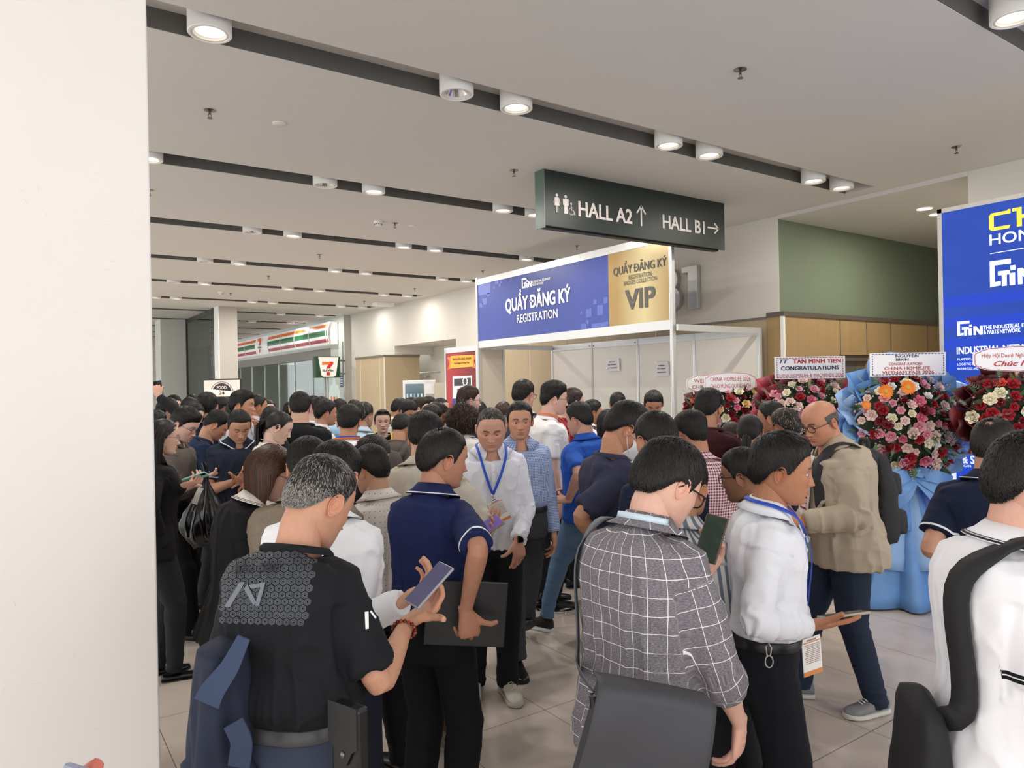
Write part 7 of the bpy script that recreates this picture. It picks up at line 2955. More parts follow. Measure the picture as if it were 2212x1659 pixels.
for i, t in enumerate(np.linspace(0, 1, 22)):
 z = ctr[2] + .16 - .36 * t
 wr = .050 + .022 * math.sin(t * 2.2) + (.012 if t > .8 else 0)
 ring = []
 for j in range(64):
  an = 2 * PI * j / 64
  f = 1 + .16 * math.sin(4 * an + 3 * t) * (.3 + t) + .10 * math.sin(9 * an - 2 * t) * t
  ring.append(ctr * [1, 1, 0] + np.array([0, 0, z + .018 * math.sin(3 * an + .5) * (t > .9)]) + rg * (wr * f * math.cos(an) - .012 * t) + fwv * (.085 * f * math.sin(an)))
 rings.append(ring)
V, Fs = ring_arrays(rings)
me = new_mesh('cloth', V, Fs, [M('1d2438', .85, noise=.08, nscale=40)], smooth=True)
mkobj('cloth', me, o)
mb = MB()
lp = [at(u, v, d) for u, v, d in ((528, 1376, 1.68), (498, 1440, 1.665), (456, 1496, 1.66), (448, 1518, 1.665))]
V, Fs = ribbon(resample(lp, 16), np.tile(-fwv, (16, 1)), np.linspace(.03, .062, 16), .006)
mb.add(V, Fs)
mb.obj('lapel', M('34425f', .8, noise=.05), o, True, 50)
mb = MB()
V, Fs = ribbon(resample([at(505, 1560, 1.665), at(525, 1600, 1.66), at(517, 1655, 1.66)], 10), np.tile(-fwv, (10, 1)), .05, .005)
mb.add(V, Fs)
mb.obj('sleeve', M('2a3650', .8, noise=.05), o, True, 50)
b = P('plaid', 'person in a grey windowpane check shirt with rolled sleeves and black glasses', (1440, 945, 2.10), 38, q=0, nod=24, turn=-10, lean=4, hunch=12, hs=1.03, g=1.05, belly=.02, skin='d3a189', fat=.10,
      shirt=dict(c='8b868d', pat='grid', c2='f0ecf0', sleeve='rolled', collar='shirt', hem=.80, fit=.020, fold=.009, wide=1.18, flare=.006),
      pants=dict(c='1c2438', pat='denim', c2='2a3a5a'), shoe='sneaker',
      ra=('px', (1598, 1560, 2.02), 'relax', (-.05, .15, -1), (.8, -.6, .1), (.15, -.4, -1)),
      la=('px', (1524, 1240, 2.36), 'hold', (.35, .2, .9), (.5, .85, -.1), (-.6, .3, -.7)),
      hair=hair(top=.034, side=.018, back=.024, len_top=.065, len_side=.04, mess=.36, nape=2, density=1.25, width=.0016), glasses=('101012', .027, .021, .0024, 2.8))
PL = b
hold_phone(b, -1, 'phone showing a dark video page held by the man in the check shirt', '5a4a3c', '2c3a33', glow=.3, px=((1538, 1165, 2.30), (.38, .25, .90), (-.45, -.80, .35)))
phis = np.linspace(PI * .60, PI * 1.40, 24)
V, Fs = ribbon(neck_loop(b, 1.462, .026, phis, 0), neck_loop(b, 1.466, .06, phis, 0) - neck_loop(b, 1.462, .0, phis, 0), .018, .002)
b.part('lanyard', V, Fs, M('cfe0ee', .5, noise=.1, nscale=60))
o = thing('messenger_bag', 'black messenger bag with a flap on the hip of the man in the check shirt', 'bag', tuple(at(1388, 1585, 1.66)))
o.rotation_euler = (0, 13 * D2R, CAM_YAW - PI / 2 + .05)
bm_ = M('37373b', .7, noise=.10, nscale=160, bump=.15)
rings = []
for t in np.linspace(0, 1, 10):
 z = -.16 + .27 * t
 k = 1 - .10 * t
 rings.append([(.140 * k * math.copysign(abs(math.cos(a_)) ** .3, math.cos(a_)), .045 * (1.15 - .45 * t) * math.copysign(abs(math.sin(a_)) ** .45, math.sin(a_)), z) for a_ in np.linspace(0, 2 * PI, 41)[:-1]])
V, Fs = ring_arrays(rings)
mkobj('bag_body', new_mesh('bag_body', V, Fs, [bm_], smooth=True, sharp=70), o)
rows = []
for t in np.linspace(0, 1, 16):
 z = .118 - .245 * max(0, t - .18) / .82 if t > .18 else .112 + .006 * t / .18
 y = .03 - .085 * min(1, t / .18) - .006 * math.sin(t * 5) if t < .18 else -.054 - .010 * math.sin(min(1, (t - .18) / .6) * PI)
 rows.append([(x * (.134 + .010 * t), y - .003 * math.cos(x * 3 + t * 6), z - .004 * x * x) for x in np.linspace(-1, 1, 17)])
R_ = np.array(rows)
V = R_.reshape(-1, 3)
Fs = [(i * 17 + j, (i + 1) * 17 + j, (i + 1) * 17 + j + 1, i * 17 + j + 1) for i in range(15) for j in range(16)]
fo_ = mkobj('flap', new_mesh('flap', V, Fs, [M('3b3b40', .62, noise=.08, nscale=200, bump=.12)], smooth=True), o)
so = fo_.modifiers.new('thickness', 'SOLIDIFY')
so.thickness = .004
mb = MB()
mb.box(-.012, .045, -.072, -.066, -.078, -.062, 0)
pt_ = mb.obj('name_patch', [M('0c0c0d', .4, noise=0)], o)
mb = MB()
lettering('LEONARDO', (-.008, -.0725, -.0745), AX, UP, .049, .0085, None, mb=mb, mi=0, depth=.0006, bold=.02)
mb.obj('lettering', M('d9d9d9', .5, noise=0), pt_)
sp_ = M('5a6067', .6, noise=.06, nscale=90)
toL = np.array(b.w2l(at(1284, 1495, 1.66)))
Pp = over_shoulder(b, -1, .150, 1.05, 1.02, .030, xf=.02, xb=.150) + [toL]
st_ = attach(b, 'bag_strap', 'grey webbing strap over the left shoulder of the man in the check shirt', 'strap')
path_strap(b, st_, Pp, .034, sp_, 'webbing', .004, 50)
mb = MB()
for q_ in ((1284, 1500, 1.65), (1512, 1585, 1.66)):
 mb.tube([at(*q_), at(q_[0] + 4, q_[1] + 26, q_[2])], [.012, .014], 10)
tag(mb.obj('strap_ring', M('17171a', .4), st_), None)
for v_ in mb.v:
 pass
ob_ = PENDING[-1]
iv = st_.matrix_basis.inverted()
ob_.data.transform(iv)
b = P('young', 'person in profile in a white dress shirt holding out a phone on his palm', (1690, 930, 2.46), 84, q=0, nod=3, turn=0, lean=3, hunch=6, g=.98, skin='a9704f', eyes=.75, stubble=0.03,
      shirt=dict(c='e9ecf5', sleeve='long', collar='shirt', tuck=True, placket=True, fold=.009, fit=.018, blouse=.018),
      pants=dict(c='0f1119', leg='straight', belt='0d0d0f'), shoe='dress',
      ra=('px', (1740, 1352, 2.36), 'flat', (1, .04, .10), (.08, -.25, -1), (-.7, -.5, -.5)),
      la='back',
      lanyard=dict(c='2350c8', low=1.02, badge=(1.0, 4), bx=.0, w=.018, byaw=-50), hair=hair(top=.040, side=.012, back=.020, len_top=.075, len_side=.035, mess=.20, front=5, sideburn=98, density=1.3, width=.0016))
YG = b
hold_phone(b, 1, 'phone in a clear case lying on the open palm of the man in white', 'b9b3ab', '35383d', roll=0, off=(.0, .045, .010), glow=.15)
o = thing('key_ring', 'steel carabiner and key ring hanging on black trousers below the white dress shirt', 'key ring', tuple(at(1661, 1408, 2.20)))
o.rotation_euler = (0, 0, CAM_YAW - PI / 2)
mb = MB()
mb.tube([(.012 * math.cos(t), 0, -.03 + .018 * math.sin(t)) for t in np.linspace(0, 2 * PI, 17)], [.002] * 17, 6, cap=False)
mb.obj('ring', STEEL, o, True)
mb = MB()
mb.tube([(-.006, 0, -.012), (-.009, 0, .015), (0, 0, .026), (.008, 0, .012), (.004, 0, -.012)], [.0022] * 5, 6)
mb.obj('carabiner', STEEL, o, True)
b = P('white_polo', 'person in a white polo with black stripes cut by the right edge', (2238, 930, 1.75), 62, q=0, nod=4, turn=-10, hunch=8, g=1.12, skin='cf9a82',
      shirt=dict(c='f1f0f6', sleeve='short', collar='polo', trim='15171c', trim_at=((.52, .60), (.70, .90)), hem_c='15171c', band_at=(.004, .0155), hem=.82, fit=.02, wide=1.12, slen=.76, point=.03),
      pants=dict(c='17181c'), ra='down', la='belly', hair=hair(top=.032, side=.016, back=.022, len_top=.05, len_side=.03, mess=.5, density=1.2, width=.0018))
backpack(b, 'black backpack worn low by the man in the white polo at the right edge', '1b1b1d', w=.26, h=.40, d=.11, z1=1.06, straps=(1,), off=.044, detail=False)
# ------------------------------------------------------------------ second row
b = P('navy_polo', 'person in a navy polo with white collar stripe and thinning hair, carrying a black folder', (958, 925, 2.86), 34, q=0, nod=6, turn=-32, tilt=0, hunch=9, g=.90, skin='b47c60',
      shirt=dict(c='1b2450', sleeve='short', collar='polo', trim='eceef2', hem_c='eceef2', hem=.97, fit=.020, fold=.006, wide=1.08, slen=.88),
      pants=dict(c='0c0d10', leg='straight'), shoe='dress',
      ra=('px', (1006, 1318, 2.55), 'grip', (.16, .05, -1), (.35, -.9, -.1), (.3, -.9, 0)),
      la=('px', (1000, 1160, 3.02), 'hold', (.95, .1, .06), (.1, .55, -.85), (-.4, -.2, -.9)),
      hair=dict(c1='0e0b0a', c2='231d1a', top=.018, side=.014, back=.018, len_top=.05, len_side=.04, mess=.12, whorl=(178, 18), thin=22, nape=2, density=1.2, width=.0014, scalp=.8))
NP = b
hold_phone(b, -1, 'phone with a purple lit screen held by the man in the navy polo', '8a7a4a', '5d4a86', glow=.6, px=((1050, 1145, 3.0), (.80, .35, .42), (-.25, -.60, .80)))
o = thing('document_folder', 'large flat black folder carried under the arm of the man in the navy polo', 'folder', tuple(at(1006, 1330, 2.66)))
o.rotation_euler = (0, 5 * D2R, CAM_YAW - PI / 2 + .10)
mb = MB()
mb.box(-.150, .150, -.004, .004, -.112, .125)
mb.obj('front_cover', M('121316', .45, noise=.06), o, bevel=.006)
mb = MB()
mb.box(-.150, .150, .006, .014, -.112, .125)
mb.obj('back_cover', M('141518', .5, noise=.06), o, bevel=.006)
mb = MB()
mb.box(-.146, .146, .0042, .0058, -.108, .120)
mb.obj('paper_sheets', M('2a2b2e', .6), o)
b = P('lanyard_man', 'person facing us in a white shirt with a blue lanyard and tilted badge, looking down', (1060, 882, 4.2), 172, q=0, nod=17, turn=-6, lean=3, hunch=8, g=1.06, belly=.035, skin='c38f75', eyes=.45, stubble=.08, fat=.16,
      shirt=dict(c='e3e7f3', sleeve='long', collar='shirt', hem=.86, fit=.016, placket=True, fold=.010, open=True, flare=.008),
      pants=dict(c='101216'), shoe='sneaker', shoe_c='c9c3b4', sole_c='b9b4a8', lace_c='d5cfc0',
      la=('px', (1119, 1165, 4.05), 'relax', (.05, -.1, -1), (.5, -.85, 0), (.4, .8, -.1)), ra='phone_low', watch=(-1,),
      feet=((.12, .05, 0, -18), (-.06, .12, 0, 12)),
      lanyard=dict(c='2455c8', low=1.20, badge=(1.2, 24), bx=.012, w=.015), hair=dict(c1='1d1916', c2='35302c', cg='7e7a76', gray=.22, sidegray=.5, top=.012, side=.003, back=.004, len_top=.022, len_side=.010, mess=.4, front=15, density=1.1, whorl=(170, 20), width=.0016))
b = P('gingham_blue', 'person walking towards us in a blue micro-check shirt and grey trousers, glancing aside', (1122, 867, 4.72), 168, q=0, nod=2, turn=-8, g=1.05, skin='bd8668', eyes=.78, gaze=-16,
      shirt=dict(c='5d79b8', pat='gingham', c2='c6d2ea', sleeve='long', collar='shirt', tuck=True, placket=True, fold=.007, open=True),
      pants=dict(c='3a3b40', belt='121212'), shoe='dress', la='down', ra='down',
      feet=((.09, .26, 0, -5), (-.10, -.34, .06, 4, -28)),
      hair=hair(top=.022, side=.006, back=.010, len_top=.075, len_side=.02, mess=.08, whorl=(40, 30), front=11, density=1.2, width=.0016))
b = P('beige_jacket', 'bald person with glasses in a beige zip jacket and dark jeans wearing a black backpack', (1770, 868, 3.95), -112, q=0, nod=14, turn=22, hunch=12, lean=4, g=1.15, belly=.03, skin='bd8161', eyes=.6,
      shirt=dict(c='b3a592', sleeve='long', collar='shirt', hem=.80, fit=.034, fold=.011, wide=1.25, flare=.02, box=.012, chigh=1.25, open=True), pants=dict(c='1d2636', pat='denim', c2='31405a'),
      shoe='sneaker', shoe_c='85858a', sole_c='d7d3ca', la=('px', (1738, 1128, 3.75), 'fist', (-.95, .05, .22), (.1, -.6, .7), (.5, -.4, -.8)),
      ra=('px', (1728, 1140, 4.0), 'grip', (-.9, -.2, .1), (0, .6, .6), (.4, .6, -.8)),
      feet=((.13, .20, 0, -16), (-.10, -.12, 0, 20)),
      hair=dict(c1='4a4440', c2='6b645e', cg='8a8580', gray=.3, top=.001, side=.0025, back=.003, len_top=.006, len_side=.006, bald=62, mess=.3, density=.8, scalp=.45, width=.0014), glasses=('23283c', .026, .018, .0018, 2.4))
BJ = b
backpack(b, 'large black backpack with side straps worn over the beige jacket', '2b2b2e', w=.27, h=.50, d=.13, z1=1.37, off=.034)
zs = np.linspace(1.42, .92, 20)
Pp = np.array([b.surf(.0, z, True, .034 + .012) for z in zs])
nn = np.tile(b.tp([[0, 1, 1.2]])[0] - b.tp([[0, 0, 1.2]])[0], (20, 1))
V, Fs = ribbon(Pp, nn, np.linspace(.135, .10, 20), .004)
ins = b.part('inner_shirt', V, Fs, M('f2f0f0', .7, noise=.02))
for k in range(5):
 z = 1.23 - .030 * k
 p0 = b.surf(0, z, True, .052)
 V, Fs = ribbon(resample([p0 + [-.040, 0, 0], p0, p0 + [.040, 0, 0]], 5), nn[:5], .010, .002)
 b.part('red_stripe', V, Fs, M('b3202c', .7), parent=ins)
o = thing('tumbler', 'green insulated tumbler with a steel rim held beside the beige jacket', 'tumbler', tuple(at(1729, 1205, 3.55)))
mb = MB()
mb.lathe([(.030, -.098), (.034, -.095), (.036, -.02), (.045, .01), (.046, .085)], 28)
mb.obj('cup_body', M('5b6f5f', .4), o, True, 40)
mb = MB()
mb.lathe([(.0465, .085), (.047, .098), (.046, .104), (.03, .106)], 28)
mb.obj('steel_rim', STEEL, o, True, 40)
b = P('navy_right', 'person seen from behind in a navy polo with thinning dark hair facing the LED screen', (2147, 903, 3.05), 8, q=0, nod=2, turn=-14, g=1.12, skin='b88469',
      shirt=dict(c='111a33', sleeve='short', collar='polo', trim='e6e8ec', trim_at=((.66, .84),), hem_c='e6e8ec', hem=.96, tuck=True, fit=.022, wide=1.08, blouse=.02),
      pants=dict(c='2c2a2a'), ra='belly', la=('px', (2040, 1180, 3.2), 'relax', (.3, .9, -.2), (-.6, 0, .7), (-.6, -.5, -.4)), shoe='dress',
      hair=dict(c1='120e0c', c2='2c2420', top=.016, side=.008, back=.010, len_top=.040, len_side=.022, mess=.10, whorl=(176, 30), thin=13, density=1.1, width=.0016, scalp=.75))
b = P('mask', 'person in a dark blue heathered t-shirt with a white face mask, bowing to the right', (1352, 866, 3.55), 66, q=0, nod=28, turn=-4, lean=0, hunch=7, g=1.02, skin='bd8463', eyes=.5,
      shirt=dict(c='34364c', sleeve='short', collar='crew', hem=.80, fit=.022, slen=.86, wide=1.1, fold=.008), pants=dict(c='111216'), shoe='flat',
      la=('px', (1385, 1150, 3.65), 'relax', (.6, .3, -.3), (0, .5, .8)), ra=('px', (1306, 1190, 3.45), 'relax', (.3, .2, -.9), (.2, -.9, .1), (-.8, -.3, -.2)),
      hair=hair(top=.036, side=.014, back=.020, len_top=.07, len_side=.035, mess=.55, fringe=.008, density=1.1, width=.0018))
MK = b
rows = []
for z in np.linspace(.012 - .030, -.122, 12):
 t = (z + .018) / -.104
 row = []
 for x in np.linspace(-.066, .066, 19):
  s_ = x / .066
  y = .128 - .030 * abs(t - .42) * 1.2 - .085 * abs(s_) ** 1.7 - (.022 * max(0, t - .55))
  row.append((x * (1 - .18 * max(0, t - .5) * 2), y, z + .008 * (1 - abs(s_)) * (t < .1)))
 rows.append(row)
R_ = np.array(rows)
V = b.hc + (R_.reshape(-1, 3) * b.hs) @ b.Rh.T
Fs = [(i * 19 + j, (i + 1) * 19 + j, (i + 1) * 19 + j + 1, i * 19 + j + 1) for i in range(11) for j in range(18)]
mo_ = b.part('face_mask', V, Fs, M('eff0f3', .7, noise=.02))
m_ = mo_.modifiers.new('thickness', 'SOLIDIFY')
m_.thickness = .002
mb = MB()
for sd in (1, -1):
 for z0 in (-.022, -.105):
  q = np.array([(sd * .064, .045, z0), (sd * .080, .005, (z0 - .015) * .5 - .002), (sd * .082, -.02, .0 if z0 > -.05 else -.02)])
  mb.tube(b.hc + (q * b.hs) @ b.Rh.T, [.0016] * 3, 6)
b.part('ear_loop', mb.v, mb.f, M('eef0f2', .7), parent=mo_)
mb = MB()
for k in range(3):
 x = .165 + .0
 zs = np.linspace(.80, .10, 12)
 pts = [np.array([.100 + .078 * (1 - .25 * (0.8 - z)), -.02 + .018 * k, z]) for z in zs]
 V, Fs = ribbon(resample(pts, 14), np.tile([1, 0, 0], (14, 1)), .010, .003)
 mb.add(V, Fs)
b.part('side_stripes', mb.v, mb.f, M('dfe3f5', .7))
b = P('cream_linen', 'person from behind in a loose cream linen long sleeved shirt and brown trousers', (917, 888, 3.70), 8, q=0, nod=12, turn=-4, hunch=8, g=1.12, skin='c69479',
      shirt=dict(c='cfc8ba', pat='linen', sleeve='long', collar='shirt', hem=.84, fit=.030, fold=.010, wide=1.35, box=.02), pants=dict(c='4b3d2a', leg='straight'), shoe='sneaker', shoe_c='6f6a60', sole_c='a39c8d',
      ra=('px', (1012, 1150, 3.75), 'relax', (.6, .5, .2), (.2, -.2, .9)), la='phone',
      hair=hair(top=.034, side=.010, back=.016, len_top=.06, len_side=.022, mess=.32, density=1.1, width=.0018))
b = P('white_sleeve', 'person in a white shirt hidden behind the hexagon print t-shirt, reaching out his right arm', (722, 952, 2.5), 22, q=0, nod=22, turn=-10, hunch=12, g=1.1, skin='c3906f',
      shirt=dict(c='eceef4', sleeve='long', collar='shirt', hem=.90, tuck=True, fit=.022, fold=.009), pants=dict(c='151a28'), shoe='dress', shoe_c='1a1a1c',
      ra=('px', (868, 1302, 2.22), 'hold', (.75, .3, .45), (-.2, -.3, -.9), (.2, -.5, -.9)), la='belly', hair=hair(top=.03, side=.012, back=.016, len_top=.05, mess=.2))
b = P('taupe_suede', 'person in a taupe suede shirt with black backpack straps, mostly hidden behind the greying man', (664, 943, 2.98), 8, q=0, nod=14, hunch=10, g=1.25, skin='bf8d70',
      shirt=dict(c='837768', pat='suede', sleeve='short', collar='shirt', hem=.84, fit=.028, wide=1.2, fold=.007), pants=dict(c='17181c'), ra='phone', la='phone', hair=hair(top=.03, side=.014, back=.018, len_top=.05, mess=.45))
st_ = attach(b, 'bag_strap', 'wide black bag strap over the taupe suede shirt', 'strap')
path_strap(b, st_, over_shoulder(b, 1, .115, 1.1, .98, .034), .06, M('121214', .6), 'webbing', .008)
b = P('dotted', 'person with a tapered haircut in a pale shirt with tiny dots, face turned left', (800, 960, 3.35), -38, q=0, nod=8, turn=6, g=.95, skin='b98a6b',
      shirt=dict(c='ddd5d0', pat='dots', c2='6d625f', sleeve='long', collar='shirt', hem=.86, fit=.02), pants=dict(c='1c1d22'), ra='phone', la='phone_low',
      hair=hair(top=.022, side=.004, back=.005, len_top=.032, len_side=.010, mess=.35, density=1.1, scalp=.7))
b = P('bob_woman', 'person with a brown bob and glasses in a black top with a striped white collar', (585, 963, 3.05), 74, q=0, fem=True, nod=17, turn=-4, hunch=14, lean=7, skin='dcb09a', eyes=.4,
      shirt=dict(c='101012', sleeve='short', collar='polo', collar_c='e7dcd0', trim='17171a', trim_at=((.50, .58), (.74, .82)), hem_c='e4d9cd', band_at=(.0, .014), hem=.86, fit=.024, wide=1.35, slen=.80, point=.045), pants=dict(c='14151a'), ra='phone_low', la='phone_low',
      hair=dict(c1='2b1710', c2='55331f', kind='bob', top=.022, side=.026, back=.030, len_top=.24, len_side=.18, density=1.4, mess=.06, whorl=(0, 15), width=.0030, scalp=.9), glasses=('2a2320', .026, .021, .0012, 2.2))
mb = MB()
V, Fs = tube_arrays(b.hc + (np.array([(.0805, -.010, -.040), (.083, -.010, -.046), (.0805, -.010, -.050)]) * b.hs) @ b.Rh.T, [.003, .0045, .003], 8)
b.part('earring', V, Fs, M('d8b36a', .2, .9, noise=0))
b = P('long_hair_reader', 'person with long black hair and thin glasses reading behind the dotted shirt', (806, 938, 4.2), 64, q=1, fem=True, nod=28, hunch=12, skin='d9ae98', eyes=.4,
      shirt=dict(c='17181b', sleeve='long', collar='crew'), hair=hair(kind='long', top=.02, side=.022, back=.028, len_top=.45, len_side=.40, mess=.05, whorl=(0, 10), density=1.6), glasses=('4a4038', .025, .020, .0012, 2.2), ra='phone', la='phone')
b = P('red_gingham', 'person in a red gingham short sleeved shirt with one hand on his hip', (1492, 885, 3.95), -22, q=0, nod=10, turn=14, hunch=8, g=1.2, skin='ad765b',
      shirt=dict(c='7d2138', pat='gingham', c2='ead9de', sleeve='short', collar='shirt', hem=.84, fit=.024, wide=1.15, slen=.86, scale=1.5), pants=dict(c='3b1019'), ra='hip', la='phone',
      hair=hair(top=.040, side=.004, back=.006, len_top=.06, len_side=.010, mess=.5, density=1.1, scalp=.7), glasses=('15151a', .026, .019, .0016, 2.6))
b = P('collar_peek', 'person with smooth black hair between the masked man and the check shirt', (1414, 888, 3.1), -34, q=0, nod=4, g=1.0, skin='b98567',
      shirt=dict(c='1a2138', sleeve='long', collar='shirt', collar_c='e8eaf0'), ra='belly', la='belly', hair=hair(top=.018, side=.012, back=.016, len_top=.05, mess=.14, density=1.1))
b = P('striped', 'person in a vertically striped shirt mostly hidden behind the man in the check shirt', (1482, 985, 2.62), 30, q=1, g=.95, skin=S2, shirt=dict(c='d8d6d4', pat='stripes', c2='6f7c8c', sleeve='long', collar='shirt', scale=.9), ra='belly', la='belly', hair=hair(top=.02))
b = P('short_beige', 'short person with glasses in a beige shirt beside the young man in white', (1603, 966, 3.0), -72, q=0, nod=6, g=.85, skin='8f6247', shirt=dict(c='b6ab9a', sleeve='short', collar='shirt', trim='2a2a2e'), ra='belly', la='belly',
      hair=hair(top=.026, side=.014, back=.018, len_top=.05, mess=.3), glasses=('101014', .026, .019, .0018, 2.6))
# ------------------------------------------------------------------ middle distance, left
b = P('taupe_polo', 'person with glasses in a grey-brown polo and wide black trousers looking down at a phone', (398, 877, 5.35), 112, q=0, nod=24, turn=-6, hunch=10, g=1.05, skin='d6a892', eyes=.4, fat=.06,
      shirt=dict(c='655e59', sleeve='short', collar='polo', tuck=True, fit=.024, wide=1.15), pants=dict(c='0d0d0f', leg='wide'), shoe='boot', shoe_c='0e0e10', ra='phone', la='phone_low',
      feet=((.12, .12, 0, -12), (-.10, -.02, 0, 12)), hair=hair(top=.036, side=.008, back=.012, len_top=.06, len_side=.02, mess=.35, fringe=.01, density=1.1, width=.002), glasses=('22201f', .027, .021, .0012, 2.2))
hold_phone(b, 1, 'phone in a silver case held by the man in the grey-brown polo', 'c9ccd0', '2a2a30')
TP = b
b = P('hoop', 'person with long black hair and a hoop earring beside the white pillar', (352, 905, 4.55), 84, q=0, fem=True, nod=4, skin='d3a58c', eyes=.7,
      shirt=dict(c='0e0e10', sleeve='long', collar='shirt', hem=.80, fit=.03, wide=1.2), pants=dict(c='1d2026', pat='denim', c2='2a2e38', leg='slim'), shoe='flat', ra='hip', la=('px', (395, 1050, 4.5), 'hold', (.9, 0, .3), (0, -.4, -.9)),
      feet=((.08, .10, 0, -5), (-.08, .02, 0, 4)), hair=hair(kind='long', top=.014, side=.016, back=.022, len_top=.55, len_side=.50, mess=.05, whorl=(0, 8), density=1.3), glasses=('5a4a48', .027, .023, .0010, 2.0))
hold_phone(b, -1, 'phone in a mint green case held by the woman with the hoop earring', '9fd6cf', 'd4e6e4')
q = [b.hc + b.Rh @ (np.array([.082, -.012 + .026 * math.sin(t), -.070 + .030 * math.cos(t)]) * b.hs) for t in np.linspace(0, 2 * PI, 25)]
V, Fs = tube_arrays(q, [.002] * 25, 6, cap=False)
b.part('earring', V, Fs, M('b9a27a', .2, .9, noise=0))
b = P('navy_front', 'person facing us in a navy polo with white collar tips, tapping a phone', (516, 885, 5.4), 168, q=0, nod=26, hunch=8, g=1.2, skin='b98568', eyes=.4, stubble=.15,
      shirt=dict(c='1f2536', sleeve='short', collar='polo', trim='dfe2e6', hem_c='c9ccd2', fit=.02, hem=.9), pants=dict(c='2c303c'), ra='phone', la='tap', hair=hair(top=.016, side=.005, back=.008, len_top=.03, mess=.3, front=2, density=1.1))
hold_phone(b, 1, 'phone held by the man facing us in the navy polo', '101114', '55555f')
b = P('navy_side', 'person in profile in a navy t-shirt bowing between the grey-brown polo and the navy polo', (467, 885, 6.1), 88, q=0, nod=28, hunch=16, g=1.05, skin='b58163', eyes=.4,
      shirt=dict(c='1c2742', sleeve='short', collar='crew'), pants=dict(c='17181c'), ra='phone', la='phone_low', hair=hair(top=.034, side=.008, back=.012, len_top=.05, mess=.5, density=1.1))
b = P('ponytail', 'person with a long black ponytail in a cream sleeveless top, looking down', (602, 890, 5.3), 86, q=0, fem=True, nod=22, hunch=8, skin='dcb29c', eyes=.4,
      shirt=dict(c='e6e0d2', sleeve='none', collar='crew'), pants=dict(c='222327'), ra='phone', la='phone', hair=hair(kind='pony', top=.010, side=.008, back=.010, len_top=.10, len_side=.08, mess=.04, tail=.36, tiez=-.01, density=1.3), lanyard=dict(c='c9b9b4', low=1.15, w=.008))
st_ = attach(b, 'bag_strap', 'thin black strap on the cream sleeveless top of the woman with the ponytail', 'strap')
path_strap(b, st_, over_shoulder(b, 1, .12, 1.05, 1.0, .028), .03, M('141416', .6), 'webbing', .005)
b = P('big_black', 'large person from behind in a black t-shirt with a diagonal bag strap', (648, 846, 6.2), 6, q=0, nod=2, g=1.38, belly=.03, skin='c79a80', shirt=dict(c='111214', sleeve='short', collar='crew', fit=.026, wide=1.25), pants=dict(c='17181b'), ra='down', la='down',
      hair=hair(top=.026, side=.010, back=.012, len_top=.04, mess=.35))
st_ = attach(b, 'bag_strap', 'dark grey strap across the back of the large man in black', 'strap')
path_strap(b, st_, over_shoulder(b, -1, .12, 1.2, .95, .034, xb=-.08), .045, M('2c2d31', .6), 'webbing', .005)
# ------------------------------------------------------------------ middle distance, centre and right
b = P('blue_polo', 'person in a bright blue polo and light jeans facing left near the white booth', (1250, 868, 5.15), -48, q=0, nod=8, turn=6, g=1.08, skin='bd8b72', shirt=dict(c='2453ad', sleeve='short', collar='polo', hem=.86, fit=.022, slen=.8),
      pants=dict(c='4c6c8e', pat='denim', c2='7d97b0', leg='slim'), shoe='sneaker', shoe_c='121214', sole_c='d8d8d8', la=('px', (1228, 1080, 4.9), 'relax', (-.8, .2, 0), (0, -.5, .8)), ra='belly', feet=((.10, -.06, 0, -10), (-.12, .36, 0, 8)),
      hair=hair(top=.024, side=.006, back=.008, len_top=.045, mess=.25, density=1.1))
b = P('orange_lanyard', 'tall person in a white t-shirt with an orange lanyard, round glasses and an earbud', (1197, 822, 5.9), 78, q=0, nod=2, g=1.12, skin='d9aa92', eyes=.8, shirt=dict(c='efeeee', sleeve='short', collar='crew', fit=.022, slen=.75), pants=dict(c='1a1a1d'), ra='down', la='belly',
      lanyard=dict(c='e8702a', low=1.12, badge=(1.1, 2), w=.016, acc='d6c02e'), hair=hair(top=.044, side=.004, back=.008, len_top=.05, len_side=.012, mess=.4, scalp=.75, density=1.1), glasses=('3d3c40', .025, .021, .0012, 2.1))
V, Fs = tube_arrays(b.hc + (np.array([(.080, .004, -.012), (.084, .004, -.016), (.083, .006, -.034)]) * b.hs) @ b.Rh.T, [.005, .006, .003], 8)
b.part('earbud', V, Fs, M('f3f3f3', .3, noise=0))
b = P('grey_jacket', 'tall person in a grey jacket and glasses seen from behind beside the booth', (1131, 820, 6.3), 16, q=1, nod=2, turn=-18, skin=S1, shirt=dict(c='50545c', sleeve='long', collar='shirt', collar_c='dfe3ea'), hair=hair(top=.022, side=.008, back=.010, len_top=.045, mess=.12), glasses=('2a2a2e', .026, .019, .0016, 2.4))
b = P('maroon_behind', 'person with brown hair and glasses behind the orange lanyard, in a crimson shirt', (1237, 838, 6.5), 62, q=1, skin=S1, shirt=dict(c='8a1f38', sleeve='short', collar='crew'), hair=dict(c1='1f1512', c2='3d2a20', top=.026, side=.010, back=.014, len_top=.05, mess=.6), glasses=('201d1c', .026, .019, .0014, 2.4), ra='belly')
b = P('curly', 'person with shoulder length curly brown hair in a white top with a thin black strap', (1000, 877, 6.2), 8, q=1, fem=True, skin=S1, shirt=dict(c='e9e4dc', sleeve='short', collar='crew', fit=.03), hair=dict(c1='1c100c', c2='3f261b', kind='curly', top=.024, side=.034, back=.040, len_top=.22, len_side=.20, mess=.5, density=3.4, width=.0024))
st_ = attach(b, 'bag_strap', 'thin black strap over the white top of the curly haired woman', 'strap')
path_strap(b, st_, over_shoulder(b, -1, .10, 1.1, 1.0, .036, xb=.02), .022, M('141416', .6), 'webbing', .004)
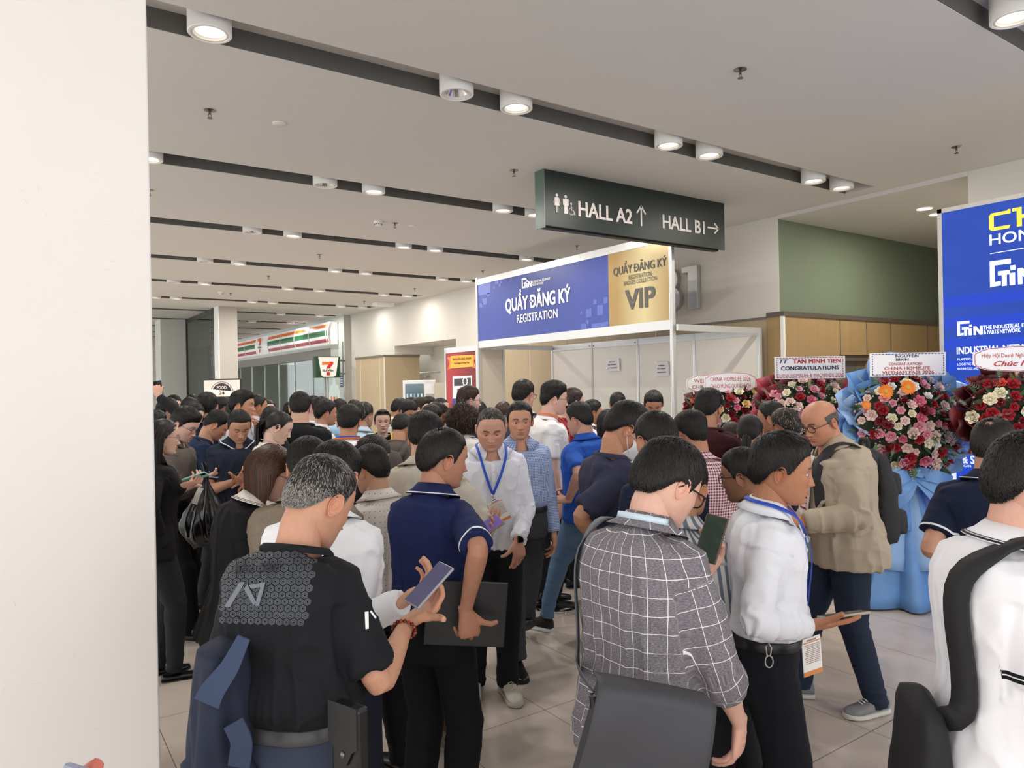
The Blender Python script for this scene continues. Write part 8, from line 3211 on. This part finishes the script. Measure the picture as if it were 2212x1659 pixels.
b = P('yellow_lanyard', 'person facing us with sunglasses on her hair and a yellow lanyard over black', (826, 884, 6.9), 170, q=0, fem=True, nod=2, turn=-6, skin='cfa48e', eyes=.85, shirt=dict(c='131316', sleeve='short', collar='crew', drop=.05), hair=hair(kind='pony', top=.016, side=.014, back=.016, front=-3, len_top=.09, len_side=.07, mess=.03, tail=.2, density=1.2), lanyard=dict(c='e9c623', low=1.10, w=.017))
mb = MB()
for sd in (1, -1):
 mb.tube([(sd * .032 + .024 * math.cos(t), .070 + .012 * math.sin(t), .098 + .016 * math.sin(t)) for t in np.linspace(0, 2 * PI, 15)], [.004] * 15, 6)
 mb.obox((sd * .032, .072, .098), (1, 0, 0), (0, .6, .8), (0, .8, -.6), .022, .016, .001)
 mb.tube([(sd * .056, .068, .098), (sd * .082, .02, .07), (sd * .084, -.03, .04)], [.0025] * 3, 6)
b.part('sunglasses', b.hc + (np.array(mb.v) * b.hs) @ b.Rh.T, mb.f, M('15120f', .2, noise=.2, nscale=80), smooth=False)
b = P('tall_maroon', 'tall person with black hair in a maroon shirt in front of the rose stand', (1531, 838, 5.0), 10, q=0, nod=4, turn=-10, g=1.1, skin=S2, shirt=dict(c='3a141b', sleeve='short', collar='crew', fit=.024), ra='phone', la='belly', hair=hair(top=.034, side=.014, back=.020, len_top=.055, mess=.4))
hold_phone(b, 1, 'phone held by the tall man in maroon', '2a2a2e', '8f8a90')
b = P('blue_tie', 'person with a black ponytail tied with a pale blue band in a black top', (1620, 895, 4.6), 12, q=0, fem=True, skin=S2, shirt=dict(c='121214', sleeve='short', collar='crew'), hair=hair(kind='pony', top=.016, side=.012, back=.016, len_top=.10, len_side=.08, mess=.05, tail=.24, tiez=-.035, density=1.2))
V, Fs = tube_arrays(b.hc + (np.array([(.0, -.108, -.035), (0, -.128, -.038)]) * b.hs) @ b.Rh.T, [.017, .017], 10)
b.part('hair_tie', V, Fs, M('9fd2e6', .5))
b = P('straight_brown', 'person with long straight dark brown hair in a black blouse, seen from behind', (1579, 910, 5.5), 4, q=0, fem=True, skin=S2, shirt=dict(c='151416', sleeve='long', collar='crew'), hair=dict(c1='1d1311', c2='3a2823', kind='long', top=.016, side=.018, back=.022, len_top=.46, len_side=.42, mess=.03, whorl=(0, 10), density=1.5))
b = P('left_profile', 'person with a dark side parting in profile before the red flowers', (1664, 866, 5.2), -74, q=1, skin='b17a5c', shirt=dict(c='2a2c33', sleeve='short', collar='polo'), hair=hair(top=.022, side=.008, back=.010, len_top=.05, mess=.2))
b = P('greying_side', 'person with greying dark hair beside the bald man, half hidden', (1695, 881, 4.6), -46, q=1, nod=6, skin='a97256', shirt=dict(c='33353c', sleeve='short', collar='crew'), hair=dict(c1='171311', c2='332c27', cg='8a7d70', gray=.12, top=.020, side=.008, back=.010, len_top=.04, mess=.3))
b = P('backpack_white', 'person in a white shirt with a grey backpack in front of the booth panels', (1280, 863, 7.1), 74, q=1, skin=S2, shirt=dict(c='e8e8ea', sleeve='short', collar='shirt'), hair=hair(top=.026, side=.012, back=.014, len_top=.05, mess=.3))
backpack(b, 'grey backpack on the white shirt in front of the booth panels', '5c5a58', w=.28, h=.42, d=.15, z1=1.36, detail=False)
b = P('white_back', 'person from behind in a white shirt with neat black hair by the booth panels', (1334, 847, 7.7), 4, q=1, skin=S2, shirt=dict(c='e9eaee', sleeve='short', collar='shirt'), hair=hair(top=.018, side=.006, back=.008, len_top=.03, mess=.2))
b = P('booth_staff', 'person behind the crowd facing us with head bowed before the white booth panels', (1411, 843, 6.9), 176, q=1, nod=26, hunch=8, skin='b07a5c', eyes=.3, shirt=dict(c='2b2d33', sleeve='short', collar='polo'), hair=hair(top=.026, side=.012, back=.014, len_top=.06, mess=.3, front=4), ra='phone', la='tap')
b = P('bob_black', 'person with a round black bob by the booth counter, seen from behind', (1312, 884, 6.0), 6, q=1, fem=True, skin=S1, shirt=dict(c='202125', sleeve='short', collar='crew'), hair=hair(kind='bob', top=.02, side=.024, back=.028, len_top=.2, len_side=.14, mess=.06, density=1.6))
b = P('grey_glasses', 'person with brown hair and glasses in a grey shirt before the red banner', (1013, 833, 6.8), 72, q=1, skin=S3, shirt=dict(c='43474f', sleeve='short', collar='crew'), hair=dict(c1='22120d', c2='43271b', top=.032, side=.012, back=.016, len_top=.06, mess=.3), glasses=('2c2a2a', .026, .021, .0014, 2.2))
b = P('pink_top', 'person with a short black bob in a pale pink top below the red banner', (1034, 867, 7.6), 22, q=1, fem=True, skin=S3, shirt=dict(c='d8cbcc', sleeve='short', collar='crew'), hair=hair(kind='bob', top=.022, side=.022, back=.024, len_top=.16, len_side=.11, mess=.2, density=1.5))
b = P('brown_top', 'person with reddish brown hair in a grey and white top behind the blue micro-check shirt', (1087, 868, 7.4), 30, q=2, fem=True, skin=S1, shirt=dict(c='8b8f96', sleeve='short', collar='crew'), hair=dict(c1='2c1610', c2='4a2a1e', kind='bob', top=.02, side=.02, back=.022, len_top=.16, len_side=.12, mess=.1, density=1.6))
# ------------------------------------------------------------------ background, left
far = [
 ('back_collar', 'person from behind in a navy polo with a cream collar edge below the food monitor', (447, 847, 6.8), 4, dict(shirt=dict(c='1d2a4a', sleeve='short', collar='polo', trim='e8e2d4'), hair=hair(top=.034, side=.008, back=.014, len_top=.055, mess=.25), skin=S1)),
 ('hand_on_chin', 'tall person in a light grey shirt with his hand raised to his chin', (524, 842, 6.7), 104, dict(q=0, skin='c08a6a', eyes=.7, shirt=dict(c='c6cad6', sleeve='long', collar='shirt'), la='chin', ra='belly', hair=hair(top=.036, side=.010, back=.014, len_top=.06, mess=.3, fringe=.01))),
 ('cap', 'person in a black baseball cap facing right below the food monitor', (482, 858, 7.9), 72, dict(skin='b8795a', shirt=dict(c='7a2a2a', sleeve='short', collar='crew'), hair=hair(top=.012, side=.006, back=.008))),
 ('bun', 'person with a black hair bun in a red and white top', (503, 869, 7.6), 8, dict(fem=True, skin=S1, shirt=dict(c='b03a3e', sleeve='short', collar='polo', collar_c='f0ebe4'), hair=hair(kind='pony', top=.012, side=.010, back=.012, tail=.06, tiez=.03))),
 ('far_profile', 'person in profile with dark hair right of the man holding his chin', (557, 853, 8.0), 74, dict(skin=S2, shirt=dict(c='b9bec9', sleeve='long', collar='shirt'), hair=hair(top=.018, side=.006, back=.008))),
 ('glasses_girl', 'person with long hair and glasses facing us far behind the ponytail', (579, 864, 8.3), 168, dict(fem=True, skin=S3, eyes=.7, shirt=dict(c='2b2b30', sleeve='long', collar='crew'), hair=hair(kind='long', top=.014, side=.018, back=.022, len_top=.40, len_side=.38, mess=.04, whorl=(0, 12), density=1.4), glasses=('2a2727', .026, .022, .0014, 2.1))),
 ('long_back', 'person with long black hair seen from behind just above the ponytail', (585, 876, 7.4), 10, dict(fem=True, skin=S1, shirt=dict(c='1d1d20', sleeve='long', collar='crew'), hair=hair(kind='long', top=.014, side=.016, back=.020, len_top=.42, len_side=.40, mess=.03, whorl=(0, 10), density=1.5))),
 ('turned_right', 'person peering right just beside the large man in black', (677, 855, 7.8), 66, dict(skin=S3, shirt=dict(c='e4e2de', sleeve='short', collar='crew'), hair=hair(top=.026, side=.010, back=.012, mess=.3))),
 ('light_blue_tee', 'person from behind in a light blue t-shirt right of the large man in black', (695, 857, 7.4), 16, dict(skin=S1, shirt=dict(c='98bedb', sleeve='short', collar='crew'), hair=hair(top=.028, side=.012, back=.014, mess=.3))),
 ('white_profile', 'person in profile in an open white shirt before the store column', (705, 863, 6.9), 76, dict(skin='b98466', eyes=.6, shirt=dict(c='ebe9ea', sleeve='long', collar='shirt'), hair=hair(top=.028, side=.012, back=.018, len_top=.05, mess=.25))),
 ('two_lanyards', 'person from behind with blue and orange lanyards, white sleeves and a black vest', (753, 873, 5.35), 8, dict(q=0, g=1.15, nod=4, skin=S2, shirt=dict(c='e9e9ec', sleeve='long', collar='crew', wide=1.2), hair=hair(top=.028, side=.012, back=.014, len_top=.045, mess=.35))),
 ('dark_top', 'person with dark hair just behind the blue and orange lanyards', (733, 861, 8.0), 6, dict(skin=S1, shirt=dict(c='c9cbd4', sleeve='short', collar='crew'), hair=hair(top=.024, side=.012, back=.014, mess=.3))),
 ('reddish_top', 'person with reddish brown hair far behind beside the oak kiosk corner', (765, 863, 8.8), 4, dict(q=2, skin=S1, shirt=dict(c='8c8f96', sleeve='short', collar='crew'), hair=dict(c1='1f1310', c2='3a241c', top=.022, side=.014, back=.016, mess=.3))),
 ('light_blue_shirt', 'person with greying temples in a pale blue shirt before the oak kiosk', (786, 868, 6.6), 40, dict(skin='b98a6e', shirt=dict(c='bfd3e8', sleeve='long', collar='shirt'), hair=dict(c1='141110', c2='2a2522', cg='77726e', gray=.1, top=.020, side=.010, back=.012, mess=.2))),
 ('sage_polo', 'person in a pale sage polo with a cream collar in front of the drinks fridge', (864, 860, 8.2), 62, dict(nod=12, skin=S2, shirt=dict(c='aab09c', sleeve='short', collar='polo', collar_c='ddd2b8'), hair=hair(top=.018, side=.006, back=.008))),
 ('glasses_reader', 'person with glasses in a pale grey shirt reading with bowed head', (881, 864, 7.5), 138, dict(q=0, nod=26, skin='b98768', eyes=.35, shirt=dict(c='cbc7cc', sleeve='long', collar='shirt', placket=True), ra='phone', la='tap', hair=hair(top=.022, side=.008, back=.010, mess=.3), glasses=('6a5a3c', .026, .020, .0012, 2.3))),
 ('black_frames', 'person with auburn hair and black framed glasses in a pale blue shirt', (908, 858, 8.2), 96, dict(q=0, skin=S3, eyes=.7, shirt=dict(c='c3d4e6', sleeve='long', collar='shirt'), hair=dict(c1='1e110c', c2='3b2419', top=.028, side=.008, back=.012, len_top=.05, mess=.2, fringe=.008), glasses=('121214', .027, .020, .0022, 2.7))),
 ('behind_frames', 'person peeking out behind the black framed glasses', (926, 856, 8.7), 118, dict(skin=S3, eyes=.7, shirt=dict(c='6e727a', sleeve='short', collar='crew'), hair=hair(top=.026, side=.010, back=.012, mess=.25))),
 ('sunglass_mask', 'person with a crew cut, sunglasses and a lowered white mask by the red banner', (952, 860, 8.3), 112, dict(q=0, skin='c79a80', shirt=dict(c='e1e1e4', sleeve='short', collar='crew'), hair=hair(top=.014, side=.004, back=.005, len_top=.018, mess=.3, scalp=.7), glasses=('0e0e10', .029, .018, .0035, 2.6))),
 ('teal_grey', 'person with dark hair in a blue grey shirt bending behind the cream linen shirt', (931, 874, 6.3), 54, dict(nod=16, hunch=16, skin=S2, shirt=dict(c='82919b', sleeve='short', collar='crew'), hair=hair(top=.022, side=.010, back=.012, mess=.25))),
 ('wavy_brown', 'person with wavy dark brown hair left of the sunglasses and mask', (944, 869, 6.8), 84, dict(nod=14, skin=S4, shirt=dict(c='5a5f66', sleeve='short', collar='crew'), hair=dict(c1='1a100d', c2='36231b', top=.028, side=.014, back=.016, mess=.6))),
 ('far_head', 'farthest dark head visible between the fridge and the reader', (888, 858, 9.2), 60, dict(q=2, skin=S2, shirt=dict(c='55585f', sleeve='short', collar='crew'), hair=hair(top=.02, side=.01, back=.012))),
 ('grey_pack', 'person with a grey brown backpack walking off behind the yellow lanyard', (868, 893, 6.0), 24, dict(nod=20, hunch=14, skin=S2, shirt=dict(c='5d524c', sleeve='short', collar='crew'), hair=hair(top=.02, side=.012, back=.014))),
 ('raised_arm', 'person in a dark cap at the pillar edge raising a phone overhead', (363, 859, 7.2), 66, dict(skin='c89a80', shirt=dict(c='17181b', sleeve='long', collar='crew'), ra=('px', (344, 858, 6.95), 'hold', (-.25, .2, 1), (.2, -.9, 0), (.9, -.3, -.3)), hair=hair(top=.016, side=.010, back=.012))),
 ('far_face', 'distant person with dark hair facing us before the wide grey pillar', (375, 853, 9.4), 160, dict(q=1, skin=S3, eyes=.6, shirt=dict(c='3b3d42', sleeve='short', collar='crew'), hair=hair(top=.03, side=.014, back=.016))),
 ('long_dark', 'person with smooth long dark hair behind the glasses and grey-brown polo', (410, 858, 8.0), 20, dict(fem=True, skin=S1, shirt=dict(c='232428', sleeve='short', collar='crew'), hair=hair(kind='long', top=.018, side=.020, back=.024, len_top=.34, len_side=.30, mess=.04, whorl=(0, 12), density=1.5))),
 ('second_dark', 'person with dark parted hair whose forehead shows behind the grey-brown polo', (418, 868, 6.6), 150, dict(fem=True, nod=20, skin=S3, shirt=dict(c='2d2f35', sleeve='short', collar='crew'), hair=hair(kind='bob', top=.016, side=.020, back=.022, len_top=.2, len_side=.15, mess=.05, density=1.5))),
 ('far_tuft', 'distant dark head beside the frame of the rolling shutter', (415, 852, 9.8), 0, dict(q=2, skin=S1, shirt=dict(c='4a4c52', sleeve='short', collar='crew'), hair=hair(top=.022, side=.012, back=.014))),
 ('edge_dark', 'person in black cut off by the white pillar under the raised phone', (338, 886, 6.4), 40, dict(q=2, skin=S1, shirt=dict(c='101114', sleeve='long', collar='crew'), hair=hair(top=.02, side=.012, back=.014))),
 ('mid_head', 'dark head behind the ponytail and the large man in black', (628, 868, 8.7), 30, dict(q=2, skin=S2, shirt=dict(c='6a6d74', sleeve='short', collar='crew'), hair=hair(top=.02, side=.01, back=.012))),
]
for key, label, a_, fc, k in far:
 k.setdefault('q', 1)
 P(key, label, a_, fc, **k)
for key, c_ in (('cap', '141416'), ('raised_arm', '1b1b1e')):
 b = PEOPLE[key]
 mb = MB()
 rows = []
 for th in np.linspace(2, 82, 10):
  rows.append([HCEN + np.array([.088 * math.sin(th * D2R) * math.sin(p), .112 * math.sin(th * D2R) * math.cos(p), .112 * math.cos(th * D2R) + .006]) for p in np.linspace(0, 2 * PI, 33)[:-1]])
 V, Fs = ring_arrays(rows)
 mb.add(V, Fs)
 br = []
 for t in np.linspace(0, 1, 6):
  br.append([(.075 * math.sin(p) * (1 - .1 * t), .085 * math.cos(p) * .9 + .02 + .075 * t, .026 - .012 * t - .012 * math.sin(p) ** 2) for p in np.linspace(-1.25, 1.25, 13)])
 Bv = np.array(br).reshape(-1, 3)
 mb.add(np.vstack([Bv, Bv - [0, 0, .004]]), [(i * 13 + j, i * 13 + j + 1, (i + 1) * 13 + j + 1, (i + 1) * 13 + j) for i in range(5) for j in range(12)] + [(78 + i * 13 + j, 78 + (i + 1) * 13 + j, 78 + (i + 1) * 13 + j + 1, 78 + i * 13 + j + 1) for i in range(5) for j in range(12)])
 b.part('cap', b.hc + (np.array(mb.v) * b.hs) @ b.Rh.T, mb.f, M(c_, .8, noise=.06))
hold_phone(PEOPLE['raised_arm'], 1, 'phone raised above the crowd at the pillar edge', '1a1a1d', '5a5f66')
hold_phone(PEOPLE['glasses_reader'], 1, 'phone held by the reader with the pale grey shirt', '222226', 'c9ccd2')
b = PEOPLE['two_lanyards']
backpack(b, 'black vest-like backpack on the man with blue and orange lanyards', '121214', w=.33, h=.44, d=.10, z1=1.37, detail=False, off=.026)
phis = np.linspace(PI * .55, PI * 1.45, 20)
for r_, z_, c_ in ((.022, 1.462, '2c49b8'), (.030, 1.450, 'd9722c')):
 V, Fs = ribbon(neck_loop(b, z_, r_, phis, 0), neck_loop(b, z_, r_ + .03, phis, 0) - neck_loop(b, z_, r_ - .02, phis, 0), .016, .002)
 b.part('lanyard', V, Fs, M(c_, .6, noise=.1, nscale=50))
backpack(PEOPLE['grey_pack'], 'grey brown backpack behind the woman with the yellow lanyard', '514b4a', w=.28, h=.42, d=.14, z1=1.36, detail=False)
b = PEOPLE['sunglass_mask']
V, Fs = tube_arrays([b.hc + b.Rh @ np.array([0, .070, -.110]), b.hc + b.Rh @ np.array([0, .100, -.085]), b.hc + b.Rh @ np.array([0, .092, -.062])], [(.05, .02), (.052, .03), (.03, .012)], 14)
b.part('face_mask', V, Fs, M('eceef0', .7))
# ------------------------------------------------------------------ black plastic bag
hp = TP.arm[-1]
o = thing('plastic_bag', 'shiny black plastic bag hanging from the hand of the man in the grey-brown polo', 'bag', tuple(at(446, 1090, 5.08)))
rings = []
for t in np.linspace(0, 1, 26):
 z = .28 - .56 * t
 r = .018 + .135 * sstep(t, .18, .72) - .055 * sstep(t, .86, 1.0)
 ring = []
 for j in range(72):
  a_ = 2 * PI * j / 72
  f = 1 + (.22 * (1 - t) + .05) * math.sin(a_ * 11 + 2 * math.sin(t * 3)) * float(sstep(t, 0, .15)) + .07 * math.sin(a_ * 5 + t * 8)
  ring.append((r * f * math.cos(a_), r * .72 * f * math.sin(a_), z + .012 * math.sin(a_ * 3)))
 rings.append(ring)
V, Fs = ring_arrays(rings)
V = V + (vnoise(V * 24, 6) * .010)[:, None] * nrm_rows(V * [1, 1, 0] + 1e-6)
mkobj('sack', new_mesh('sack', V, Fs, [M('0b0b0c', .16, 0, .6, noise=0)], smooth=True), o)
mb = MB()
mb.tube(resample([(0, 0, .25), (-.006, 0, .275), (-.01, .005, .295)], 8), [.017] * 8, 8)
mb.obj('twisted_neck', M('0c0c0d', .2, 0, .6, noise=0), o, True)
mb = MB()
V, Fs = ribbon(resample([(-.09, -.060, .02), (-.075, -.075, .08), (-.045, -.062, .13)], 8), np.tile([-.3, -1, .2], (8, 1)), .035, .002)
mb.add(V, Fs)
mb.obj('paper_slip', M('b9b6b0', .6), o)
# ------------------------------------------------------------------ hand with a phone at the lower left edge
pr = mkobj('person', None)
parts = []
rgt = CAMR @ np.array([1.0, 0, 0])
dwn = CAMR @ np.array([0, 1.0, 0])
fw_ = CAMR @ np.array([0, 0, 1.0])
kn = [at(20, 1900, .64), at(95, 1790, .63), at(160, 1712, .625), at(196, 1668, .618), at(212, 1649, .616)]
parts.append(tube_arrays(kn, [.012, .011, .0098, .0088, .0060], 14))
for dx, dy in ((-90, 30), (-170, 70), (-235, 130)):
 parts.append(tube_arrays([at(u + dx, v + dy + 60, d + .012) for (u, v, d) in ((20, 1900, .64), (95, 1790, .63), (160, 1730, .625))], [.012, .011, .008], 12))
parts.append(tube_arrays([at(-420, 2300, .68), at(-160, 2080, .66), at(-40, 1950, .65), at(0, 1900, .645)], [.030, .036, .040, .030], 16))
V, Fs, N = voxel(parts, .0022, 3)
me = new_mesh('person', V, Fs, [SKIN], smooth=True, attrs={'Col': np.tile(np.array(lin('c4705f')), (len(V), 1))})
pr.name = 'person_placeholder'
PENDING.remove(pr)
bpy.data.objects.remove(pr)
pr = mkobj('person', me)
tag(pr, 'person out of view except a pink fingertip at the bottom of the white pillar', 'person')
c = at(168, 1664, .60)
o = thing('phone', 'phone corner with a dark camera bump at the very bottom of the white pillar', 'phone', tuple(c))
mb = MB()
X_, Y_ = nrm(rgt * .82 + dwn * .25), nrm(rgt * .45 - dwn * .85)
Y_ = nrm(Y_ - X_ * Y_.dot(X_))
N_ = np.cross(X_, Y_)
mb.obox((0, 0, 0) - Y_ * .075, X_, Y_, N_, .0125, .079, .004)
mb.obj('case', M('8f93a6', .3), o, bevel=.006)
mb = MB()
mb.obox((0, 0, 0) - Y_ * .008 + X_ * .007 - N_ * -.0045, X_, Y_, N_, .006, .012, .0015)
mb.obj('camera', M('2c2421', .2), o)
# ---------------------------------------------------------------- daylight through the open glazed sides behind and left of the viewer
Wd = bpy.data.worlds.new('sky')
SC.world = Wd
Wd.use_nodes = True
bg = Wd.node_tree.nodes['Background']
bg.inputs[0].default_value = (1.0, .99, .98, 1)
bg.inputs[1].default_value = 2.0
# ---------------------------------------------------------------- camera, link, colour management
def finish(exposure=0.0):
 cd = bpy.data.cameras.new('camera')
 cam = bpy.data.objects.new('camera', cd)
 COL.objects.link(cam)
 cd.sensor_width = 36.0
 cd.lens = FPX / 2212.0 * 36.0
 cd.clip_start, cd.clip_end = .05, 300
 R = CAMR @ np.array([[1, 0, 0], [0, -1, 0], [0, 0, -1.0]])
 mw = Matrix([[*R[0], CAMP[0]], [*R[1], CAMP[1]], [*R[2], CAMP[2]], [0, 0, 0, 1]])
 cam.matrix_world = mw
 SC.camera = cam
 for o in PENDING:
  COL.objects.link(o)
 vs = SC.view_settings
 SC.display_settings.display_device = 'sRGB'
 vs.view_transform = 'Standard'
 vs.look = 'None'
 vs.exposure = exposure
 vs.gamma = 1.0
 vs.use_curve_mapping = False
 c = SC.cycles
 c.max_bounces = 6
 c.diffuse_bounces = 3
 c.glossy_bounces = 3
 c.transmission_bounces = 4
 c.transparent_max_bounces = 8
 c.caustics_reflective = False
 c.caustics_refractive = False
 c.use_denoising = True
 c.sample_clamp_indirect = 6.0
finish(0.0)
